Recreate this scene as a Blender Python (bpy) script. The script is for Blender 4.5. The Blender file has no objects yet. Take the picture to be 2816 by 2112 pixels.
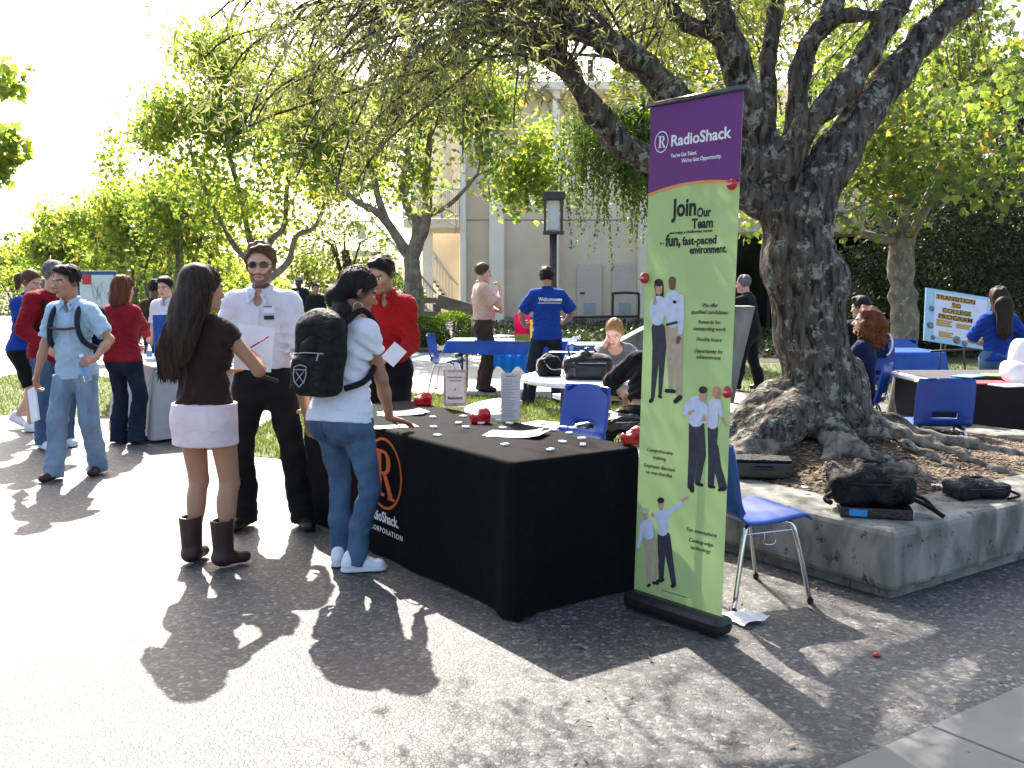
import bpy, bmesh, math, random
import numpy as np
from mathutils import Vector, Matrix

# ---------------------------------------------------------------- camera, sky, sun, exposure
SC = bpy.context.scene
COL = SC.collection
R = math.radians
FPX, CX, CY, HZ, CAMH = 1000.0, 512.0, 384.0, 280.0, 1.6     # focal (px), centre, horizon row, eye height
PITCH = math.atan((CY - HZ) / FPX)
cd = bpy.data.cameras.new("camera"); cam = bpy.data.objects.new("camera", cd); COL.objects.link(cam)
cd.sensor_width = 36.0; cd.lens = 36.0 * FPX / 1024.0; cd.clip_start = 0.05; cd.clip_end = 2000
cam.location = (0, 0, CAMH); cam.rotation_euler = (math.pi / 2 - PITCH, 0, 0)
SC.camera = cam
SUN_EL, SUN_AZ = R(42.5), math.atan2(-0.262, 0.965)           # azimuth clockwise from +Y: ahead, a little left
W = bpy.data.worlds.new("World"); SC.world = W; W.use_nodes = True
_n = W.node_tree.nodes; _l = W.node_tree.links
sky = _n.new("ShaderNodeTexSky"); sky.sky_type = 'NISHITA'; sky.sun_disc = False
sky.sun_elevation = SUN_EL; sky.sun_rotation = SUN_AZ; sky.air_density = 1.0; sky.dust_density = 4.0; sky.ozone_density = 1.0
_n["Background"].inputs[1].default_value = 0.15
_l.new(sky.outputs[0], _n["Background"].inputs[0])
sl = bpy.data.lights.new("sun", 'SUN'); sl.energy = 5.0; sl.angle = R(0.53); sl.color = (1.0, 0.95, 0.86)
sun = bpy.data.objects.new("sun", sl); COL.objects.link(sun)
SUND = Vector((math.sin(SUN_AZ) * math.cos(SUN_EL), math.cos(SUN_AZ) * math.cos(SUN_EL), math.sin(SUN_EL)))
sun.rotation_euler = SUND.to_track_quat('Z', 'Y').to_euler(); sun.location = (0, 0, 30)
vs = SC.view_settings; vs.view_transform = 'Standard'; vs.look = 'None'; vs.gamma = 1.0; vs.exposure = 1.72; vs.use_curve_mapping = False
SC.cycles.max_bounces = 8; SC.cycles.transparent_max_bounces = 12; SC.cycles.use_denoising = True
SC.cycles.sample_clamp_indirect = 6.0

# ---------------------------------------------------------------- helpers
rnd = random.Random(7); nr = np.random.RandomState(11)
_cp, _sp = math.cos(PITCH), math.sin(PITCH)
def ray(px, py):
    u = (px - CX) / FPX; v = (py - CY) / FPX
    return Vector((u, _cp - v * _sp, -_sp - v * _cp))
def gp(px, py, z=0.0):                                       # a pixel of something at height z -> world point
    d = ray(px, py); t = (z - CAMH) / d.z
    return Vector((d.x * t, d.y * t, z))
def at(px, py, Y):                                           # a pixel of something at distance Y -> world point
    d = ray(px, py); t = Y / d.y
    return Vector((d.x * t, Y, CAMH + d.z * t))
AX = Vector((math.cos(R(35)), math.sin(R(35)), 0)); BX = Vector((-AX.y, AX.x, 0))   # the site's two directions

def lin(c):
    if isinstance(c, str):
        c = [int(c[i:i + 2], 16) / 255 for i in (0, 2, 4)]
        c = [x / 12.92 if x <= .04045 else ((x + .055) / 1.055) ** 2.4 for x in c]
    return (c[0], c[1], c[2], 1.0)

MATS = {}
def mat(name, col, rough=.75, var=.18, vs_=14, bump=.0, bs=60, metal=0., spec=.35, col2=None, trans=0., stretch=None, sheen=0., vcol=None, alpha=1., coat=0., dist=.01, fold=0., fs=7.):
    """a principled material with noise in its colour and relief"""
    if name in MATS: return MATS[name]
    m = bpy.data.materials.new(name); m.use_nodes = True; N = m.node_tree.nodes; L = m.node_tree.links
    b = N["Principled BSDF"]; b.inputs["Roughness"].default_value = rough; b.inputs["Metallic"].default_value = metal
    b.inputs["Specular IOR Level"].default_value = spec; b.inputs["Sheen Weight"].default_value = sheen
    b.inputs["Coat Weight"].default_value = coat
    tc = N.new("ShaderNodeTexCoord"); src = tc.outputs["Object"]
    if stretch:
        mp = N.new("ShaderNodeMapping"); mp.inputs["Scale"].default_value = stretch; L.new(src, mp.inputs[0]); src = mp.outputs[0]
    nz = N.new("ShaderNodeTexNoise"); nz.inputs["Scale"].default_value = vs_; nz.inputs["Detail"].default_value = 6; L.new(src, nz.inputs["Vector"])
    c = lin(col)
    if vcol:
        at_ = N.new("ShaderNodeAttribute"); at_.attribute_name = vcol
        mx = N.new("ShaderNodeMix"); mx.data_type = 'RGBA'; mx.blend_type = 'MULTIPLY'; mx.inputs[0].default_value = 1
        rp = N.new("ShaderNodeMapRange"); rp.inputs[3].default_value = 1 - var; rp.inputs[4].default_value = 1 + var
        L.new(nz.outputs[0], rp.inputs[0]); L.new(at_.outputs["Color"], mx.inputs[6]); L.new(rp.outputs[0], mx.inputs[7])
        L.new(mx.outputs[2], b.inputs["Base Color"]); colout = mx.outputs[2]
    else:
        cr = N.new("ShaderNodeValToRGB"); e = cr.color_ramp.elements
        c2 = lin(col2) if col2 else tuple(min(1, x * (1 + var)) for x in c[:3]) + (1,)
        c1 = c if col2 else tuple(x * (1 - var) for x in c[:3]) + (1,)
        e[0].position = .3; e[0].color = c1; e[1].position = .7; e[1].color = c2
        L.new(nz.outputs[0], cr.inputs[0]); L.new(cr.outputs[0], b.inputs["Base Color"]); colout = cr.outputs[0]
    if bump:
        n2 = N.new("ShaderNodeTexNoise"); n2.inputs["Scale"].default_value = bs; n2.inputs["Detail"].default_value = 5; L.new(src, n2.inputs["Vector"])
        bp = N.new("ShaderNodeBump"); bp.inputs["Strength"].default_value = bump; bp.inputs["Distance"].default_value = dist
        L.new(n2.outputs[0], bp.inputs["Height"]); L.new(bp.outputs[0], b.inputs["Normal"])
        if fold:                                             # soft creases
            n3 = N.new("ShaderNodeTexNoise"); n3.inputs["Scale"].default_value = fs; n3.inputs["Detail"].default_value = 3; n3.inputs["Distortion"].default_value = 1.6; L.new(tc.outputs["Object"], n3.inputs["Vector"])
            b3 = N.new("ShaderNodeBump"); b3.inputs["Strength"].default_value = fold; b3.inputs["Distance"].default_value = .05; L.new(n3.outputs[0], b3.inputs["Height"]); L.new(b3.outputs[0], bp.inputs["Normal"])
    if trans:
        tr = N.new("ShaderNodeBsdfTranslucent"); L.new(colout, tr.inputs[0]); ms = N.new("ShaderNodeMixShader"); ms.inputs[0].default_value = trans
        out = N["Material Output"]; L.new(b.outputs[0], ms.inputs[1]); L.new(tr.outputs[0], ms.inputs[2]); L.new(ms.outputs[0], out.inputs[0])
    if alpha < 1: b.inputs["Alpha"].default_value = alpha
    MATS[name] = m
    return m

def leafmat(name, ramp, trans=.5, rough=.5, tboost=1.6):
    """leaf faces: each leaf takes its own colour of the ramp; light comes through"""
    m = bpy.data.materials.new(name); m.use_nodes = True; N = m.node_tree.nodes; L = m.node_tree.links
    b = N["Principled BSDF"]; b.inputs["Roughness"].default_value = rough; b.inputs["Specular IOR Level"].default_value = .4
    g = N.new("ShaderNodeNewGeometry"); cr = N.new("ShaderNodeValToRGB"); cr.color_ramp.interpolation = 'LINEAR'
    e = cr.color_ramp.elements
    while len(e) < len(ramp): e.new(.5)
    for i, (p, c) in enumerate(ramp): e[i].position = p; e[i].color = lin(c)
    L.new(g.outputs["Random Per Island"], cr.inputs[0]); L.new(cr.outputs[0], b.inputs["Base Color"])
    tr = N.new("ShaderNodeBsdfTranslucent"); mx = N.new("ShaderNodeMix"); mx.data_type = 'RGBA'; mx.blend_type = 'MULTIPLY'; mx.inputs[0].default_value = 1
    mx.inputs[7].default_value = (tboost * 1.12, tboost * 1.12, tboost * .5, 1); L.new(cr.outputs[0], mx.inputs[6]); L.new(mx.outputs[2], tr.inputs[0])
    ms = N.new("ShaderNodeMixShader"); ms.inputs[0].default_value = trans
    L.new(b.outputs[0], ms.inputs[1]); L.new(tr.outputs[0], ms.inputs[2]); L.new(ms.outputs[0], N["Material Output"].inputs[0])
    return m

def obj(name, me, parent=None, m=None, loc=None, rot=None, smooth=None):
    o = bpy.data.objects.new(name, me); COL.objects.link(o)
    if parent is not None: o.parent = parent
    if m is not None and me is not None:
        if isinstance(m, (list, tuple)):
            for k in m: me.materials.append(k)
        elif not me.materials: me.materials.append(m)
    if loc is not None: o.location = loc
    if rot is not None: o.rotation_euler = rot
    if smooth and me is not None: me.polygons.foreach_set("use_smooth", [True] * len(me.polygons))
    return o
def tag(o, label=None, cat=None, group=None, kind=None):
    if label: o["label"] = label
    if cat: o["category"] = cat
    if group: o["group"] = group
    if kind: o["kind"] = kind
    return o
def thing(name, label, cat, loc=(0, 0, 0), rz=0., group=None):
    return tag(obj(name, None, loc=loc, rot=(0, 0, rz)), label, cat, group)
def pymesh(name, V, F, m=None):
    me = bpy.data.meshes.new(name); me.from_pydata([tuple(v) for v in V], [], [tuple(f) for f in F]); me.update()
    if m: me.materials.append(m)
    return me
def npmesh(name, V, F, smooth=True):
    """V (n,3), F (m,k) with one face size"""
    me = bpy.data.meshes.new(name); V = np.ascontiguousarray(V, np.float32); F = np.ascontiguousarray(F, np.int32)
    k = F.shape[1]; me.vertices.add(len(V)); me.vertices.foreach_set("co", V.ravel())
    me.loops.add(F.size); me.loops.foreach_set("vertex_index", F.ravel())
    me.polygons.add(len(F)); me.polygons.foreach_set("loop_start", np.arange(0, F.size, k, dtype=np.int32))
    me.polygons.foreach_set("use_smooth", np.full(len(F), smooth)); me.update(calc_edges=True); me.validate()
    return me
class MB:
    """collects boxes, bars and tubes into one mesh"""
    def __init__(s): s.V = []; s.F = []; s.S = []
    def add(s, V, F, smooth=False):
        o = len(s.V); s.V += [Vector(v) for v in V]; s.F += [tuple(i + o for i in f) for f in F]; s.S += [smooth] * len(F); return s
    def box(s, c, d, M=None, bev=0.):
        x, y, z = d[0] / 2, d[1] / 2, d[2] / 2
        if bev:
            bm = bmesh.new(); bmesh.ops.create_cube(bm, size=1)
            for v in bm.verts: v.co = Vector((v.co.x * d[0], v.co.y * d[1], v.co.z * d[2]))
            bmesh.ops.bevel(bm, geom=bm.edges[:], offset=bev, segments=2, affect='EDGES', profile=.5)
            bm.verts.index_update(); V = [v.co.copy() for v in bm.verts]; F = [[v.index for v in f.verts] for f in bm.faces]; bm.free()
        else:
            V = [Vector((a * x, b * y, e * z)) for e in (-1, 1) for b in (-1, 1) for a in (-1, 1)]
            F = [(0, 2, 3, 1), (4, 5, 7, 6), (0, 1, 5, 4), (2, 6, 7, 3), (0, 4, 6, 2), (1, 3, 7, 5)]
        c = Vector(c)
        return s.add([(M @ v if M else v) + c for v in V], F)
    def prism(s, poly, z0, z1):
        n = len(poly); V = [(p[0], p[1], z0) for p in poly] + [(p[0], p[1], z1) for p in poly]
        F = [tuple(range(n - 1, -1, -1)), tuple(range(n, 2 * n))] + [(i, (i + 1) % n, n + (i + 1) % n, n + i) for i in range(n)]
        return s.add(V, F)
    def tube(s, pts, r, n=8, cap=True):
        pts = [Vector(p) for p in pts]; rr = r if isinstance(r, (list, tuple)) else [r] * len(pts)
        V = []; F = []; up = None
        for i, p in enumerate(pts):
            t = (pts[min(i + 1, len(pts) - 1)] - pts[max(i - 1, 0)])
            t = t.normalized() if t.length > 1e-9 else Vector((0, 0, 1))
            if up is None: up = Vector((1, 0, 0)) if abs(t.x) < .8 else Vector((0, 1, 0))
            a = up - t * up.dot(t); a.normalize(); b = t.cross(a); up = a
            for k in range(n):
                q = 2 * math.pi * k / n; V.append(p + (a * math.cos(q) + b * math.sin(q)) * rr[i])
        for i in range(len(pts) - 1):
            for k in range(n):
                k2 = (k + 1) % n; F.append((i * n + k, i * n + k2, (i + 1) * n + k2, (i + 1) * n + k))
        if cap: F += [tuple(range(n - 1, -1, -1)), tuple((len(pts) - 1) * n + k for k in range(n))]
        return s.add(V, F, True)
    def lathe(s, prof, c=(0, 0, 0), n=24):
        V = []; F = []; c = Vector(c)
        for (r, z) in prof:
            for k in range(n): V.append(c + Vector((r * math.cos(2 * math.pi * k / n), r * math.sin(2 * math.pi * k / n), z)))
        for i in range(len(prof) - 1):
            for k in range(n): k2 = (k + 1) % n; F.append((i * n + k, i * n + k2, (i + 1) * n + k2, (i + 1) * n + k))
        return s.add(V, F, True)
    def build(s, name, m, parent=None, loc=None, rot=None):
        me = pymesh(name, s.V, s.F); me.polygons.foreach_set("use_smooth", s.S)
        return obj(name, me, parent, m, loc, rot)
def rotz(a): return Matrix.Rotation(a, 3, 'Z')
def spline(P, n=6):
    P = [Vector(p) for p in P]; out = []
    for i in range(len(P) - 1):
        a = P[max(i - 1, 0)]; b = P[i]; c = P[i + 1]; d = P[min(i + 2, len(P) - 1)]
        for k in range(n):
            t = k / n; out.append(.5 * ((2 * b) + (c - a) * t + (2 * a - 5 * b + 4 * c - d) * t * t + (3 * b - a - 3 * c + d) * t ** 3))
    return out + [P[-1]]
def lettering(txt, size, m, parent, loc, rot=(0, 0, 0), name="lettering", align='LEFT', sx=1., bold=0., shear=0., depth=.0004, space=1., lead=1.):
    cu = bpy.data.curves.new(name, 'FONT'); cu.body = txt; cu.size = size; cu.align_x = align; cu.offset = bold * size; cu.shear = shear
    cu.extrude = depth; cu.resolution_u = 3; cu.space_character = space; cu.space_line = lead
    t = bpy.data.objects.new("t", cu); COL.objects.link(t); dg = bpy.context.evaluated_depsgraph_get(); dg.update()
    me = bpy.data.meshes.new_from_object(t.evaluated_get(dg)); bpy.data.objects.remove(t); bpy.data.curves.remove(cu)
    me.materials.clear()
    o = obj(name, me, parent, m, loc, rot); o.scale = (sx, 1, 1)
    return o

# ---------------------------------------------------------------- implicit surfaces (bodies, cloth, bark)
def waves(n, lo, hi, seed, st=(1, 1, 1)):
    r = np.random.RandomState(seed); k = r.normal(size=(n, 3)); k /= np.linalg.norm(k, axis=1)[:, None]
    k *= r.uniform(lo, hi, n)[:, None] * np.array(st); return k.astype(np.float32), r.uniform(0, 6.28, n).astype(np.float32)
def wnoise(X, Y, Z, wv):
    o = 0
    for k, p in zip(*wv): o = o + np.sin(k[0] * X + k[1] * Y + k[2] * Z + p)
    return o / math.sqrt(len(wv[1]))
def V3(v): return np.array((v[0], v[1], v[2]), np.float32)
def cap(a, b, ra, rb=None, k=.02, flat=None, kf=1., cut=0): return ('cap', V3(a), V3(b), ra, ra if rb is None else rb, k, None if flat is None else V3(flat), kf, cut)
def ell(c, r, k=.02, Rm=None, sub=False): return ('ell', V3(c), np.array(r, np.float32), k, None if Rm is None else np.array(Rm, np.float32), sub)
def plane_cut(p, n): return ('cut', V3(p), V3(n))
def rbox(c, d, r, k=.01, Rm=None): return ('box', V3(c), np.array(d, np.float32) / 2, r, k, None if Rm is None else np.array(Rm, np.float32))
def sdf_mesh(prims, h, disp=None, pad=.03, box=None):
    """dense grid, surface nets. prims in order; disp(X,Y,Z) is added to the distance"""
    lo = []; hi = []
    for p in prims:
        if p[0] == 'cap':
            r = max(p[3], p[4]); lo.append(np.minimum(p[1], p[2]) - r); hi.append(np.maximum(p[1], p[2]) + r)
        elif p[0] == 'ell' and not p[5]: r = p[2].max(); lo.append(p[1] - r); hi.append(p[1] + r)
        elif p[0] == 'box': r = np.linalg.norm(p[2]); lo.append(p[1] - r); hi.append(p[1] + r)
    lo = np.min(lo, 0) - pad; hi = np.max(hi, 0) + pad
    if box is not None: lo = np.maximum(lo, V3(box[0])); hi = np.minimum(hi, V3(box[1]))
    n = np.maximum(np.ceil((hi - lo) / h).astype(int) + 1, 3)
    ax = [(lo[i] + h * np.arange(n[i])).astype(np.float32) for i in range(3)]
    F = np.full(n, 1.0, np.float32)
    for p in prims:
        if p[0] == 'cut':
            d = (ax[0][:, None, None] - p[1][0]) * p[2][0] + (ax[1][None, :, None] - p[1][1]) * p[2][1] + (ax[2][None, None, :] - p[1][2]) * p[2][2]
            np.maximum(F, d, out=F); continue
        if p[0] == 'cap': r = max(p[3], p[4]) + p[5] + 3 * h + .02; a = np.minimum(p[1], p[2]) - r; b = np.maximum(p[1], p[2]) + r
        elif p[0] == 'ell': r = p[2].max() + p[3] + 3 * h + .01; a = p[1] - r; b = p[1] + r
        else: r = np.linalg.norm(p[2]) + p[4] + 3 * h; a = p[1] - r; b = p[1] + r
        i0 = np.clip(((a - lo) / h).astype(int), 0, n - 1); i1 = np.clip(((b - lo) / h).astype(int) + 2, 1, n)
        if (i1 <= i0).any(): continue
        sl = tuple(slice(i0[i], i1[i]) for i in range(3))
        X = ax[0][sl[0]][:, None, None]; Y = ax[1][sl[1]][None, :, None]; Z = ax[2][sl[2]][None, None, :]
        if p[0] == 'cap':
            A, B = p[1], p[2]; D = B - A; L2 = float((D * D).sum()) + 1e-9
            qx, qy, qz = X - A[0], Y - A[1], Z - A[2]
            t = (qx * D[0] + qy * D[1] + qz * D[2]) / L2; tc = np.clip(t, 0, 1)
            qx = qx - tc * D[0]; qy = qy - tc * D[1]; qz = qz - tc * D[2]
            rr = p[3] + (p[4] - p[3]) * tc
            if p[6] is not None:
                f = p[6]; s = qx * f[0] + qy * f[1] + qz * f[2]; g = 1 / p[7] ** 2 - 1
                q2 = qx * qx + qy * qy + qz * qz; d = np.sqrt(np.maximum(q2 + g * s * s, 1e-12))
                d = (d - rr) * (.5 + .5 * p[7])
            else: d = np.sqrt(qx * qx + qy * qy + qz * qz) - rr
            if p[8]:
                Ln = math.sqrt(L2)
                if p[8] & 1: d = np.maximum(d, (t - 1) * Ln)
                if p[8] & 2: d = np.maximum(d, -t * Ln)
            k = p[5]
        elif p[0] == 'ell':
            qx, qy, qz = X - p[1][0], Y - p[1][1], Z - p[1][2]
            if p[4] is not None:
                m = p[4]; qx, qy, qz = (qx * m[0, 0] + qy * m[1, 0] + qz * m[2, 0], qx * m[0, 1] + qy * m[1, 1] + qz * m[2, 1], qx * m[0, 2] + qy * m[1, 2] + qz * m[2, 2])
            r = p[2]; k0 = np.sqrt((qx / r[0]) ** 2 + (qy / r[1]) ** 2 + (qz / r[2]) ** 2); k1 = np.sqrt((qx / r[0] ** 2) ** 2 + (qy / r[1] ** 2) ** 2 + (qz / r[2] ** 2) ** 2) + 1e-6
            d = k0 * (k0 - 1) / k1; k = p[3]
        else:
            qx, qy, qz = X - p[1][0], Y - p[1][1], Z - p[1][2]
            if p[5] is not None:
                m = p[5]; qx, qy, qz = (qx * m[0, 0] + qy * m[1, 0] + qz * m[2, 0], qx * m[0, 1] + qy * m[1, 1] + qz * m[2, 1], qx * m[0, 2] + qy * m[1, 2] + qz * m[2, 2])
            e = [np.abs(q) - (p[2][i] - p[3]) for i, q in enumerate((qx, qy, qz))]
            d = np.sqrt(sum(np.maximum(q, 0) ** 2 for q in e)) + np.minimum(np.maximum(e[0], np.maximum(e[1], e[2])), 0) - p[3]; k = p[4]
        G = F[sl]
        if p[0] == 'ell' and p[5]:
            d = -d; hh = np.maximum(k - np.abs(G - d), 0) / k; F[sl] = np.maximum(G, d) + hh * hh * k / 4
        else:
            hh = np.maximum(k - np.abs(G - d), 0) / k; F[sl] = np.minimum(G, d) - hh * hh * k / 4
    if disp is not None:
        F = F + disp(ax[0][:, None, None], ax[1][None, :, None], ax[2][None, None, :])
    if box is None:
        for s_ in (0, -1): F[s_] = np.maximum(F[s_], .01); F[:, s_] = np.maximum(F[:, s_], .01); F[:, :, s_] = np.maximum(F[:, :, s_], .01)
    # surface nets
    I = (F < 0)
    cnt = np.zeros(n - 1, np.int8)
    for dx in (0, 1):
        for dy in (0, 1):
            for dz in (0, 1): cnt += I[dx:n[0] - 1 + dx, dy:n[1] - 1 + dy, dz:n[2] - 1 + dz]
    act = (cnt > 0) & (cnt < 8); c = np.argwhere(act); idx = np.full(n - 1, -1, np.int32); idx[act] = np.arange(len(c))
    pos = np.zeros((len(c), 3), np.float32); w = np.zeros(len(c), np.float32)
    for axn in range(3):
        o1, o2 = [(1, 2), (0, 2), (0, 1)][axn]
        for u in (0, 1):
            for v in (0, 1):
                a = c.copy(); a[:, o1] += u; a[:, o2] += v; b = a.copy(); b[:, axn] += 1
                fa = F[a[:, 0], a[:, 1], a[:, 2]]; fb = F[b[:, 0], b[:, 1], b[:, 2]]; mk = (fa < 0) != (fb < 0)
                t = np.where(mk, fa / np.where(mk, fa - fb, 1), 0); q = (a - c).astype(np.float32); q[:, axn] += t
                pos += q * mk[:, None]; w += mk
    Vv = (c + pos / w[:, None]) * h + lo
    Q = []
    for axn in range(3):
        o1, o2 = [(1, 2), (2, 0), (0, 1)][axn]
        s0 = [slice(None)] * 3; s1 = [slice(None)] * 3; s0[axn] = slice(0, -1); s1[axn] = slice(1, None)
        A = I[tuple(s0)]; ch = A != I[tuple(s1)]
        e = np.argwhere(ch); ok = (e[:, o1] > 0) & (e[:, o2] > 0) & (e[:, o1] < n[o1] - 1) & (e[:, o2] < n[o2] - 1); e = e[ok]
        ins = A[e[:, 0], e[:, 1], e[:, 2]]
        def g(du, dv):
            q = e.copy(); q[:, o1] -= du; q[:, o2] -= dv; return idx[q[:, 0], q[:, 1], q[:, 2]]
        q = np.stack([g(1, 1), g(0, 1), g(0, 0), g(1, 0)], 1); q[~ins] = q[~ins][:, ::-1]; Q.append(q)
    return Vv, np.concatenate(Q)
def sdf_obj(name, prims, h, m, parent=None, disp=None, colf=None, box=None):
    V, Q = sdf_mesh(prims, h, disp, box=box); me = npmesh(name, V, Q)
    if colf is not None: setcol(me, colf(V))
    return obj(name, me, parent, m)
def setcol(me, C):
    a = me.color_attributes.new("Col", 'FLOAT_COLOR', 'POINT'); C = np.concatenate([C, np.ones((len(C), 1))], 1).astype(np.float32); a.data.foreach_set("color", C.ravel())
# ---------------------------------------------------------------- people
SKINM = mat("skin", (.5, .3, .2), rough=.5, var=.06, vs_=30, bump=.05, bs=120, spec=.4, vcol="Col")
for _k in ("Subsurface Weight",):
    _b = SKINM.node_tree.nodes["Principled BSDF"]; _b.inputs[_k].default_value = .12; _b.inputs["Subsurface Radius"].default_value = (.012, .005, .003)
def cloth(name, col, var=.12, rough=.9, bump=.25, bs=90, sheen=.05, trans=0., fold=.42, **k): return mat("cloth_" + name, col, rough=rough, var=var, vs_=9, bump=bump, bs=bs, sheen=sheen, spec=.12, trans=trans, fold=fold, **k)
def denim(name, col, col2): return mat("denim_" + name, col, rough=.9, col2=col2, vs_=9, bump=.3, bs=160, spec=.12, stretch=(1, 1, .45), fold=.4, fs=5)
def hairmat(name, col, col2): return mat("hair_" + name, col, rough=.6, col2=col2, vs_=70, bump=.5, bs=150, spec=.18, stretch=(1, 1, .12))
LEATHER = mat("shoe_black", (.012, .011, .011), rough=.4, var=.2, bump=.1, bs=80)
SHOE_BROWN = mat("shoe_brown", (.035, .018, .014), rough=.5, var=.25, bump=.1, bs=80)
SHOE_WHITE = mat("shoe_white", (.72, .73, .76), rough=.6, var=.06, bump=.1, bs=90)
SOLE = mat("rubber_sole", (.6, .6, .6), rough=.7, var=.1)

def nrm(v): v = np.array(v, float); return v / (np.linalg.norm(v) + 1e-9)
def ik(a, t, l1, l2, hint):
    a = np.array(a, float); t = np.array(t, float); d = t - a; L = np.linalg.norm(d); L2 = min(L, (l1 + l2) * .998); u = d / L; t = a + u * L2
    x = (l1 * l1 - l2 * l2 + L2 * L2) / (2 * L2); y = math.sqrt(max(l1 * l1 - x * x, 0)); hv = np.array(hint, float); hv = nrm(hv - u * hv.dot(u))
    return a + u * x + hv * y, t
def rotv(v, ax, ang):
    v = np.array(v, float); ax = nrm(ax); return v * math.cos(ang) + np.cross(ax, v) * math.sin(ang) + ax * ax.dot(v) * (1 - math.cos(ang))

def hand_prims(w, d, n, curl, sgn, s=1., spread=0.):
    d = nrm(d); n = np.array(n, float); n = nrm(n - d * n.dot(d)); sv = np.cross(d, n) * sgn; P = []
    P.append(cap(w - d * .012 * s, w + d * .03 * s, .025 * s, .029 * s, .012, n, .75))
    P.append(cap(w + d * .028 * s, w + d * .072 * s, .032 * s, .036 * s, .012, n, .42))
    for i, L in enumerate((.072, .080, .074, .058)):
        b = w + d * (.094 - .004 * abs(i - 1.2)) * s + sv * (.0275 - .0185 * i) * s
        dd = nrm(d + sv * (1.3 - i) * spread); a1 = curl * .9; a2 = curl * 2.0; a3 = curl * 2.7
        d1 = dd * math.cos(a1) + n * math.sin(a1); d2 = dd * math.cos(a2) + n * math.sin(a2); d3 = dd * math.cos(a3) + n * math.sin(a3)
        m1 = b + d1 * L * .45 * s; m2 = m1 + d2 * L * .32 * s; e = m2 + d3 * L * .27 * s
        P += [cap(b - d1 * .012 * s, m1, .0095 * s, .0088 * s, .004), cap(m1, m2, .0088 * s, .0082 * s, .004), cap(m2, e, .0082 * s, .007 * s, .004)]
    tb = w + d * .028 * s + sv * .026 * s; t1 = tb + (d * .55 + sv * .75 + n * .25) * .042 * s; t2 = t1 + (d * .85 + sv * (.35 - curl * .4) + n * (.2 + curl * .5)) * .034 * s
    P += [cap(tb, t1, .0145 * s, .011 * s, .012), cap(t1, t2, .011 * s, .0085 * s, .004)]
    return P

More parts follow.
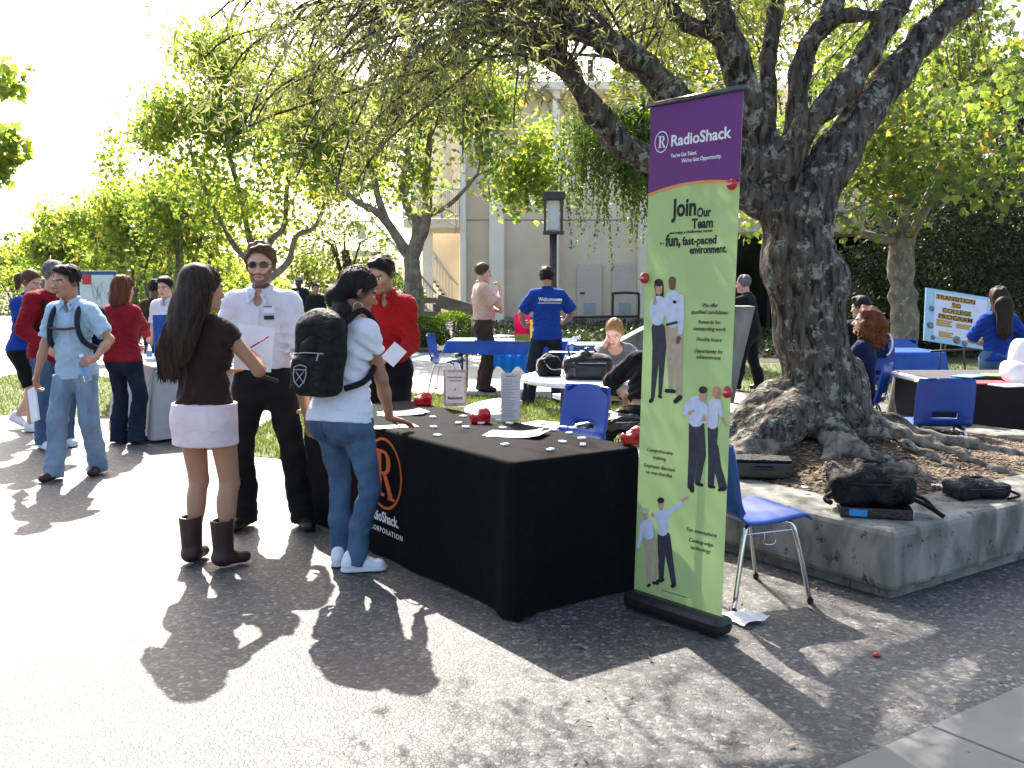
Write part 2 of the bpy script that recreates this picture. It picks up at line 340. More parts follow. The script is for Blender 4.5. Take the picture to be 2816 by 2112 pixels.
def person(label, pos, yaw, h=1.75, fem=False, bw=1., lean=0., side=0., twist=0., dz=0., pel=(0, 0), hands=None, feet=None, head=(0, 0, 0), skin=(.45, .25, .16),
           hair=None, top=None, bot=None, shoes=None, beard=None, knee=None, res=.012, group=None, ground=0., extra=None, cat="person", belt=None, lips=None, browc=None, collarbone=.0):
    root = thing("person", label, cat, (pos[0], pos[1], ground), R(yaw), group)
    s = h / 1.75; hs = 1.09 * (.55 + .45 * s); J = {}
    up = rotv((0, 0, 1), (1, 0, 0), -R(lean)); up = rotv(up, (0, 1, 0), R(side)); rx = rotv((1, 0, 0), (0, 1, 0), R(side))
    up2 = rotv(up, rx, -R(lean * .25)); fw = nrm(np.cross(up, rx)); rt = rotv(rx, up, R(twist)); ft = nrm(np.cross(up, rt))
    C = np.array((pel[0], pel[1], .93 * s + dz)); waist = C + up * .15 * s; chest = C + up * .35 * s; ub = C + up * .35 * s + up2 * .11 * s; nb = C + up * .35 * s + up2 * .19 * s
    sw = (.178 if not fem else .158) * s * (.5 + .5 * bw); J.update(C=C, waist=waist, chest=chest, nb=nb, up=up, ft=ft, rt=rt, s=s)
    hipx = (.088 if not fem else .095) * s
    hips = {'R': C + rx * hipx - up * .03 * s, 'L': C - rx * hipx - up * .03 * s}
    sh = {'R': ub + rt * sw - up2 * .005, 'L': ub - rt * sw - up2 * .005}
    feet = feet or {}; hands = hands or {}
    F = {}; A = {}
    for q, sg in (('R', 1), ('L', -1)):
        f = feet.get(q, (sg * .10 * s, 0.0, sg * -6)); lift = f[3] if len(f) > 3 else 0.; tilt = f[4] if len(f) > 4 else 0.
        tz = R(f[2]); td = np.array((-math.sin(tz), math.cos(tz), 0)); ank = np.array((f[0], f[1], .085 * s + lift))
        kn, ank = ik(hips[q], ank, .425 * s, .41 * s, (knee or {}).get(q, td + np.array((sg * .05, 0, .1))))
        F[q] = (kn, ank, td, tilt)
        hd = hands.get(q)
        if hd is None: hd = dict(t=sh[q] + np.array((sg * .07, .05, -.52)) * s)
        t = np.array(hd['t'], float); hint = hd.get('e', (sg * .5, -.8, -.3))
        el, wr = ik(sh[q], t, .285 * s, .255 * s, hint); dd = nrm(hd.get('d', nrm(wr - el) + np.array((0, .15, 0)))); pn = hd.get('n', (-sg, 0, 0))
        A[q] = (el, wr, dd, pn, hd.get('c', .45), hd.get('sp', 0.03))
    J['A'] = A; J['F'] = F; J['sh'] = sh
    # head frame
    hy, hpit, hro = [R(a) for a in head]
    hz = nrm(.35 * up2 + .65 * np.array((0, 0, 1)) if lean < 35 else up2); hx = nrm(rt - hz * rt.dot(hz)); hf = np.cross(hz, hx)
    hx = rotv(hx, hz, hy); hf = rotv(hf, hz, hy); hf, hz = rotv(hf, hx, hpit), rotv(hz, hx, hpit); hx, hz = rotv(hx, hf, hro), rotv(hz, hf, hro)
    hc = nb + (up2 * .5 + hz * .5) * .125 * hs + hf * .022 * hs + hz * .025
    Hm = np.stack([hx, hf, hz], 1)
    def hp(x, y, z): return hc + Hm @ (np.array((x, y, z)) * hs)
    J['hp'] = hp; J['Hm'] = Hm; J['hc'] = hc; J['hs'] = hs
    root_l = nb - up2 * .05 * s
    H = [cap(root_l, hp(0, -.018, -.055), .056 * s * (.86 if fem else 1), .05 * hs * (.86 if fem else 1), .02),
         ell(hp(0, -.012, .032), np.array((.075, .094, .086)) * hs, .03, Hm), ell(hp(0, .024, -.03), np.array((.060, .068, .082)) * hs, .03, Hm),
         ell(hp(0, .034, -.078), np.array((.048 if not fem else .041, .048, .034)) * hs, .025, Hm), cap(hp(0, .086, .004), hp(0, .110, -.030), .0075 * hs, .0125 * hs, .01),
         ell(hp(0, .098, -.035), np.array((.0165, .014, .009)) * hs, .008, Hm), cap(hp(-.034, .080, .019), hp(.034, .080, .019), .010 * hs, None, .014),
         ell(hp(.036, .062, -.026), np.array((.024, .022, .022)) * hs, .02, Hm), ell(hp(-.036, .062, -.026), np.array((.024, .022, .022)) * hs, .02, Hm),
         ell(hp(.031, .096, .003), np.array((.016, .014, .010)) * hs, .012, Hm, True), ell(hp(-.031, .096, .003), np.array((.016, .014, .010)) * hs, .012, Hm, True),
         ell(hp(.031, .0745, .001), np.array((.013, .013, .012)) * hs, .003, Hm), ell(hp(-.031, .0745, .001), np.array((.013, .013, .012)) * hs, .003, Hm),
         ell(hp(0, .090, -.061), np.array((.023, .011, .0058)) * hs, .006, Hm), ell(hp(0, .089, -.072), np.array((.019, .011, .0065)) * hs, .006, Hm),
         ell(hp(0, .077, -.098), np.array((.022, .018, .016)) * hs, .02, Hm)]
    for sg in (1, -1): H += [ell(hp(sg * .074, -.006, -.004), np.array((.009, .020, .031)) * hs, .006, Hm @ np.array(Matrix.Rotation(sg * .35, 3, 'Z'))), ell(hp(sg * .082, .002, -.002), np.array((.006, .011, .018)) * hs, .006, Hm, True)]
    skin = np.array(skin); lipc = np.array(lips) if lips is not None else skin * np.array((.82, .55, .55)); hb = np.array(browc if browc is not None else (.03, .02, .015))
    def headcol(V):
        q = (V - hc) @ Hm / hs; x, y, z = np.abs(q[:, 0]), q[:, 1], q[:, 2]; c = np.tile(skin, (len(V), 1))
        ck = np.exp(-(((x - .04) / .02) ** 2 + ((z + .03) / .02) ** 2)) * (y > .03); c = c * (1 + ck[:, None] * np.array((.10, -.12, -.12)))
        c[(y > .07) & ((x / .026) ** 2 + ((z + .0665) / .0115) ** 2 < 1)] = lipc
        c[(y > .08) & (x < .023) & (np.abs(z + .0662) < .0014)] = lipc * .35
        e = (y > .06) & (((x - .031) / .0145) ** 2 + ((z - .0005) / .0075) ** 2 < 1); c[e] = (.55, .52, .5)
        c[e & (((x - .031) / .0065) ** 2 + (z / .0075) ** 2 < 1)] = (.02, .013, .01); c[e & (z > .0045)] = (.02, .014, .01)
        c[(y > .055) & (x > .010) & (x < .052) & (np.abs(z - (.0205 + .1 * (x - .03) * (x < .035) - .25 * np.maximum(x - .035, 0))) < .0042)] = hb
        c[(y > .09) & (((x - .008) / .005) ** 2 + ((z + .0405) / .004) ** 2 < 1)] = skin * .25
        if hair:
            hl = hair.get('line', (0, .060, .058)); dd_ = (q[:, 1] - hl[1]) * .80 - (q[:, 2] - hl[2]) * .60; kk = np.clip(1 - dd_ / .016, 0, 1) * (dd_ > -.03) * (z > -.045) * .8; kk = np.where(z < .03, kk * (x > .05), kk)[:, None]; c = c * (1 - kk) + hb * kk
        if beard:
            bz = (z < -.038 + np.maximum(0, x - .045) * 1.6) & (y > -.005) & (z > -.13); bz &= ~((y > .07) & ((x / .029) ** 2 + ((z + .0665) / .0155) ** 2 < 1)); bz &= ~((x < .035) & (z > -.045) & (y > .06))
            k = np.where(bz, beard[1], 0)[:, None]; c = c * (1 - k) + np.array(beard[0]) * k
        return np.clip(c, 0, 1)
    # skin: trunk + limbs
    B = []
    e0 = -.012
    wv = (.155, .135, .158, .12) if not fem else (.165, .120, .140, .105)
    wv = [a * s * (.35 + .65 * bw) for a in wv]
    def trunk(e, kf=.70):
        b2 = (.02 * max(bw - 1, 0) * 4) * s
        P = [cap(C - up * .05 * s - rx * .03 * s, C - up * .05 * s + rx * .03 * s, wv[0] - .03 * s + e, None, .05, fw, kf * 1.02), cap(C, waist + ft * b2, wv[0] * .93 + e, wv[1] + e, .05, fw, kf), cap(waist + ft * b2, chest, wv[1] + e, wv[2] + e, .05, ft, kf), cap(chest, ub - up2 * .05 * s, wv[2] + e, wv[3] + e, .05, ft, kf * .95),
             cap(sh['L'] + rt * .02, sh['R'] - rt * .02, .052 * s + e, None, .05), cap(nb - up2 * .03 * s + rt * .02, sh['R'] - rt * .03, .042 * s + e, .045 * s + e, .05), cap(nb - up2 * .03 * s - rt * .02, sh['L'] + rt * .03, .042 * s + e, .045 * s + e, .05)]
        for sg in (1, -1):
            P.append(ell(C + rx * sg * .075 * s - fw * .055 * s - up * .055 * s, np.array((.085, .085 if fem else .072, .095)) * s * (.6 + .4 * bw) + e, .05))
            if fem: P.append(ell(chest + rt * sg * .07 * s + ft * .075 * s - up * .03 * s, np.array((.06, .055, .06)) * s + e, .05))
        if bw > 1.05 and not fem: P.append(ell(waist + ft * .05 * s - up * .03 * s, np.array((.13, .10, .13)) * s * bw * .95 + e, .06))
        return P
    bare_leg = bot is None or bot.get('len', 2.) < 1.6 or bool(bot.get('skirt'))
    B += trunk(e0)
    am = (.050 if not fem else .043) * s * (.4 + .6 * bw)
    for q, sg in (('R', 1), ('L', -1)):
        el, wr, dd, pn, cu, sp_ = A[q]; kn, ank, td, tilt = F[q]
        B += [cap(sh[q] - rt * sg * .005, el, am * 1.05, am * .82, .03), cap(el, el + (wr - el) * .4, am * .82, am * .82, .02), cap(el + (wr - el) * .35, wr, am * .82, am * .54, .02)]
        lg = s * (.5 + .5 * bw) * (1 if bare_leg else .80)
        B += [cap(hips[q], kn, .085 * lg, .056 * lg, .04), cap(kn, ank, .054 * lg, .036 * lg, .02), ell(kn + (ank - kn) * .3 - td * .018 * s, np.array((.047, .052, .105)) * lg, .03)]
    V, Q = sdf_mesh(B, res, pad=.02); Vs = [V]; Qs = [Q]; Cs = [np.tile(skin, (len(V), 1))]; off = len(V)
    V, Q = sdf_mesh(H, min(res * .42, .0075), pad=.015); Vs.append(V); Qs.append(Q + off); Cs.append(headcol(V)); off += len(V)
    for q, sg in (('R', 1), ('L', -1)):
        el, wr, dd, pn, cu, sp_ = A[q]; V, Q = sdf_mesh(hand_prims(wr, dd, pn, cu, sg, s * (.94 if fem else 1.02), sp_), min(res * .45, .008), pad=.012)
        Vs.append(V); Qs.append(Q + off); Cs.append(np.tile(skin, (len(V), 1)) * np.array((1.02, .95, .95))); off += len(V)
    me = npmesh("body", np.concatenate(Vs), np.concatenate(Qs)); setcol(me, np.concatenate(Cs)); obj("body", me, root, SKINM)
    # garments
    def wr_disp(amp, seed, cr=(), st=(1, 1, 1.7), lo=9, hi=30):
        w1 = waves(7, lo, hi, seed, st); w2 = waves(5, 3, 9, seed + 1); w3 = waves(4, 10, 22, seed + 2); qr = np.random.RandomState(seed)
        cs = [(V3(c), r * s, 6.28 / (lam * s), am_ * s, nrm(np.array(d) + qr.normal(0, .25, 3)), qr.uniform(0, 6)) for c, r, lam, am_, d in cr]
        def f(X, Y, Z):
            q = wnoise(X, Y, Z, w2); o = amp * (wnoise(X + .02 * q, Y + .02 * q, Z + .05 * q, w1) * .6 + q * .5)
            if cs:
                wob = wnoise(X, Y, Z, w3)
                for c, r, k, am_, d, ph in cs:              # creases gathered round a joint
                    dx, dy, dz_ = X - c[0], Y - c[1], Z - c[2]; g = np.exp(-(dx * dx + dy * dy + dz_ * dz_ * .7) / (r * r)); t_ = np.sin((dx * d[0] + dy * d[1] + dz_ * d[2]) * k + ph + 2.2 * wob)
                    o = o + am_ * g * (t_ * np.abs(t_) ** .3)
            return o
        return f
    seed = int(abs(pos[0] * 1000 + pos[1] * 77)) % 9999
    if bot:
        e = bot.get('e', .014) * s; P = []; L = bot.get('len', 2.); wz = bot.get('waist', .10) * s
        if top and top.get('hem', 0) < -.02: wz = min(wz, (top['hem'] + .035) * s)
        if bot.get('skirt'):
            z1 = bot['skirt']; k1 = C - np.array((0, 0, z1 * s)); P += [cap(C + up * wz, k1, wv[0] + e + .011, wv[0] + e + .014, .03, fw, .84, 3)]
            for sg in (1, -1): P.append(ell(C + rx * sg * .075 * s - fw * .055 * s - up * .055 * s, np.array((.084, .086, .09)) * s + e, .05))
        else:
            tb = trunk(e); P += tb[:2] + [t for t in tb if t[0] == 'ell'][:1] + [t for t in tb if t[0] == 'ell'][(2 if fem else 1):(3 if fem else 2)]
            rT, rK, rH = [a * s for a in bot.get('r', (.098, .078, .07))]
            for q, sg in (('R', 1), ('L', -1)):
                kn, ank, td, tilt = F[q]; hp_ = hips[q] + np.array((0, 0, .02))
                if L < 1: P += [cap(hp_, hp_ + (kn - hp_) * L, rT, rK, .04, None, 1., 1)]
                elif L < 1.6: P += [cap(hp_, kn, rT, rK, .04), cap(kn, kn + (ank - kn) * (L - 1), rK, rH, .02, None, 1., 1)]
                else:
                    hem = ank + (ank - kn) / np.linalg.norm(ank - kn) * bot.get('hem', .05) * s; mid = kn + (hem - kn) * .5 - td * .01
                    P += [cap(hp_, kn, rT, rK, .04), cap(kn, mid, rK, (rK + rH) * .5, .02), cap(mid, hem + td * .012, (rK + rH) * .5, rH, .02, None, 1., 1)]
        P.append(plane_cut(C + up * wz, up))
        sdf_obj(bot.get('name', 'skirt' if bot.get('skirt') else ('shorts' if L < 1.6 else 'trousers')), P, res, bot['m'], root, wr_disp(bot.get('wr', .005), seed + 5, [] if bot.get('skirt') else sum([[(F[q][0] - F[q][2] * .05 + np.array((0, 0, .01)), .10, .066, .0045, (.7 if q == 'L' else -.7, .6, 1)), (F[q][1] + np.array((.02, 0, .03)), .10, .060, .0060, (.6, -.5, 1)), (hips[q] - np.array((0, 0, .09)), .13, .08, .0055, (.9 if q == 'L' else -.9, .2, .8)), (F[q][0] + (F[q][1] - F[q][0]) * .5, .14, .11, .004, (.9, .5, .7)), (hips[q] + (F[q][0] - hips[q]) * .6, .15, .10, .004, (1., -.4, .6))] for q in 'LR'], [])))
    def patch(name, P_, grow, m_, cuts, par=None):
        """a sewn-on piece: the garment's own surface, a little proud, cut to shape"""
        Q_ = []
        for p_ in P_:
            p_ = list(p_)
            if p_[0] == 'cap': p_[3] += grow; p_[4] += grow
            elif p_[0] == 'ell' and not p_[5]: p_[2] = p_[2] + grow
            Q_.append(tuple(p_))
        for c_, n_ in cuts: Q_.append(plane_cut(c_, nrm(n_)))
        lo_ = np.array([-2, -2, 0.]); hi_ = np.array([2, 2, 3.])
        sdf_obj(name, Q_, min(res * .75, .008), m_, par or root)
    if bot and bot.get('pockets'):
        for sg in (1, -1):
            c0_ = C + rx * sg * .082 * s - up * .125 * s; hw_ = .05 * s
            patch('pocket', [p_ for p_ in P if p_[0] != 'cut'] , .005, bot['pockets'], [(c0_ + rx * hw_, rx), (c0_ - rx * hw_, -rx), (c0_ + up * .05 * s, up), (c0_ - up * .055 * s, -up), (C - fw * .02, fw)])
    if top:
        e = top.get('e', .016) * s; P = trunk(e); hem = C + up * top.get('hem', -.06) * s; sl_ = top.get('sleeve', .55)
        if top.get('hem', 0) < -.02: P.append(cap(waist, hem - up * .04, wv[1] + e + .006, wv[0] + e + .008, .05, fw, .78))
        for q, sg in (('R', 1), ('L', -1)):
            el, wr, dd, pn, cu, sp_ = A[q]; ar = am + top.get('ae', .02) * s
            if sl_ <= 0: continue
            if sl_ < 1: P.append(cap(sh[q] - rt * sg * .01, sh[q] + (el - sh[q]) * sl_, ar * 1.12, ar * 1.06, .035, None, 1., 1))
            else: P += [cap(sh[q] - rt * sg * .01, el, ar * 1.1, ar * .95, .035), cap(el, el + (wr - el) * min(sl_ - 1, .97), ar * .95, ar * .74, .02, None, 1., 1)]
        P.append(plane_cut(hem, -up))
        if top.get('neck') == 'scoop': P.append(ell(nb + ft * .05 * s - up2 * .01, np.array((.085, .085, .085)) * s, .01, None, True))
        else: P.append(ell(nb + up2 * .045 * s + ft * .012, np.array((.068, .074, .088)) * s * (.9 if fem else 1), .006, None, True))
        if top.get('collar'): P.append(ell(nb + ft * .080 * s - up2 * .020 * s, np.array((.034, .065, .072)) * s, .008, None, True))
        if sl_ <= 0:
            for q, sg in (('R', 1), ('L', -1)): P.append(ell(sh[q] + rt * sg * .055 * s - up * .05 * s, np.array((.055, .085, .13)) * s, .02, None, True))
        o = sdf_obj(top.get('name', 'shirt'), P, res, top['m'], root, wr_disp(top.get('wr', .005), seed, sum([[(sh[q] - up * .13 * s, .12, .062, .008, (.8 * sg_, .2, 1)), (waist + rt * sg_ * .09 * s - up * .02, .14, .058, .008, (.5 * sg_, .2, 1)), (A[q][0], .09, .045, .007, nrm(A[q][1] - sh[q])), (chest + rt * sg_ * .06 - up * .10 * s, .15, .085, .006, (1. * sg_, 0, .7)), ((sh[q] + A[q][0]) / 2, .09, .06, .006, nrm(A[q][0] - sh[q]))] for q, sg_ in (('R', 1), ('L', -1))], [])))
        if top.get('placket'):
            c0_ = chest; patch('placket', P[:6] + [p_ for p_ in P if p_[0] == 'ell' and not p_[5]], .004, top['m'], [(c0_ + rt * .017 * s, rt), (c0_ - rt * .017 * s, -rt), (hem, -up), (nb - up2 * .10 * s, up), (C + ft * .05, -ft)])
            c0_ = chest - rt * .085 * s - up * .0 * s; patch('chest_pocket', P[:6], .004, top['m'], [(c0_ + rt * .05 * s, rt), (c0_ - rt * .05 * s, -rt), (c0_ + up * .045 * s, up), (c0_ - up * .07 * s, -up), (C + ft * .06, -ft)])
        if top.get('collar'):
            cp_ = []; ncol = 14; rr = .066 * s
            for i in range(ncol):
                a0 = -math.pi * .5 + 2 * math.pi * (i + .12) / ncol; a1 = -math.pi * .5 + 2 * math.pi * (i + 1.12) / ncol
                pt = lambda a, z: nb + (rt * math.cos(a) * rr + ft * (math.sin(a) * rr * 1.05 + .012)) + up2 * (z + .012 - .034 * max(math.sin(a), 0)) * s
                if math.sin((a0 + a1) / 2) > .90: continue
                cp_.append(cap((pt(a0, .012) + pt(a0, .03)) / 2, (pt(a1, .012) + pt(a1, .03)) / 2, .013 * s, None, .006))
            for sg in (1, -1):
                a = nb + ft * .092 * s - up2 * .022 * s + rt * sg * .026 * s; b = nb + ft * .118 * s - up2 * .070 * s + rt * sg * .052 * s; c_ = nb + ft * .050 * s + rt * sg * .062 * s + up2 * .008 * s
                cp_ += [cap(a, b, .010 * s, .006 * s, .004), cap(c_, b, .012 * s, .006 * s, .008), cap(a, c_, .011 * s, None, .008)]
            sdf_obj('collar', cp_, min(res * .6, .009), top['m'], root)
    if belt:
        tb = cap(C + up * .065 * s, C + up * .105 * s, wv[0] * .93 + .022 * s - .012, wv[0] * .93 + .016 * s - .014, .02, fw, .735, 3); tb2 = cap(waist - up * .085 * s, waist - up * .045 * s, wv[1] + .024 * s, None, .02, ft, .76, 3)
        sdf_obj('belt', [tb], min(res, .01), belt, root)
    shoes = shoes or dict(m=LEATHER)
    for q, sg in (('R', 1), ('L', -1)):
        kn, ank, td, tilt = F[q]; sd = np.array((td[1], -td[0], 0)); f3 = lambda y, x, z: ank + rotv(td * y * s + sd * x * s + np.array((0, 0, z * s)), sd, -R(tilt)); wd = shoes.get('w', 1.)
        if shoes.get('boot'):
            P = [cap(f3(-.005, 0, -.02), f3(-.012, 0, shoes['boot']), .058 * s, .068 * s, .03, None, 1., 1), cap(f3(-.03, 0, -.03), f3(.12, 0, -.045), .050 * s, .046 * s, .03, np.array((0, 0, 1)), .8), plane_cut(f3(0, 0, -.085), (0, 0, -1))]
            if shoes.get('open'): P.append(ell(f3(-.008, 0, shoes['boot']), np.array((.05, .05, .04)) * s, .008, None, True))
        else:
            P = [cap(f3(-.045, 0, -.045), f3(.13, .004 * sg, -.055), .040 * s * wd, .041 * s * wd, .02, np.array((0, 0, 1)), .85), cap(f3(-.02, 0, 0.0), f3(.06, 0, -.035), .040 * s, .034 * s, .03), cap(f3(-.035, 0, -.02), f3(-.03, 0, .0), .037 * s, None, .02), plane_cut(f3(0, 0, -.085), rotv((0, 0, -1), sd, -R(tilt)))]
        so = sdf_obj('boot' if shoes.get('boot') else 'shoe', P, min(res * .6, .011), shoes['m'], root)
        if shoes.get('sole'):
            P = [cap(f3(-.045, 0, -.076), f3(.135, .004 * sg, -.076), .043 * s, .045 * s, .02, np.array((0, 0, 1)), .85), plane_cut(f3(0, 0, -.084), rotv((0, 0, -1), sd, -R(tilt))), plane_cut(f3(0, 0, -.062), rotv((0, 0, 1), sd, -R(tilt)))]
            sdf_obj('sole', P, min(res * .6, .011), shoes['sole'], so)
    if hair:
        vol = hair.get('vol', 0.)
        P = [ell(hp(0, -.016, .036), (np.array((.0835, .101, .094)) + vol) * hs, .02, Hm)]
        if hair.get('top'): P.append(ell(hp(0, .03, .092), np.array((.062, .066, .034)) * hs, .03, Hm))
        a = hair.get('line', (0, .060, .058)); P.append(plane_cut(hp(*a), Hm @ nrm((0, .80, -.60))))
        if hair.get('nape', True): P.append(plane_cut(hp(0, 0, -.072), Hm @ np.array((0, .25, -.97))))
        for x in hair.get('add', []):
            if x[0] == 'c': P.append(cap(hp(*x[1]), hp(*x[2]), x[3] * hs, x[4] * hs, x[5] if len(x) > 5 else .03, Hm @ nrm((0, 1, 0)) if len(x) > 6 else None, x[6] if len(x) > 6 else 1.))
            elif x[0] == 'w': P.append(cap(np.array(x[1]), np.array(x[2]), x[3], x[4], .04, np.array(x[5]) if len(x) > 5 else None, x[6] if len(x) > 6 else 1.))
            else: P.append(ell(hp(*x[1]), np.array(x[2]) * hs, .03, Hm))
        qh = random.Random(seed); sm = MB(); ch = [x for x in hair.get('add', []) if x[0] == 'w']
        if ch and hair.get('strands'):
            nodes = [(np.array(ch[0][1]), ch[0][3])] + [(np.array(x[2]), x[4]) for x in ch[:3]]
            for _ in range(hair['strands']):
                a = qh.uniform(-.15, math.pi + .15); dev = qh.uniform(.97, 1.06); pts = [tuple(hp(math.cos(a) * .07, -.03 - math.sin(a) * .075, .075 + qh.uniform(-.02, .02)))] if hair.get('sr', True) else []
                for (p_, r_) in nodes: pts.append(tuple(p_ + np.array((math.cos(a) * r_ * dev, -math.sin(a) * r_ * .5 * dev, 0)) + np.array((qh.gauss(0, .008), 0, qh.gauss(0, .01)))))
                e_ = np.array(pts[-1]); pts.append(tuple(e_ + np.array((qh.gauss(0, .012), 0, -qh.uniform(.01, .07))))); sm.tube(spline(pts, 4), [.0026] * (len(pts) * 4 - 5) + [.0018, .0008], 3, False)
        for x in [x for x in hair.get('add', []) if x[0] == 'e'] if hair.get('curls') else []:
            for _ in range(hair['curls']):
                v = np.array([qh.gauss(0, 1) for _ in range(3)]); v /= np.linalg.norm(v); c0_ = hp(*(np.array(x[1]) + v * np.array(x[2]) * qh.uniform(.95, 1.15)))
                if ((np.array(c0_) - hc) @ Hm)[1] > .06: continue
                ph_ = qh.uniform(0, 6); rr_ = qh.uniform(.008, .016); d_ = np.array((qh.gauss(0, .3), qh.gauss(0, .3), -1)) * qh.uniform(.02, .05)
                sm.tube([tuple(c0_ + d_ * t_ / 6 + rr_ * np.array((math.cos(ph_ + t_ * 1.3), math.sin(ph_ + t_ * 1.3), 0))) for t_ in range(7)], .004, 4, False)
        nt = hair.get('tufts', 300 if res <= .009 else (120 if res <= .012 else 0)); lp = np.array(hair.get('line', (0, .060, .058))); er = np.array((.0835, .101, .094)) + vol; ec = np.array((0, -.016, .036)); short = hair.get('nape', True)
        for _ in range(nt):
            v = np.array([qh.gauss(0, 1) for _ in range(3)]); v[2] = abs(v[2]) if qh.random() < .6 else v[2]; v /= np.linalg.norm(v); p0 = ec + v * er
            if (p0 - lp) @ nrm((0, .80, -.60)) > -.006 or p0[2] < -.06: continue
            tg = p0 - ec - np.array((0, -.01, .10)); tg -= v * tg.dot(v); tg = nrm(tg + np.array([qh.gauss(0, .35) for _ in range(3)])); Lh = qh.uniform(.018, .04) * (1 if short else 1.6); up_ = qh.uniform(.10, .40 if short else .16)
            pts = [tuple(hp(*(p0 * 1. - v * .004))), tuple(hp(*(ec + nrm(v + tg * Lh * 5) * er + v * Lh * up_ * .4))), tuple(hp(*(ec + nrm(v + tg * Lh * 11) * er + v * Lh * up_)))]
            sm.tube(pts, [.0022, .0018, .0006], 3, False)
        if sm.V: sm.build('hair_strands', hair.get('m2', hair['m']), root)["kind"] = "stuff"
        amp = hair.get('amp', .004); w1 = waves(9, *(hair.get('fr', (60, 130))), seed + 9, hair.get('st', (1, 1, .18)))
        sdf_obj('hair', P, min(res * .5, hair.get('h', .009)), hair['m'], root, lambda X, Y, Z: amp * wnoise(X, Y, Z, w1))
    return root, J
def wpt(root, v):
    return root.location + rotz(root.rotation_euler.z) @ Vector(v)
# ---------------------------------------------------------------- the ground
def groundmat():
    m = bpy.data.materials.new("exposed_aggregate"); m.use_nodes = True; N = m.node_tree.nodes; L = m.node_tree.links; b = N["Principled BSDF"]
    tc = N.new("ShaderNodeTexCoord"); nz = N.new("ShaderNodeTexNoise"); nz.inputs["Scale"].default_value = 26; L.new(tc.outputs["Object"], nz.inputs["Vector"])
    mixv = N.new("ShaderNodeMix"); mixv.data_type = 'VECTOR'; mixv.inputs[0].default_value = .018; L.new(tc.outputs["Object"], mixv.inputs[4]); L.new(nz.outputs["Color"], mixv.inputs[5])
    v = N.new("ShaderNodeTexVoronoi"); v.inputs["Scale"].default_value = 52; L.new(mixv.outputs[1], v.inputs["Vector"])
    v2 = N.new("ShaderNodeTexVoronoi"); v2.feature = 'DISTANCE_TO_EDGE'; v2.inputs["Scale"].default_value = 52; L.new(mixv.outputs[1], v2.inputs["Vector"])
    sx = N.new("ShaderNodeSeparateColor"); L.new(v.outputs["Color"], sx.inputs[0])
    cr = N.new("ShaderNodeValToRGB"); e = cr.color_ramp.elements; e[0].color = (.055, .053, .05, 1); e[1].color = (.34, .32, .29, 1)
    for p, c in ((.3, (.085, .082, .078, 1)), (.55, (.115, .107, .098, 1)), (.8, (.165, .153, .14, 1)), (.93, (.23, .215, .20, 1))): q = e.new(p); q.color = c
    L.new(sx.outputs[0], cr.inputs[0])
    ed = N.new("ShaderNodeMapRange"); ed.inputs[1].default_value = 0; ed.inputs[2].default_value = .11; L.new(v2.outputs["Distance"], ed.inputs[0])
    mx = N.new("ShaderNodeMix"); mx.data_type = 'RGBA'; mx.inputs[6].default_value = (.092, .087, .079, 1); L.new(ed.outputs[0], mx.inputs[0]); L.new(cr.outputs[0], mx.inputs[7])
    n2 = N.new("ShaderNodeTexNoise"); n2.inputs["Scale"].default_value = .8; n2.inputs["Detail"].default_value = 5; L.new(tc.outputs["Object"], n2.inputs["Vector"])
    mr = N.new("ShaderNodeMapRange"); mr.inputs[1].default_value = .25; mr.inputs[2].default_value = .75; mr.inputs[3].default_value = .42; mr.inputs[4].default_value = .92; L.new(n2.outputs[0], mr.inputs[0])
    m2 = N.new("ShaderNodeMix"); m2.data_type = 'RGBA'; m2.blend_type = 'MULTIPLY'; m2.inputs[0].default_value = 1; L.new(mx.outputs[2], m2.inputs[6]); L.new(mr.outputs[0], m2.inputs[7])
    L.new(m2.outputs[2], b.inputs["Base Color"]); b.inputs["Roughness"].default_value = .62; b.inputs["Specular IOR Level"].default_value = .4
    bp = N.new("ShaderNodeBump"); bp.inputs["Strength"].default_value = .4; bp.inputs["Distance"].default_value = .006; L.new(ed.outputs[0], bp.inputs["Height"]); L.new(bp.outputs[0], b.inputs["Normal"])
    return m
AGG = groundmat()
DIRT = mat("dry_earth", (.11, .085, .06), col2=(.2, .16, .12), rough=.95, vs_=3, bump=.5, bs=40)
CONC = mat("smooth_concrete", (.15, .143, .125), col2=(.21, .20, .18), rough=.8, vs_=2.5, bump=.25, bs=140)
CONC_OLD = mat("weathered_concrete", (.085, .08, .065), col2=(.29, .285, .255), rough=.85, vs_=4.5, bump=.5, bs=70, stretch=(1, 1, .5))
LAWN = mat("lawn_soil", (.07, .10, .03), col2=(.13, .13, .06), rough=.95, vs_=4, bump=.5, bs=50)
def sheet(name, poly, z, m, sub=0):
    return tag(obj(name, pymesh(name, [(p[0], p[1], z) for p in poly], [tuple(range(len(poly)))]), None, m), kind="structure")
sheet("ground", [(-400, -40), (400, -40), (400, 900), (-400, 900)], -.012, DIRT)
sheet("plaza", [(-60, -8), (16, -8), (16, 16), (4, 24), (-6, 46), (-60, 60)], -.006, AGG)
# smooth paving strip in the near right corner, its slabs apart by open joints
L0 = gp(813, 766); J0 = gp(929, 726)
strip = tag(obj("pavement", None, loc=(J0.x, J0.y, 0), rot=(0, 0, R(35))), kind="structure")
for i in range(-2, 3):
    for j in range(2):
        MB().box((i * 1.5 + .75 - .0, -.75 - j * 1.5, -.02), (1.49, 1.488, .052), bev=.006).build("slab", CONC, strip)
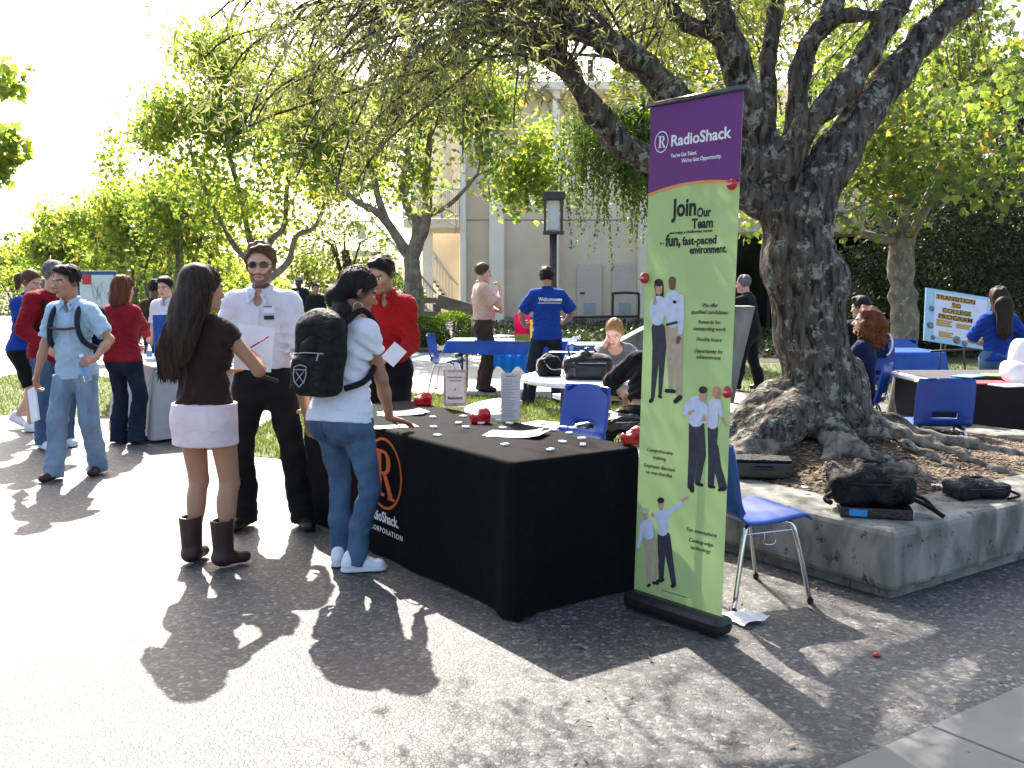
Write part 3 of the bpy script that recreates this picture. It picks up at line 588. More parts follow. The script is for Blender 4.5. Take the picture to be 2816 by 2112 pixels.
# bench-high concrete kerb of the tree planter: four lengths, built with a set-back foot
PC = gp(893, 603); PA, PB = 3.9, 2.75                        # near corner and lengths along AX / BX
planter = thing("planter_wall", "low weathered concrete planter wall around the big leaning tree", "planter", (PC.x, PC.y, 0), R(35))
KH, KW = .36, .46
def kerb(name, x0, x1, y0, y1, z0, z1, m=CONC_OLD, bev=.03):
    MB().box(((x0 + x1) / 2, (y0 + y1) / 2, (z0 + z1) / 2), (x1 - x0, y1 - y0, z1 - z0), bev=bev).build(name, m, planter)
kerb("kerb", 0, KW, 0, PB, .05, KH); kerb("kerb", KW - .12, PA, .001, KW, .052, KH - .0015); kerb("kerb", PA - KW, PA - .003, KW + .004, PB, .05, KH - .003); kerb("kerb", KW + .004, PA - KW - .004, PB - KW, PB - .003, .05, KH - .001)
kerb("foot", .06, PA - .06, .06, .3, -.02, .055, bev=.01); kerb("foot", .06, .3, .304, PB - .06, -.02, .053, bev=.01)
def pl(x, y, z=0): v = AX * x + BX * y; return Vector((PC.x + v.x, PC.y + v.y, z))
TREE = pl(1.35, 1.65)                                       # where the big tree stands
# mound of earth and bark litter inside the planter
def mound_h(x, y):
    dx, dy = x - 1.35, y - 1.65; r = math.hypot(dx * .8, dy); e = min(x - .38, PA - .38 - x, y - .38, PB - .38 - y)
    return (KH - .03) + (.15 * math.exp(-(r / .8) ** 2) + .07 * math.exp(-(r / 1.6) ** 2)) * min(1, max(0, e * 2.2)) + .014 * math.sin(x * 9 + y * 4) * math.sin(y * 8 - x * 3)
n = 60; V = []; F = []
for j in range(n + 1):
    for i in range(n + 1):
        x = .38 + (PA - .76) * i / n; y = .38 + (PB - .76) * j / n; V.append((x, y, mound_h(x, y)))
for j in range(n):
    for i in range(n): a = j * (n + 1) + i; F.append((a, a + 1, a + n + 2, a + n + 1))
mo = tag(obj("mound", pymesh("mound", V, F), None, mat("bark_litter", (.045, .032, .022), col2=(.16, .115, .075), rough=.95, vs_=26, bump=.9, bs=60, dist=.02), (PC.x, PC.y, 0), (0, 0, R(35)), True), kind="structure")
def chips(nn, f, size, m, name, loc, rz, label):
    """flat litter pieces lying on a surface"""
    Vv = []; 
    for _ in range(nn):
        x, y, z = f(); a = rnd.uniform(0, 6.28); L_, w = size * rnd.uniform(.5, 1.4), size * rnd.uniform(.15, .35); t = rnd.uniform(-.25, .25)
        d = Vector((math.cos(a), math.sin(a), t)); s_ = Vector((-math.sin(a), math.cos(a), rnd.uniform(-.3, .3))); p = Vector((x, y, z + .006))
        Vv += [p - d * L_, p + s_ * w, p + d * L_, p - s_ * w]
    o = obj(name, npmesh(name, np.array([tuple(v) for v in Vv]), np.arange(len(Vv)).reshape(-1, 4), False), None, m, loc, (0, 0, rz)); return tag(o, label, "litter", kind="stuff")
def _fm():
    x = rnd.uniform(.42, PA - .42); y = rnd.uniform(.42, PB - .42); return x, y, mound_h(x, y)
LIT = leafmat("dry_leaf", [(0, (.05, .035, .02)), (.5, (.20, .14, .085)), (.8, (.34, .25, .15)), (1, (.12, .05, .03))], .15, .7, .8)
chips(12000, _fm, .027, LIT, "leaf_litter", (PC.x, PC.y, 0), R(35), "brown leaf and bark litter on the mound under the big tree")
chips(420, lambda: (rnd.uniform(.2, 5.5), rnd.uniform(2.6, 5.6), .0), .022, LIT, "fallen_leaves", (0, 0, 0), 0, "dry leaves scattered on the shaded paving")
# lawns, with blades
GRASS = leafmat("grass_blade", [(0, (.07, .12, .02)), (.6, (.13, .18, .035)), (1, (.24, .22, .08))], .4, .5, 1.0)
def lawn(poly, n, label, hgt=.07):
    sheet("lawn", poly, -.001, LAWN); xs = [p[0] for p in poly]; ys = [p[1] for p in poly]; P = []
    def ins(x, y):
        c = False; k = len(poly)
        for i in range(k):
            (x1, y1), (x2, y2) = poly[i][:2], poly[(i + 1) % k][:2]
            if (y1 > y) != (y2 > y) and x < (x2 - x1) * (y - y1) / (y2 - y1) + x1: c = not c
        return c
    while len(P) < n:
        x, y = rnd.uniform(min(xs), max(xs)), rnd.uniform(min(ys), max(ys))
        if ins(x, y): P.append((x, y))
    P = np.array(P); a = nr.uniform(0, 6.28, n); w = nr.uniform(.004, .009, n); hh = nr.uniform(.4, 1.1, n) * hgt; ln = nr.normal(0, .03, (n, 2))
    V = np.zeros((n, 3, 3)); V[:, 0, :2] = P - np.stack([np.cos(a) * w, np.sin(a) * w], 1); V[:, 1, :2] = P + np.stack([np.cos(a) * w, np.sin(a) * w], 1); V[:, 2, :2] = P + ln; V[:, 2, 2] = hh
    tag(obj("grass", npmesh("grass", V.reshape(-1, 3), np.arange(n * 3).reshape(-1, 3), False), None, GRASS), label, "grass", kind="stuff")
g0 = gp(385, 401); 
lawn([(-2.7, 9.2), (-.9, 8.35), (.7, 8.0), (2.2, 8.6), (2.0, 12.9), (.2, 13.6), (-2.9, 14.4)], 26000, "short green grass behind the black table")
lawn([(-8.0, 12.2), (-4.6, 11.6), (-3.2, 12.2), (-3.0, 15.5), (-8.5, 17)], 9000, "strip of grass behind the grey-clothed table")
lawn([(3.3, 13.2), (8, 12.6), (14, 13.5), (14, 19), (3.4, 19)], 16000, "lawn around the trunk of the right plane tree")
lawn([(-22, 15), (-11.5, 16.5), (-11.8, 22), (-24, 24)], 4000, "sunny lawn at the far left edge")
PATHM = mat("path_concrete", (.27, .25, .22), col2=(.36, .34, .30), rough=.8, vs_=1.2, bump=.2, bs=90)
sheet("path", [(-3.0, 14.6), (.2, 13.75), (2.1, 13.0), (3.2, 13.0), (3.2, 19.2), (-.4, 21.5), (-4.0, 23)], -.002, PATHM)
IVY_G = mat("ivy_soil", (.025, .03, .015), col2=(.06, .05, .035), rough=.95, vs_=4, bump=.5, bs=30)
sheet("planting_bed", [(-4.0, 23.2), (-.4, 21.7), (3.2, 19.4), (14, 19.2), (15, 25), (1.0, 25), (-4, 27)], -.003, IVY_G)
sheet("bounce_forecourt", [(-7, 27.2), (-4, 27.1), (1, 25.1), (15, 25.1), (19, 41), (-7, 41)], -.004, PATHM)  # unseen pale ground added to bounce light onto the facade

# ---------------------------------------------------------------- buildings
STUCCO = mat("stucco", (.84, .72, .55), rough=.9, var=.07, vs_=1.2, bump=.25, bs=50)
STUCCO_W = mat("stucco_white", (.90, .82, .68), rough=.9, var=.05, vs_=1.5, bump=.2, bs=50)
TRIM = mat("painted_rail", (.42, .45, .46), rough=.5, var=.1)
DARKM = mat("dark_metal", (.06, .052, .046), rough=.55, var=.2, metal=.3)
GLASS_D = mat("dark_glass", (.012, .014, .015), rough=.08, var=.2, spec=.6)
DOORM = mat("door_paint", (.68, .62, .52), rough=.6, var=.08)
STEP = mat("stair_tread", (.10, .09, .085), rough=.8, var=.2)
def X_(px, Y): return at(px, HZ, Y).x
def Z_(py, Y): return CAMH + (HZ - py) / FPX * Y * (1 + .0054)
def slab(name, px0, px1, py0, py1, Y, d, m, parent, bev=0):
    x0, x1 = X_(px0, Y), X_(px1, Y); z1, z0 = Z_(py0, Y), Z_(py1, Y)
    o = MB().box(((x0 + x1) / 2, Y + d / 2, (z0 + z1) / 2), (abs(x1 - x0), d, z1 - z0), bev=bev).build(name, m, parent); return o
bd = thing("campus_building", "pale two-storey stucco building with fins, balcony and outside stair", "building")
GB = 322
slab("wall", 504.2, 790, 96, GB, 38.6, 8, STUCCO, bd); slab("wall", 466.2, 489, 96, GB, 38.5, 8, STUCCO, bd)
for a, b in ((460, 466), (489.2, 504), (552, 559), (640, 647)): slab("fin", a, b, 92, GB, 37.6, .9, STUCCO_W, bd, .03)
for a, b, y in ((504.4, 551.6, 221), (466.4, 488.8, 221), (559.4, 639.6, 221)): slab("joint", a, b, y, y + .6, 38.48 if a < 500 else 38.58, .03, DARKM, bd)
slab("parapet", 415, 790, 88, 95.8, 37.4, 9, STUCCO_W, bd, .03)
slab("upper_wall", 414, 459.8, 96, 219.5, 40.2, .3, STUCCO_W, bd); slab("balcony_slab", 404, 459.8, 220, 228.5, 37.4, 2.6, STUCCO, bd, .02); slab("beam", 424, 459.8, 228.6, 234, 37.9, .4, STUCCO, bd)
slab("column", 422.6, 432.4, 234.2, GB, 37.9, .4, STUCCO_W, bd, .02); slab("column", 415, 421, 96, 219.5, 37.6, .4, STUCCO_W, bd); slab("back_wall", 426, 459.8, 234.2, GB, 40.4, .25, STUCCO_W, bd)
slab("balcony_door", 440, 450, 150, 219, 40.1, .1, DOORM, bd)
bal = MB(); Yb = 37.5; x0, x1 = X_(404, Yb), X_(459.6, Yb); z0, z1 = Z_(219.8, Yb), Z_(191.5, Yb)
for k in range(30): x = x0 + (x1 - x0) * k / 29; bal.box((x, Yb, (z0 + z1) / 2), (.022, .022, z1 - z0))
for k in (0, 10, 20, 29): x = x0 + (x1 - x0) * k / 29; bal.box((x, Yb + .03, (z0 + z1) / 2), (.05, .03, z1 - z0 + .04))
bal.box(((x0 + x1) / 2, Yb, z1), (x1 - x0, .05, .05)); bal.box(((x0 + x1) / 2, Yb, z0 + .1), (x1 - x0, .03, .03)); bal.build("balcony_railing", TRIM, bd)
st = bpy.data.objects.new("staircase", None); COL.objects.link(st); st.parent = bd
def flight(p0, p1, Y, w, n):
    x0, z0 = X_(p0[0], Y), Z_(p0[1], Y); x1, z1 = X_(p1[0], Y), Z_(p1[1], Y)
    for k in range(n):
        t = (k + .5) / n; x = x0 + (x1 - x0) * t; z = z0 + (z1 - z0) * (k + 1) / n
        MB().box((x, Y + w / 2, z), ((x1 - x0) / n * 1.15, w, .07)).build("step", STEP, st)
    m = MB(); L = Vector((x1 - x0, 0, z1 - z0)); th = .26
    m.add([(x0, Y, z0 - .10), (x1, Y, z1 - .10), (x1, Y, z1 - .10 - th), (x0, Y, z0 - .1 - th), (x0, Y + w, z0 - .10), (x1, Y + w, z1 - .10), (x1, Y + w, z1 - .1 - th), (x0, Y + w, z0 - .1 - th)], [(0, 1, 2, 3), (7, 6, 5, 4), (0, 4, 5, 1), (3, 2, 6, 7), (0, 3, 7, 4), (1, 5, 6, 2)]); m.build("stringer", STUCCO, st)
    m = MB(); nb_ = int((x1 - x0) / .11)
    for k in range(nb_ + 1): t = k / nb_; p = Vector((x0, Y - .05, z0)) + L * t; m.box(p + Vector((0, 0, .5)), (.022, .02, 1.0))
    m.tube([(x0, Y - .05, z0 + 1.02), (x1, Y - .05, z1 + 1.02)], .04, 8); m.tube([(x0, Y - .05, z0 + .1), (x1, Y - .05, z1 + .1)], .025, 6); m.build("stair_railing", TRIM, st)
flight((374, 250), (436, 321), 36.2, 1.3, 15); flight((425, 266), (452, 306), 38.9, 1.2, 10)
slab("landing", 352, 374, 251, 257, 36.2, 3, STUCCO, st, .02)
m = MB(); x0, x1 = X_(352, 36.2), X_(374, 36.2)
for k in range(9): m.box((x0 + (x1 - x0) * k / 8, 36.15, Z_(237, 36.2)), (.025, .025, Z_(223, 36.2) - Z_(251, 36.2)))
m.box(((x0 + x1) / 2, 36.15, Z_(223, 36.2)), (x1 - x0, .05, .05)); m.build("landing_railing", TRIM, st)
slab("notice", 358, 366.5, 226, 240, 36.05, .04, STUCCO_W, st)
MB().tube([(X_(434, 40), 40.2, Z_(257.6, 40)), (X_(458, 40), 40.2, Z_(285, 40))], .045).build("handrail", TRIM, st)
for a, b in ((577, 602), (612, 637)):
    d_ = slab("door", a, b, 264, GB, 38.42, .14, DOORM, bd, .02); slab("vent", a + 7, a + 19, 302.5, 313, 38.38, .035, TRIM, d_)
    MB().tube([(X_(a + 3.5, 38.3), 38.36, Z_(293, 38)), (X_(a + 8, 38.3), 38.36, Z_(293, 38))], .035).build("handle", DARKM, d_)
slab("plinth", 504, 700, 318, 330, 37.2, 1.3, CONC_OLD, bd)
# pipe barrier on the ramp in front of the doors
Yp = 35.; pb = MB().tube(spline([(X_(613, Yp), Yp, Z_(327, Yp)), (X_(613, Yp), Yp, Z_(297, Yp)), (X_(615, Yp), Yp, Z_(293, Yp)), (X_(636, Yp), Yp, Z_(293, Yp)), (X_(639, Yp), Yp, Z_(297, Yp)), (X_(639, Yp), Yp, Z_(327, Yp))], 4), .045)
pb.tube([(X_(540, Yp), Yp, Z_(317, Yp)), (X_(639, Yp), Yp, Z_(316, Yp))], .045); [pb.tube([(X_(q, Yp), Yp, Z_(317, Yp)), (X_(q, Yp), Yp, -.05)], .04) for q in (545, 575, 613, 639)]
tag(pb.build("pipe_railing", DARKM), "dark pipe railing in front of the pale building's doors", "railing")
# low building on the right, under the trees
b2 = thing("low_building", "low flat-roofed building with pale fascia in deep shade behind trees", "building")
slab("fascia", 690, 1010, 203, 233, 27, 5, STUCCO, b2, .02); slab("window_wall", 700, 1080, 233.5, 335, 30, .2, GLASS_D, b2)
for q in (705, 768, 800, 868, 940, 1000): slab("mullion", q, q + 3, 233.5, 335, 29.8, .15, DARKM, b2)
slab("upper_storey", 760, 1100, 120, 202, 34, 6, STUCCO, b2)
for q in range(770, 1100, 26): slab("fin", q, q + 4, 122, 202, 33.4, .55, STUCCO_W, b2)
# concrete cheek wall of the steps behind the white table
Yc = 12.8; poly = [(619, 342), (688, 306), (756, 306), (743, 366), (736, 406), (619, 406)]
m = MB(); nn = len(poly); V = [(X_(a, Yc), Yc, max(Z_(b, Yc), -.03)) for a, b in poly]; V += [(v[0], Yc + .45, v[2]) for v in V]
m.add(V, [tuple(range(nn)), tuple(range(2 * nn - 1, nn - 1, -1))] + [((i + 1) % nn, i, nn + i, nn + (i + 1) % nn) for i in range(nn)])
cw = tag(m.build("concrete_wall", CONC_OLD), "grey concrete cheek wall with sloping top behind the white table", "wall")
# split-rail fence
fe = thing("rail_fence", "brown wooden rail fence below the outside stair", "fence"); Yf = 27.; WOOD = mat("fence_wood", (.10, .085, .065), col2=(.19, .16, .125), rough=.9, vs_=6, bump=.5, bs=40, stretch=(.2, 1, 1))
for q in (385, 404, 437, 462): MB().box((X_(q, Yf), Yf, .42), (.2, .2, 1.1), bev=.02).build("post", WOOD, fe)
for a, b, ya, yb, th in ((380, 437, 299, 300, .16), (437, 482, 300, 313, .34), (380, 437, 312, 313, .13)):
    p, q = Vector((X_(a, Yf), Yf - .13, Z_(ya, Yf))), Vector((X_(b, Yf), Yf - .13, Z_(yb, Yf))); d = q - p
    MB().box((p + q) / 2, (d.length, .08, th), Matrix.Rotation(-math.atan2(d.z, d.x), 3, 'Y'), bev=.015).build("rail", WOOD, fe)
# lamp post with a square lantern
Yl = 20.5; lp = thing("lamp_post", "dark lamp post with flat square hood in front of the building", "lamp post", (X_(553, Yl), Yl, 0))
MB().tube([(0, 0, -.02), (0, 0, Z_(235, Yl))], .075, 12).build("pole", DARKM, lp)
zt, zb = Z_(194, Yl), Z_(235, Yl)
MB().box((0, 0, zt - .08), (.46, .46, .16), bev=.015).build("hood", DARKM, lp)
m = MB(); [m.box((a * .17, b * .17, (zb + zt) / 2 - .08), (.035, .035, zt - zb - .16)) for a in (-1, 1) for b in (-1, 1)]; m.box((0, 0, zb + .02), (.42, .42, .06)); m.build("lantern_frame", DARKM, lp)
MB().box((0, 0, (zb + zt) / 2 - .06), (.24, .24, zt - zb - .26), bev=.01).build("diffuser", mat("opal_glass", (.55, .55, .5), rough=.3, var=.03), lp)
# ---------------------------------------------------------------- trees
BARK = bpy.data.materials.new("furrowed_bark"); BARK.use_nodes = True
def _bark(m, dark, light, lichen, fs, lich_amt, zs=.22, bd=.035):
    N = m.node_tree.nodes; L = m.node_tree.links; b = N["Principled BSDF"]; b.inputs["Roughness"].default_value = .95; b.inputs["Specular IOR Level"].default_value = .15
    tc = N.new("ShaderNodeTexCoord"); mp = N.new("ShaderNodeMapping"); mp.inputs["Scale"].default_value = (1, 1, zs); L.new(tc.outputs["Object"], mp.inputs[0])
    nz = N.new("ShaderNodeTexNoise"); nz.inputs["Scale"].default_value = fs; nz.inputs["Detail"].default_value = 8; nz.inputs["Distortion"].default_value = .6; L.new(mp.outputs[0], nz.inputs["Vector"])
    cr = N.new("ShaderNodeValToRGB"); e = cr.color_ramp.elements; e[0].position = .36; e[0].color = lin(dark); e[1].position = .64; e[1].color = lin(light); L.new(nz.outputs[0], cr.inputs[0])
    n2 = N.new("ShaderNodeTexNoise"); n2.inputs["Scale"].default_value = 9.5; n2.inputs["Detail"].default_value = 9; n2.inputs["Roughness"].default_value = .75; L.new(tc.outputs["Object"], n2.inputs["Vector"])
    mr = N.new("ShaderNodeMapRange"); mr.inputs[1].default_value = lich_amt; mr.inputs[2].default_value = lich_amt + .05; L.new(n2.outputs[0], mr.inputs[0])
    mx = N.new("ShaderNodeMix"); mx.data_type = 'RGBA'; L.new(mr.outputs[0], mx.inputs[0]); L.new(cr.outputs[0], mx.inputs[6]); mx.inputs[7].default_value = lin(lichen); L.new(mx.outputs[2], b.inputs["Base Color"])
    bp = N.new("ShaderNodeBump"); bp.inputs["Strength"].default_value = 1.; bp.inputs["Distance"].default_value = bd; L.new(nz.outputs[0], bp.inputs["Height"]); L.new(bp.outputs[0], b.inputs["Normal"])
_bark(BARK, (.022, .018, .014), (.125, .105, .085), (.24, .25, .20), 26, .54, .3)
ROOTM = bpy.data.materials.new("root_bark"); ROOTM.use_nodes = True; _bark(ROOTM, (.09, .075, .058), (.27, .235, .19), (.25, .23, .19), 14, .60, .8)
PBARK = bpy.data.materials.new("plane_bark"); PBARK.use_nodes = True; _bark(PBARK, (.13, .11, .085), (.24, .21, .165), (.31, .29, .22), 7, .55, .6)
KERBM = bpy.data.materials.new("stained_concrete"); KERBM.use_nodes = True; _bark(KERBM, (.12, .115, .095), (.26, .255, .23), (.060, .056, .042), 7, .57, .5, .006)
for o_ in planter.children: o_.data.materials[0] = KERBM
TWIG = mat("twig", (.045, .036, .028), rough=.9, var=.3)

def leaves(pos, size, asp, seed, droop=.0, shape='d', dirs=None, jitter=1.):
    """one face per leaf: pos (n,3); 'd' diamond, 'p' lobed plane-tree leaf"""
    r = np.random.RandomState(seed); n = len(pos); d = r.normal(size=(n, 3)) * jitter
    if dirs is not None: d = d + dirs
    d[:, 2] -= droop; d /= np.linalg.norm(d, axis=1)[:, None]; a = r.normal(size=(n, 3)); s = np.cross(d, a); s /= np.linalg.norm(s, axis=1)[:, None]; nn = np.cross(d, s)
    L = size * r.uniform(.6, 1.25, n)[:, None]
    if shape == 'd': sh = np.array([(0, 0, 0), (.42, .5, .06), (1, 0, 0), (.42, -.5, .06)]); 
    else: sh = np.array([(0, 0, 0), (.05, .36, .05), (.48, .52, .08), (.50, .24, .02), (1, 0, 0), (.50, -.24, .02), (.48, -.52, .08), (.05, -.36, .05)])
    V = pos[:, None, :] + d[:, None, :] * (sh[:, 0][None, :, None] * L[:, None]) + s[:, None, :] * (sh[:, 1][None, :, None] * L[:, None] * asp) + nn[:, None, :] * (sh[:, 2][None, :, None] * L[:, None])
    return V.reshape(-1, 3), np.arange(n * len(sh)).reshape(n, len(sh))
def strands(starts, L0, L1, nl, seed, sway=.25, drop=1.):
    """hanging twigs: returns twig polylines and leaf positions + directions along them"""
    r = np.random.RandomState(seed); P = []; D = []; T = []
    for s in starts:
        L = r.uniform(L0, L1); a = r.uniform(0, 6.28); o = np.array((math.cos(a), math.sin(a), 0)) * L * sway * r.uniform(.3, 1.6); t = np.linspace(0, 1, 6)[:, None]
        c = np.array(s)[None] + o[None] * np.sqrt(t) + np.array((0, 0, -L * drop))[None] * t ** 1.25 + r.normal(0, .012, (6, 3)) * t; T.append(c)
        u = r.uniform(.05, 1, nl); f = u * 5; i = np.minimum(f.astype(int), 4); w = (f - i)[:, None]; P.append(c[i] * (1 - w) + c[i + 1] * w); dd = c[i + 1] - c[i]; D.append(dd / (np.linalg.norm(dd, axis=1)[:, None] + 1e-6))
    return T, np.concatenate(P), np.concatenate(D)
def blob(c, r, n, seed, shell=.35):
    q = np.random.RandomState(seed); v = q.normal(size=(n, 3)); v /= np.linalg.norm(v, axis=1)[:, None]; u = q.uniform(shell ** 3, 1, n) ** (1 / 3); return np.array(c)[None] + v * u[:, None] * np.array(r)[None]

# the big tree: trunk, limbs and roots as one surface
def D(x, y, Y): return at(x / 2.16, y / 2.16, Y)
def T3(x, y, Y): return at(654.5 + x * .1972, y * .1972, Y)
def Z5(x, y, Y): return at(345.5 + x * .1206, 145.5 + y * .1206, Y)
YT = TREE.y
big = thing("big_tree", "massive leaning tree with furrowed lichened trunk growing from the planter", "tree", (0, 0, 0))
bt = []
def limb(P, k=.045):
    for (a, ra), (b, rb) in zip(P[:-1], P[1:]): bt.append(cap(a, b, ra, rb, k))
limb([(D(1800, 1010, YT + .05), .36), (D(1780, 900, YT), .255), (D(1752, 720, YT), .225), (D(1724, 570, YT), .225), (D(1722, 470, YT), .235)], .10)
bt.append(ell(D(1793, 612, YT - .02), (.12, .15, .17), .12)); bt.append(ell(D(1838, 860, YT), (.10, .14, .25), .15))
limb([(T3(590, 860, YT), .13), (T3(470, 520, YT - .1), .105), (T3(395, 260, YT - .15), .095), (T3(345, 130, YT - .2), .09), (T3(290, -60, YT - .3), .08)], .05)
limb([(T3(340, 190, YT - .15), .05), (T3(180, 130, YT - .2), .042), (T3(90, 60, YT - .3), .036), (T3(30, -60, YT - .4), .032)], .04)
limb([(T3(580, 840, YT + .2), .085), (T3(570, 560, YT + .3), .062), (T3(577, 300, YT + .35), .056), (T3(612, 60, YT + .4), .05), (T3(625, -80, YT + .4), .045)], .05)
limb([(T3(690, 780, YT + .15), .085), (T3(722, 560, YT + .1), .066), (T3(732, 370, YT + .1), .064), (T3(790, 210, YT + .1), .062), (T3(890, 90, YT + .1), .06), (T3(935, -80, YT + .1), .055)], .05)
limb([(T3(880, 105, YT + .1), .036), (T3(1000, 75, YT), .03), (T3(1140, 85, YT), .027), (T3(1270, 50, YT), .022)], .04)
limb([(T3(660, 850, YT - .1), .11), (T3(770, 640, YT - .15), .082), (T3(870, 540, YT - .15), .08), (T3(980, 430, YT - .1), .085), (T3(1085, 270, YT), .085), (T3(1180, 110, YT + .1), .08), (T3(1270, -60, YT + .2), .075)], .05)
limb([(T3(800, 990, YT), .17), (T3(930, 760, YT + .05), .145), (T3(1050, 590, YT + .1), .12), (T3(1210, 380, YT + .2), .105), (T3(1370, 190, YT + .3), .10), (T3(1550, 20, YT + .4), .095), (T3(1690, -120, YT + .5), .085)], .08)
FL = [(D(1660, 450, YT), .11), (D(1540, 372, YT - .2), .088), (D(1400, 345, YT - .4), .088), (D(1335, 312, YT - .5), .078), (D(1290, 245, YT - .6), .070), (D(1222, 150, YT - .7), .058), (D(1130, 82, YT - .8), .048), (D(1040, 30, YT - .9), .04), (D(950, -25, YT - 1.), .034)]
limb(FL); GL = [(D(1640, 370, YT - .05), .09), (D(1530, 275, YT - .25), .085), (D(1450, 205, YT - .4), .092), (D(1375, 128, YT - .6), .080), (D(1250, 55, YT - .9), .068), (D(1160, -25, YT - 1.1), .06)]
limb(GL); limb([(D(1288, 240, YT - .6), .045), (D(1240, 155, YT - .5), .036), (D(1200, 95, YT - .45), .032), (D(1110, 50, YT - .4), .026), (D(1030, 60, YT - .4), .02)])
rts = [((-.95, -.30), .80, .135), ((-.66, -.75), .85, .13), ((-.1, -1), .5, .05), ((.45, -.9), .8, .045), ((.95, -.35), 1.2, .05), ((1, .1), 1.5, .05), ((.78, -.62), .9, .035), ((-1, .25), .8, .08)]
for (dx, dy), Ln, rr in rts:
    d = Vector((dx, dy, 0)).normalized(); sd_ = Vector((-d.y, d.x, 0)); prev = None
    for i in range(7):
        t = i / 6; w = Vector((TREE.x, TREE.y, 0)) + d * (.22 + t * Ln) + sd_ * (.10 * math.sin(t * 4 + dx * 7)); l_ = w - Vector((PC.x, PC.y, 0)); z = mound_h(l_.dot(AX), l_.dot(BX))
        p = Vector((w.x, w.y, z + .16 * (1 - t) ** 2 + rr * (.35 - .75 * t))); r_ = rr * (1.15 - .55 * t)
        if prev: bt.append(cap(prev[0], p, prev[1], r_, .08))
        prev = (p, r_)
w1 = waves(14, 42, 95, 3, (1, 1, .16)); w2 = waves(6, 6, 16, 4)
V, Q = sdf_mesh(bt, .02, lambda X, Y, Z: .0085 * wnoise(X, Y, Z, w1) + .006 * wnoise(X, Y, Z, w2))
zc = V[Q].mean(1); 
me = npmesh("trunk", V, Q); me.materials.append(BARK); me.materials.append(ROOTM)
rd = np.hypot(zc[:, 0] - TREE.x, zc[:, 1] - TREE.y); me.polygons.foreach_set("material_index", ((zc[:, 2] < .56 + .07 * wnoise(zc[:, 0], zc[:, 1], zc[:, 2], waves(6, 8, 22, 19))) & (rd > .40)).astype(np.int32))
obj("trunk", me, big)
# secondary branches and weeping foliage
br = MB(); starts = []
def canopy(c, r, nb, ns, seed, src):
    q = random.Random(seed); base = blob(c, r, nb, seed, .1)
    for b in base:
        s_ = Vector(q.choice(src)); e = Vector(b); mid = (s_ + e) / 2 + Vector((q.uniform(-.2, .2), q.uniform(-.2, .2), q.uniform(.1, .35)))
        P = spline([s_, mid, e, e + (e - mid) * .25 - Vector((0, 0, .12))], 4); br.tube(P, [.008 * (1 - .8 * i / len(P)) + .0018 for i in range(len(P))], 5, False)
        for k in range(ns):
            t = P[q.randrange(len(P) // 3, len(P))]; starts.append((t.x + q.gauss(0, .16), t.y + q.gauss(0, .16), t.z + q.gauss(0, .10)))
srcL = [tuple(p[0]) for p in FL[5:]] + [tuple(p[0]) for p in GL[3:]]
srcT = [tuple(T3(290, -60, YT - .3)), tuple(T3(30, -60, YT - .4)), tuple(T3(625, -80, YT + .4))]
srcR = [tuple(T3(935, -80, YT)), tuple(T3(1300, -80, YT + .2)), tuple(T3(1700, -140, YT + .5))]
canopy(at(365, -5, 4.7), (.50, .5, .28), 26, 12, 1, srcL); canopy(at(320, 45, 4.9), (.34, .4, .24), 10, 10, 21, srcL)
canopy(at(480, -10, 5.6), (.95, .8, .36), 42, 12, 2, srcL); canopy(at(425, 85, 5.9), (.75, .5, .26), 18, 8, 3, srcL); canopy(at(340, 115, 5.2), (.36, .3, .2), 7, 8, 23, srcL)
canopy(at(600, -20, 6.6), (.8, .7, .45), 26, 11, 4, srcT + srcL); canopy(at(700, -30, 8.3), (1.4, .7, .8), 30, 10, 5, srcT)
canopy(at(900, -20, 8.6), (1.6, .7, .8), 34, 10, 6, srcR); canopy((.6, 10.0, 5.3), (2.2, 1.9, .8), 58, 18, 7, srcT); canopy((3.4, 9.2, 5.6), (2.2, 1.8, .9), 66, 18, 8, srcR)
canopy((2.2, 11.6, 6.2), (2.6, 1.5, .9), 45, 13, 9, srcR); canopy((1.5, 6.5, 5.3), (1.8, 1.8, .7), 40, 15, 10, srcT); canopy((4.6, 6.8, 5.0), (1.2, 1.4, .8), 26, 13, 12, srcR); canopy((2.9, 13.4, 7.2), (2.2, 1.3, .9), 30, 13, 13, srcR)
br.build("branch", BARK, big)
T, P, Dr = strands(starts, .12, .40, 17, 5, 1.1, .6)
V, Q = leaves(P, .056, .18, 6, .12, 'd', Dr * .5, .62)
OLIVE = leafmat("olive_leaf", [(0, (.11, .13, .075)), (.5, (.18, .20, .115)), (.85, (.27, .28, .16)), (1, (.34, .33, .13))], .48, .42, 1.4)
obj("crown", npmesh("crown", V, Q, False), big, OLIVE)
tw = np.concatenate([np.stack([c - (.0011, 0, 0), c + (.0011, 0, 0)], 1).reshape(-1, 3) for c in T]); k = np.arange(len(T))[:, None] * 12 + np.arange(0, 10, 2)[None]; k = k.ravel()
obj("twigs", npmesh("twigs", tw, np.stack([k, k + 1, k + 3, k + 2], 1), False), big, TWIG)["kind"] = "stuff"

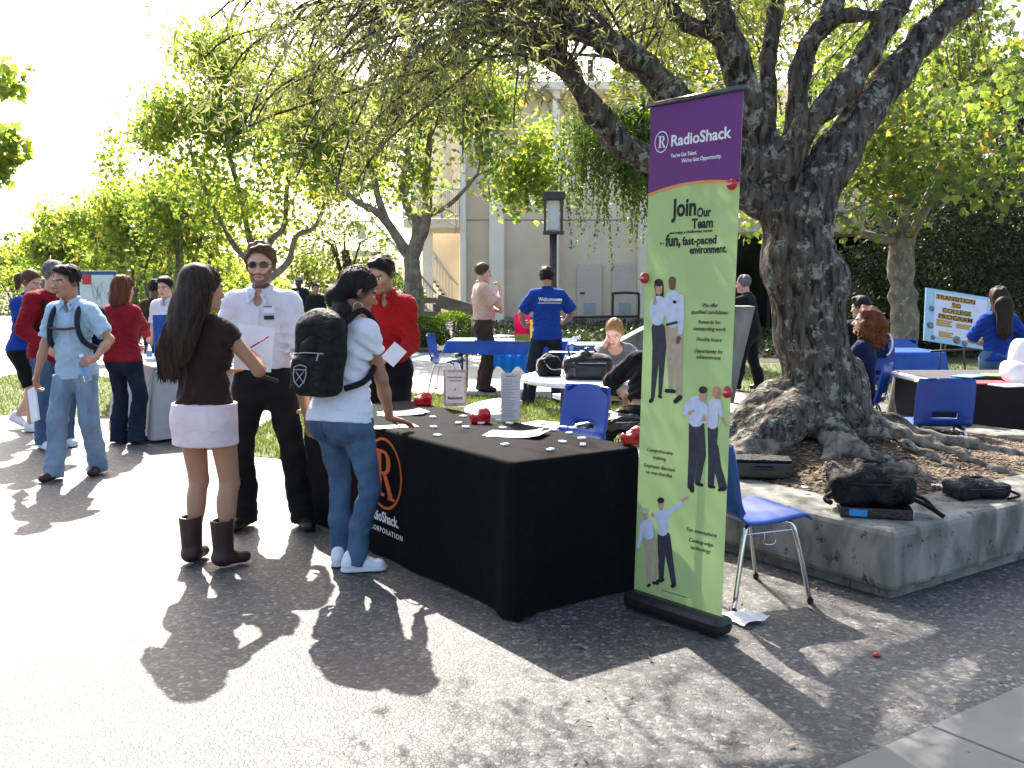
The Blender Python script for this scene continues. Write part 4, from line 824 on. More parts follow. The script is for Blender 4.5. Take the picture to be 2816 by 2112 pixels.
PLEAF = [(0, (.09, .14, .04)), (.4, (.16, .22, .06)), (.75, (.24, .30, .08)), (.95, (.34, .36, .09)), (.985, (.40, .30, .07)), (1, (.38, .17, .05))]
PL1 = leafmat("plane_leaf", PLEAF, .6, .5, 1.7)
PL2 = leafmat("plane_leaf_green", [(0, (.07, .11, .035)), (.6, (.13, .18, .05)), (.92, (.22, .25, .07)), (1, (.32, .20, .05))], .55, .45, 1.5)
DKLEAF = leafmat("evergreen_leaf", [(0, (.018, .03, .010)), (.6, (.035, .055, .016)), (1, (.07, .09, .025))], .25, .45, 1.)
WLEAF = leafmat("weeping_leaf", [(0, (.04, .075, .015)), (.6, (.075, .13, .02)), (1, (.15, .20, .03))], .45, .4, 1.4)
def grow(mb, s, d, L, r, depth, q, tips, up=.15, spread=.55, n=5):
    P = [Vector(s)]; d = Vector(d).normalized()
    for i in range(n):
        d = (d + Vector((q.gauss(0, .16), q.gauss(0, .16), q.gauss(0, .12) + up * .25))).normalized(); P.append(P[-1] + d * L / n)
    mb.tube(P, [r * (1 - .55 * i / n) for i in range(n + 1)], 7 if r > .04 else 5, False)
    if depth == 0: tips += P[1:]; return
    for k in range(q.choice((2, 3, 3))):
        a = d.orthogonal(); a.rotate(Matrix.Rotation(q.uniform(0, 6.28), 3, d)); nd = d * (1 - spread * .5) + a * spread * q.uniform(.6, 1.2)
        grow(mb, P[q.randrange(n - 2, n + 1)], nd, L * q.uniform(.6, .82), r * .45, depth - 1, q, tips, up, spread, n)
    tips += P[-2:]
def plane_tree(name, label, limbs, seed, nleaf, lsize, lm, sub=(1.3, 2), spread=.6, up=.3, clump=.3, group=None, bark=PBARK, extra=(), cull=None, asp=1.0, shape='p'):
    """limbs: [points], [radii]; twigs grow from the limbs' ends"""
    q = random.Random(seed); t = thing(name, label, "tree", (0, 0, 0), 0, group); mb = MB(); tips = []
    for P, rr in limbs:
        S = spline(P, 5); n_ = len(S); R_ = [rr[0] + (rr[1] - rr[0]) * (i / (n_ - 1)) ** .8 for i in range(n_)]; mb.tube(S, [r_ * (1 + .06 * q.gauss(0, 1)) for r_ in R_], 12 if rr[0] > .1 else 8, False)
        if len(P) > 2 and rr[1] < .12:
            d = (S[-1] - S[-3]).normalized()
            for k in range(3): grow(mb, S[-1], d + Vector((q.gauss(0, .5), q.gauss(0, .5), q.gauss(0, .3))), sub[0] * q.uniform(.7, 1.2), rr[1] * .6, sub[1], q, tips, up, spread)
            for k in range(2): i = q.randrange(n_ // 2, n_); grow(mb, S[i], d + Vector((q.gauss(0, .8), q.gauss(0, .8), q.gauss(0, .4))), sub[0] * .8, rr[1] * .5, sub[1] - 1, q, tips, up, spread)
    mb.build("trunk", bark, t)
    tp = np.array([tuple(p) for p in tips]); r = np.random.RandomState(seed); c = tp[r.randint(0, len(tp), nleaf)] + r.normal(0, clump, (nleaf, 3)) * np.array((1, 1, .8))
    for b, rad, n_, in extra: c = np.concatenate([c, blob(b, rad, n_, seed + 3, .2)])
    if cull is not None: c = c[cull(c)]
    V, Q = leaves(c, lsize, asp, seed, .35, shape); obj("crown", npmesh("crown", V, Q, False), t, lm)
    return t
Y1 = 24.
plane_tree("plane_tree", "pollarded plane tree with forked trunk in front of the outside stair",
    [([Z5(600, 1560, Y1) - Vector((0, 0, .4)), Z5(585, 1380, Y1), Z5(560, 1100, Y1), Z5(545, 900, Y1)], (.24, .19)), ([Z5(550, 960, Y1), Z5(440, 780, Y1), Z5(330, 620, Y1 - .2), Z5(240, 540, Y1 - .4), Z5(120, 480, Y1 - .5), Z5(10, 390, Y1 - .6), Z5(-90, 250, Y1 - .6)], (.14, .05)),
     ([Z5(555, 930, Y1), Z5(600, 650, Y1), Z5(540, 560, Y1 + .2), Z5(480, 420, Y1 + .3), Z5(475, 270, Y1 + .3), Z5(520, 120, Y1 + .3), Z5(500, -100, Y1)], (.14, .06)), ([Z5(560, 920, Y1), Z5(650, 680, Y1), Z5(680, 480, Y1), Z5(668, 300, Y1), Z5(680, 160, Y1), Z5(700, -60, Y1)], (.16, .07)),
     ([Z5(690, 580, Y1), Z5(860, 490, Y1 - .4), Z5(1000, 350, Y1 - .7), Z5(1100, 240, Y1 - .9), Z5(1230, 205, Y1 - 1)], (.07, .025)), ([Z5(1095, 245, Y1 - .9), Z5(1120, 100, Y1 - .9), Z5(1140, -30, Y1 - .9)], (.03, .015)), ([Z5(345, 640, Y1 - .2), Z5(270, 430, Y1 - .2), Z5(220, 220, Y1 - .1), Z5(140, 60, Y1), Z5(40, -150, Y1)], (.10, .05))],
    5, 14000, .135, PL1, (1.0, 2), clump=.26, up=.1, extra=[(Z5(1300, 330, Y1 - 1.2), (.55, .4, .5), 90), (at(380, 150, 23.6), (2.2, 1.2, 1.7), 700), (at(480, 165, 22.5), (.8, .5, .7), 60)])
Y2 = 29.
S1 = lambda x, y, Y: at(x * .1753, y * .1753, Y)
plane_tree("plane_tree", "bushy yellow-green plane tree behind the bearded man",
    [([gp(262, 335, 0) * 1.0 if False else Vector((X_(264, Y2), Y2, -.1)), S1(1500, 1700, Y2), S1(1520, 1560, Y2)], (.22, .17)), ([S1(1520, 1600, Y2), S1(1640, 1500, Y2), S1(1690, 1350, Y2), S1(1790, 1300, Y2), S1(1850, 1180, Y2)], (.12, .05)), ([S1(1515, 1560, Y2), S1(1540, 1380, Y2), S1(1620, 1290, Y2), S1(1640, 1050, Y2), S1(1700, 850, Y2)], (.12, .05)),
     ([S1(1515, 1540, Y2), S1(1430, 1380, Y2), S1(1380, 1150, Y2), S1(1300, 850, Y2), S1(1260, 600, Y2)], (.12, .05)), ([S1(1510, 1560, Y2), S1(1350, 1420, Y2), S1(1200, 1150, Y2), S1(1080, 850, Y2)], (.11, .045))],
    9, 12500, .145, PL1, (1.1, 2), clump=.34, up=.1, extra=[(at(245, 170, Y2), (2.7, 1.6, 2.0), 4200), (at(290, 100, Y2), (1.8, 1.2, 1.4), 1300), (at(225, 105, Y2), (1.2, 1.0, 1.2), 500)])
for i, (px, py, Y, rx, rz, lab) in enumerate([(182, 205, 33, 2.0, 2.0, "slender many-stemmed plane tree just left of the bearded man's tree"), (140, 218, 36, 1.9, 1.9, "tall plane tree behind the notice board"), (102, 226, 40, 1.9, 2.0, "plane tree with a tall upright spire in the left row"), (62, 248, 44, 2.0, 1.3, "rounded plane tree near the left end of the row"), (24, 266, 50, 2.2, .9, "low plane tree at the left end of the row")]):
    b = Vector((X_(px, Y), Y, -.05)); q = random.Random(50 + i); L = []; top = Z_(py, Y)
    for k in range(6):
        o = Vector((q.uniform(-1, 1) * rx * .55, q.uniform(-.6, .6), 0)); s_ = b + Vector((q.uniform(-.5, .5), q.uniform(-.3, .3), 0)); L.append(([s_, s_ + o * .3 + Vector((0, 0, top * .3)), s_ + o * .7 + Vector((0, 0, top * .6)), s_ + o * 1.1 + Vector((0, 0, top * .85))], (.10, .04)))
    plane_tree("plane_tree", lab, L, 70 + i, 4000, .17, PL1, (rx * .34, 2), clump=.3, up=.25, group="row of plane trees on the left", extra=[(at(px, py, Y), (rx * .95, 1.3, rz * .8), 1500), (at(px, 268, Y), (rx * 1.0, 1.2, 1.3), 380)] + ([(at(112, 165, Y), (.7, .6, 1.6), 500)] if i == 2 else []))
YR = 18.5
plane_tree("plane_tree", "straight-trunked plane tree with large bright leaves left of the college board",
    [([Vector((X_(903, YR), YR, -.1)), T3(1270, 1650, YR), T3(1250, 1400, YR), T3(1255, 1210, YR)], (.26, .23)), ([T3(1240, 1235, YR), T3(1130, 1205, YR - .2), T3(1040, 1180, YR - .4), T3(980, 1130, YR - .5), T3(925, 1085, YR - .6)], (.09, .06)), ([T3(1240, 1230, YR), T3(1270, 1080, YR), T3(1300, 950, YR), T3(1330, 840, YR), T3(1400, 650, YR)], (.12, .045)),
     ([T3(1270, 1230, YR), T3(1380, 1030, YR), T3(1470, 800, YR), T3(1490, 640, YR), T3(1550, 400, YR)], (.14, .045)), ([T3(1230, 1230, YR), T3(1140, 1080, YR), T3(1090, 860, YR), T3(1060, 700, YR)], (.10, .04)), ([T3(1280, 1210, YR), T3(1350, 1100, YR - .5), T3(1480, 860, YR - 1), T3(1660, 690, YR - 1.3), T3(1820, 540, YR - 1.6)], (.09, .04)), ([T3(1250, 1230, YR), T3(1250, 1050, YR + .4), T3(1180, 900, YR + .5)], (.09, .05))],
    15, 5200, .145, PL2, (1.1, 2), clump=.32, up=.15, extra=[(T3(1350, 720, 16.5), (1.7, .8, .9), 600), (T3(1700, 720, 15.5), (1.2, .8, 1.0), 480), (T3(1750, 950, 15), (.8, .6, .5), 110), (T3(1150, 800, 17), (.9, .6, .8), 260)])
# plane tree standing left of the frame, its branch ends reach in
XL, YL = -6.6, 9.2
plane_tree("plane_tree", "plane tree out at the left edge with only leafy branch tips showing", [([(XL, YL, -.1), (XL - .05, YL, 1.4), (XL, YL, 2.4)], (.2, .16)), ([(XL, YL, 2.3), (XL + .5, YL, 2.9), at(-130, 165, YL), at(-75, 150, YL)], (.08, .03)), ([(XL, YL, 2.3), (XL + .4, YL, 3.2), at(-130, 90, YL), at(-75, 70, YL)], (.08, .03))],
    31, 700, .12, PL1, (.3, 1), clump=.12, up=0., extra=[(at(3, 72, YL), (.24, .2, .14), 60), (at(10, 90, YL), (.12, .1, .05), 18), (at(6, 148, YL), (.21, .2, .2), 130), (at(2, 175, YL), (.15, .1, .1), 25)])
# weeping tree in front of the building
YW = 22.; wt = thing("weeping_tree", "weeping green tree trailing foliage in front of the pale building", "tree"); mb = MB(); top = at(640, 95, YW); q = random.Random(4); sts = []
mb.tube(spline([(X_(672, YW), YW, -.1), (X_(668, YW), YW, 2), (X_(655, YW), YW, 4.2), tuple(top)], 5), [.15 - .005 * i for i in range(16)], 8, False)
for i in range(58):
    e = at(q.uniform(556, 662), q.uniform(85, 195) if i % 2 else q.uniform(95, 150), YW + q.uniform(-.9, .9)); s_ = Vector((X_(650, YW), YW, q.uniform(3.5, 5.0)))
    if e.x < X_(580, YW) and e.z < 3.9: e.z += .8
    P = spline([s_, (s_ + e) / 2 + Vector((0, 0, .35)), e], 5); mb.tube(P, [.03 * (1 - .75 * k / len(P)) for k in range(len(P))], 5, False)
    for k in range(12): p = P[q.randrange(4, len(P))]; sts.append((p.x + q.gauss(0, .14), p.y + q.gauss(0, .14), p.z + q.gauss(0, .1)))
mb.build("trunk", PBARK, wt); T, P, Dr = strands(sts, .6, 1.9, 44, 12, .10); V, Q = leaves(P, .075, .5, 13, .5, 'd', Dr * .6, .7); obj("crown", npmesh("crown", V, Q, False), wt, WLEAF)
# dark evergreens on the right and behind the low building
def shrub(name, label, parts, lm, size, seed, cat="shrub", group=None, stem=True, asp=.5):
    t = thing(name, label, cat, (0, 0, 0), 0, group); P = np.concatenate([blob(c, r, n_, seed + i, .55) for i, (c, r, n_) in enumerate(parts)]); P = P[P[:, 2] > .02]; V, Q = leaves(P, size, asp, seed, .1); obj("crown" if cat == "tree" else "foliage", npmesh("foliage", V, Q, False), t, lm)
    if stem:
        m = MB(); c = Vector(parts[0][0]); q = random.Random(seed)
        if cat == "tree": m.tube(spline([(c.x, c.y, -.1), (c.x + .1, c.y, c.z * .6), tuple(c)], 4), [.24 - .015 * i for i in range(9)], 8, False)
        for k in range(9): e = c + Vector((q.uniform(-.8, .8) * parts[0][1][0], q.uniform(-.8, .8) * parts[0][1][1], q.uniform(-.2, .8) * parts[0][1][2])); m.tube([(c.x + (e.x - c.x) * .1, c.y, max(-.05, .2 * c.z if cat != "tree" else c.z * .6)), (c + e) / 2, e], [.05, .03, .012], 5, False)
        m.build("trunk" if cat == "tree" else "stem", BARK, t)
    return t
def C_(px, py, Y): return tuple(at(px, py, Y))
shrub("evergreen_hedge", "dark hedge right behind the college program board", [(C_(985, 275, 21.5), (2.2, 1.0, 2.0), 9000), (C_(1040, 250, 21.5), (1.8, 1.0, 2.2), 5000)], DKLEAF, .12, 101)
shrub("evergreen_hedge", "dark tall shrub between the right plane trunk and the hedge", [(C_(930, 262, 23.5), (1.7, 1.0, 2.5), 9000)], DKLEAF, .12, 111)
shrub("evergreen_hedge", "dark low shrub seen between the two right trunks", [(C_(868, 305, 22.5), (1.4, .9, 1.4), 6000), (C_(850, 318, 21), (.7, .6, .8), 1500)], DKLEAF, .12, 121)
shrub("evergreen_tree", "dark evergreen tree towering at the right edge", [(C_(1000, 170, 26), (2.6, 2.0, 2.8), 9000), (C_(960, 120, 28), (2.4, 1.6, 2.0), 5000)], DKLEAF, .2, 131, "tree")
MIX = leafmat("mixed_leaf", [(0, (.04, .06, .018)), (.5, (.09, .12, .025)), (.85, (.16, .19, .03)), (1, (.26, .22, .04))], .5, .45, 1.5)
shrub("broadleaf_tree", "leafy tree rising behind the roof of the pale building", [(C_(590, 60, 47), (5.5, 2.5, 3.6), 6500), (C_(700, 40, 47), (4.0, 2.5, 4.2), 4500)], MIX, .34, 141, "tree")
shrub("broadleaf_tree", "leafy tree filling the gap between the big tree's limbs", [(C_(800, 90, 25), (2.7, 1.5, 2.6), 4600), (C_(870, 60, 26), (2.2, 1.4, 1.6), 1800)], MIX, .2, 151, "tree")
shrub("broadleaf_tree", "leafy tree just above the green banner's top", [(C_(690, 110, 29), (2.3, 1.4, 2.8), 4200)], MIX, .22, 161, "tree")
shrub("round_bush", "clipped green bush left of the peach-shirted man", [(C_(452, 329, 22.5), (.62, .5, .38), 5200)], WLEAF, .06, 171, group="bushes below the plane tree")
shrub("round_bush", "clipped green bush at the foot of the forked plane tree", [(C_(424, 331, 22.8), (.5, .5, .34), 4200)], WLEAF, .06, 181, group="bushes below the plane tree")
shrub("round_bush", "bush behind the fence at the stair's foot", [(C_(399, 297, 33), (.9, .6, .5), 2600)], WLEAF, .10, 191)
shrub("round_bush", "dark bush behind the two distant men", [(C_(330, 310, 31), (1.3, .7, .7), 3600)], MIX, .12, 195)
shrub("sapling", "sparse young tree beside the outside stair landing", [(C_(345, 250, 33), (1.7, .8, 1.1), 1000), (C_(330, 225, 33), (1.0, .8, .7), 350), (C_(372, 275, 33), (1.0, .6, .5), 500)], WLEAF, .16, 197, "tree")
# far wood on the left skyline
P = np.concatenate([blob((x, 150 + 6 * math.sin(x), 3.2), (7, 5, 5 + 2 * math.sin(x * .3)), 700, 300 + i, .5) for i, x in enumerate(range(-110, -20, 7))]); V, Q = leaves(P, .9, .6, 8); tag(obj("far_wood", npmesh("far_wood", V, Q, False), None, MIX), "far trees on the left skyline", "wood", kind="stuff")
# ivy ground cover in front of the building
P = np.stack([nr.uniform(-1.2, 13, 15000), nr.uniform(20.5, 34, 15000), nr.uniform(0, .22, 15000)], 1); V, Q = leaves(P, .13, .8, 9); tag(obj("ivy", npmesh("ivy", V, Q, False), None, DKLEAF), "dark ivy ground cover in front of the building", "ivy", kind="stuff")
# ---------------------------------------------------------------- things
BLACKCLOTH = mat("black_tablecloth", (.0045, .0043, .0048), rough=.95, var=.25, vs_=30, bump=.3, bs=300, spec=.12, fold=.15, fs=3)
PAPER = mat("paper", (.74, .75, .78), rough=.85, var=.03, trans=.15)
PAPER_B = mat("paper_blue", (.42, .50, .66), rough=.85, var=.08, vs_=25)
WHITEP = mat("white_plastic", (.72, .71, .70), rough=.45, var=.04)
REDP = mat("red_plastic", (.42, .012, .018), rough=.25, var=.1, coat=.4)
BLACKN = mat("black_nylon", (.008, .008, .0095), rough=.7, var=.3, vs_=20, bump=.5, bs=120, spec=.22, fold=1., fs=11)
BLACKL = mat("black_leather", (.008, .008, .009), rough=.28, var=.3, vs_=10, bump=.5, bs=35, spec=.6)
BLUEP = mat("blue_shell", (.016, .062, .30), rough=.38, var=.12, vs_=4, bump=.12, bs=260, spec=.5)
CHROME = mat("chrome", (.62, .62, .64), rough=.16, var=.05, metal=1.)
BLUECL = mat("blue_plastic_cover", (.02, .09, .42), rough=.45, var=.12, bump=.3, bs=14, trans=.2)
ACRYL = bpy.data.materials.new("acrylic"); ACRYL.use_nodes = True
_p = ACRYL.node_tree.nodes["Principled BSDF"]; _p.inputs["Transmission Weight"].default_value = 1; _p.inputs["Roughness"].default_value = .03; _p.inputs["IOR"].default_value = 1.1
INK = mat("ink_black", (.012, .012, .012), rough=.7, var=.02); INKW = mat("print_white", (.75, .75, .75), rough=.6, var=.02); INKO = mat("print_orange", (.55, .10, .02), rough=.8, var=.1)

def drape(L, W, H, drop, folds, amp, seed, flare=.03, rad=.015, uneven=0.):
    """a cloth over a table top (0..L, 0..W): flat top, rounded edge, folded sides"""
    q = random.Random(seed); ph = [q.uniform(0, 6.28) for _ in range(6)]; per = 2 * (L + W); n = int(per / .025); ring = []
    for i in range(n):
        s = per * i / n
        for (l, a, b, nx, ny) in ((L, (0, 0), (1, 0), 0, -1), (W, (L, 0), (0, 1), 1, 0), (L, (L, W), (-1, 0), 0, 1), (W, (0, W), (0, -1), -1, 0)):
            if s <= l:
                e = min(s, l - s); k = max(0, 1 - e / .10); px, py = a[0] + b[0] * s, a[1] + b[1] * s
                cx = (-1 if px < L / 2 else 1); cy = (-1 if py < W / 2 else 1); nv = Vector((nx + k * .55 * (cx if nx == 0 else 0), ny + k * .55 * (cy if ny == 0 else 0), 0)); ring.append((px, py, nv, k, per * i / n)); break
            s -= l
    rows = [(0, 0)] + [(rad * math.sin(t), rad * (1 - math.cos(t))) for t in (.5, 1.0, 1.57)]; m_ = 14; V = []; F = []
    for r_ in range(len(rows) + m_):
        for (px, py, nv, k, s) in ring:
            if r_ < len(rows): o, d = rows[r_]; V.append((px + nv.x * o, py + nv.y * o, H - d))
            else:
                t = (r_ - len(rows) + 1) / m_; f = sum(math.sin(s * folds * w + p) * c for w, p, c in ((1, ph[0], .5), (1.7, ph[1], .35), (.45, ph[2], .5))) * amp * t ** .8
                o = rad + flare * t + f + k * .05 * t; V.append((px + nv.x * o, py + nv.y * o, H - rad - (drop * (1 + uneven * math.sin(s * 1.3 + ph[3])) - rad) * t))
    nr_ = len(rows) + m_
    for r_ in range(nr_ - 1):
        for i in range(n): j = (i + 1) % n; F.append((r_ * n + j, r_ * n + i, (r_ + 1) * n + i, (r_ + 1) * n + j))
    F.append(tuple(range(n))); return pymesh("cloth", V, F)
def folding_table(label, loc, rz, L, W, H, topm=WHITEP, group=None, legm=DARKM, th=.03):
    t = thing("folding_table", label, "table", loc, rz, group); MB().box((L / 2, W / 2, H - th / 2), (L, W, th), bev=.008).build("tabletop", topm, t)
    for x in (.2, L - .2):
        for y in (.08, W - .08): MB().tube([(x, y, H - th), (x, y, 0)], .014).build("leg", legm, t)
        MB().tube([(x, .08, .25), (x, W - .08, .25)], .011).build("brace", legm, t)
    return t
# ---- the black display table
TN = gp(514, 616); TL, TW, TH = 2.40, .76, .745
tb = folding_table("folding table hidden under the black cloth", (TN.x + BX.x * .015, TN.y + BX.y * .015, 0), R(35), TW, TL, TH - .006)
tb.location = (TN.x + (AX.x + BX.x) * .02, TN.y + (AX.y + BX.y) * .02, 0)
clo = thing("tablecloth", "black floor-length tablecloth with orange R ring logo on the display table", "tablecloth", tuple(tb.location), R(35))
me = drape(TW, TL, TH, TH - .005, 8, .015, 3, .025, .02); obj("cloth", me, clo, BLACKCLOTH, smooth=True)
def wl(px, py, z): p = gp(px, py, z); d = p - Vector(clo.location); return Vector((d.dot(AX), d.dot(BX), z))
# print on the long left face (x = 0 side): text runs towards -y
fx = -.062; u0 = 1.21
def ringmesh(r0, r1, n=48, sx=1., sy=1.): return [(math.cos(2 * math.pi * i / n) * r * sx, math.sin(2 * math.pi * i / n) * r * sy, 0) for r in (r0, r1) for i in range(n)], [(i, (i + 1) % n, n + (i + 1) % n, n + i) for i in range(n)]
FR = (R(90), 0, R(-90))
V, F = ringmesh(.192, .208); obj("ring", pymesh("ring", V, F), clo, INKO, (fx, u0, .50), FR)
def serifR(parent, size, m, loc, rot, name="letter"):
    """a slab-serif capital R"""
    b = MB(); s = size; t = .0006
    def bar(x0, y0, x1, y1): b.box(((x0 + x1) / 2 * s, (y0 + y1) / 2 * s, 0), ((x1 - x0) * s, (y1 - y0) * s, t))
    bar(.12, .07, .30, .93); bar(.0, 0, .42, .0695); bar(.0, .9305, .40, 1)
    n = 16; V = []; 
    for i in range(n + 1):
        a = math.pi / 2 - math.pi * i / n
        V += [((.40 + .31 * math.cos(a)) * s, (.735 + .265 * math.sin(a)) * s, 0), ((.40 + .13 * math.cos(a)) * s, (.735 + .20 * math.sin(a)) * s, 0)]
    b.add(V, [(2 * i, 2 * i + 1, 2 * i + 3, 2 * i + 2) for i in range(n)]); b.add([(.3005 * s, 1 * s, 0), (.40 * s, 1 * s, 0), (.40 * s, .935 * s, 0), (.3005 * s, .935 * s, 0)], [(0, 3, 2, 1)]); b.add([(.3005 * s, .535 * s, 0), (.40 * s, .535 * s, 0), (.40 * s, .47 * s, 0), (.3005 * s, .47 * s, 0)], [(0, 3, 2, 1)])
    b.add([(.36 * s, .4695 * s, 0), (.54 * s, .4695 * s, 0), (.80 * s, .02 * s, 0), (.60 * s, .02 * s, 0)], [(0, 3, 2, 1)]); b.add([(.56 * s, .0195 * s, 0), (.88 * s, .0195 * s, 0), (.88 * s, -.04 * s, 0), (.56 * s, -.04 * s, 0)], [(0, 3, 2, 1)])
    return b.build(name, m, parent, loc, rot)
serifR(clo, .27, INKO, (fx, u0 + .115, .365), FR)
lettering("RadioShack.", .085, INKW, clo, (fx - .002, u0 + .215, .215), FR, bold=.018, sx=.93); lettering("CORPORATION", .042, INKW, clo, (fx - .003, u0 + .175, .15), FR, bold=.012, sx=1.1, space=1.25)
# things lying on the black table
def R4(x, y): return (950 + x * .422) / 2.75, (1050 + y * .422) / 2.75
ZT = TH + .001
badges = [(575, 300), (600, 355), (738, 273), (785, 300), (885, 273), (1025, 305), (1070, 275), (1285, 280), (1353, 320), (1457, 340), (1540, 375), (1415, 397), (1547, 416), (1040, 415), (1335, 448), (570, 235), (768, 230), (1480, 305), (1420, 300)]
PK = ["just right of the leaning hand", "by the table's left edge, nearest the orange ring", "left of the middle red dispenser", "below left of the middle red dispenser", "touching the middle red dispenser's front", "above left of the fanned sheets", "between the middle dispenser and the acrylic holder", "behind the fanned sheets, right of the acrylic holder", "right of the fanned sheets' far corner", "farther right of the fanned sheets' near edge", "rightmost but one towards the banner", "right of the fanned sheets, near side", "rightmost and nearest the banner edge", "just in front of the fanned sheets' left end", "nearest of all to the table's front corner", "beside the bluish sheets on the left", "left of the job fair sign's foot", "by the blue chair, right one of a pair", "by the blue chair, left one of a pair"]
for i, (x, y) in enumerate(badges):
    p = gp(*R4(x, y), ZT)
    tag(MB().box((0, 0, .006), (.042, .03, .011), bev=.003).build("mint_packet", WHITEP, None, (p.x, p.y, ZT), (0, 0, rnd.uniform(0, 3))), "small white giveaway packet " + PK[i], "packet", "giveaway packets on the black table")
def sheets(label, px, py, z, w, d, n, rz, m=PAPER, fan=.15, group=None, curl=.0):
    p = gp(px, py, z); t = thing("paper_stack", label, "papers", (p.x, p.y, z), rz, group); q = random.Random(int(px * 7 + py))
    for k in range(n):
        a = q.uniform(-fan, fan); c = rotz(a); o = Vector((q.uniform(-.02, .02), q.uniform(-.02, .02), .0012 + k * .0012)); V = []; F = []; nx = 6
        for i in range(nx + 1):
            for j in (0, 1): x = (i / nx - .5) * w; V.append(c @ Vector((x, (j - .5) * d, 0)) + o + Vector((0, 0, curl * max(0, i / nx - .5) ** 2 * 4)))
        F = [(2 * i, 2 * i + 2, 2 * i + 3, 2 * i + 1) for i in range(nx)]; obj("sheet", pymesh("sheet", V, F), t, m if k else (m if n < 3 else PAPER_B))
    return t
sheets("fanned sheets of paper at the front of the black table", *R4(1110, 345), ZT, .30, .21, 4, R(-5), fan=.3, curl=.02)
sheets("bluish application sheets under the backpack girl's hand", *R4(370, 205), ZT, .28, .21, 4, R(10), PAPER, .3, curl=.012)
sheets("single white sheet at the black table's left edge", *R4(300, 290), ZT, .26, .12, 1, R(20))
sheets("white papers behind the job fair sign", *R4(900, 172), ZT, .32, .14, 2, R(-25))
def clip_disp(label, px, py, rz):
    p = gp(px, py, ZT); t = thing("tape_dispenser", label, "dispenser", (p.x, p.y, ZT), rz, "red dispensers on the black table")
    sdf_obj("base", [rbox((0, 0, .026), (.115, .058, .052), .012), cap((.030, -.018, .06), (.030, .018, .06), .030, None, .02), cap((-.045, 0, .045), (.02, 0, .07), .02, .026, .02), plane_cut((0, 0, 0), (0, 0, -1)), ell((-.028, 0, .066), (.022, .035, .016), .008, None, True)], .004, REDP, t)
    MB().box((-.012, 0, .072), (.05, .022, .006), Matrix.Rotation(R(-28), 3, 'Y'), bev=.002).build("tape", WHITEP, t); return t
clip_disp("glossy red tape dispenser at the table's far corner by the red-shirted man", *R4(505, 152), R(20)); clip_disp("glossy red tape dispenser in the middle of the black table", *R4(878, 268), R(15)); clip_disp("glossy red tape dispenser half hidden by the banner's edge", *R4(1872, 408), R(10))
# upright signs
def Z4(x, y): return (1000 + x * .3617) / 2.75, (680 + y * .3617) / 2.75
p = gp(*Z4(696, 1222), ZT); s1 = thing("table_sign", "upright job fair sign with parchment border on the black table", "sign", (p.x, p.y, ZT), R(6))
MB().box((0, 0, .135), (.152, .003, .245), Matrix.Rotation(R(-4), 3, 'X')).build("card", mat("parchment_edge", (.30, .17, .13), col2=(.55, .42, .36), rough=.8, vs_=40), s1); MB().box((0, -.002, .137), (.126, .003, .205), Matrix.Rotation(R(-4), 3, 'X')).build("panel", mat("parchment", (.62, .52, .47), rough=.8, var=.08, vs_=30), s1)
MB().box((0, .01, .006), (.15, .07, .006)).build("stand", ACRYL, s1)
for t_, z, sz, b_ in (("College of San Mateo", .203, .0145, .02), ("Autumn Job Fair", .180, .0145, .02), ("Radioshack", .060, .026, .03)): lettering(t_, sz, INK, s1, (0, -.0055 + (z - .137) * .07, z), (R(94 - 8), 0, 0), align='CENTER', bold=b_ * .6, sx=.85)
mb = MB(); mb.tube([(0, 0, .085), (-.012, 0, .10), (.004, 0, .115), (-.006, 0, .135), (.006, 0, .15)], [.006, .010, .012, .009, .004], 6); mb.build("print", mat("print_brown", (.12, .07, .04), rough=.8), s1, (0, -.004, .012)).scale = (1, .1, .8)
p = gp(*Z4(1118, 1325), ZT); s2 = thing("flyer_holder", "clear acrylic holder with tall printed list on the black table", "sign holder", (p.x, p.y, ZT), R(8))
MB().box((0, 0, .150), (.118, .002, .292)).build("sheet", PAPER, s2); MB().box((.022, -.0045, .154), (.165, .003, .308)).build("front_panel", ACRYL, s2); MB().box((.0, .02, .004), (.17, .08, .006)).build("foot", ACRYL, s2)
mb = MB()
for k in range(24): w = rnd.uniform(.05, .098); mb.box((-.052 + w / 2, -.0015, .255 - k * .0098), (w, .0006, .0028))
mb.build("print_lines", mat("print_grey", (.25, .25, .28), rough=.8), s2); lettering("Radioshack", .014, INK, s2, (0, -.0018, .272), (R(90), 0, 0), align='CENTER', bold=.01)

# ---- the roll-up banner
BL = Vector((.602, 4.80, .068)); _y, _ln, BWD, BHT = -.872, .046, .538, 2.36
bx_ = Vector((math.cos(_y), math.sin(_y), .012)).normalized(); _n2 = Vector((-math.sin(_y), math.cos(_y), 0)); by_ = (Vector((0, 0, 1)) * math.cos(_ln) + _n2 * math.sin(_ln)); by_ = (by_ - bx_ * by_.dot(bx_)).normalized(); bn_ = bx_.cross(by_); BR_ = BL + bx_ * BWD
ban = thing("banner_stand", "tall purple and green roll-up recruiting banner on a black base", "banner", tuple(BL))
MW = Matrix((bx_, by_, bn_)).transposed().to_4x4(); MW.translation = BL; ban.matrix_world = MW
def uv(px, py):
    d = ray(px, py); o = Vector((0, 0, CAMH)) - BL; t = -o.dot(bn_) / d.dot(bn_); p = o + d * t; return p.dot(bx_), p.dot(by_)
def SA(x, y): return uv((1700 + x * .47) / 2.75, (220 + y * .47) / 2.75)
def SB(x, y): return uv((1680 + x * .482) / 2.75, (1000 + y * .482) / 2.75)
GRN = mat("banner_green", (.37, .50, .20), rough=.55, var=.07, vs_=2.5, trans=.22); PUR = mat("banner_purple", (.17, .042, .21), rough=.5, var=.06, vs_=3, trans=.2); ORG = mat("banner_orange", (.75, .26, .06), rough=.55, var=.03)
topv = BHT; arc = []
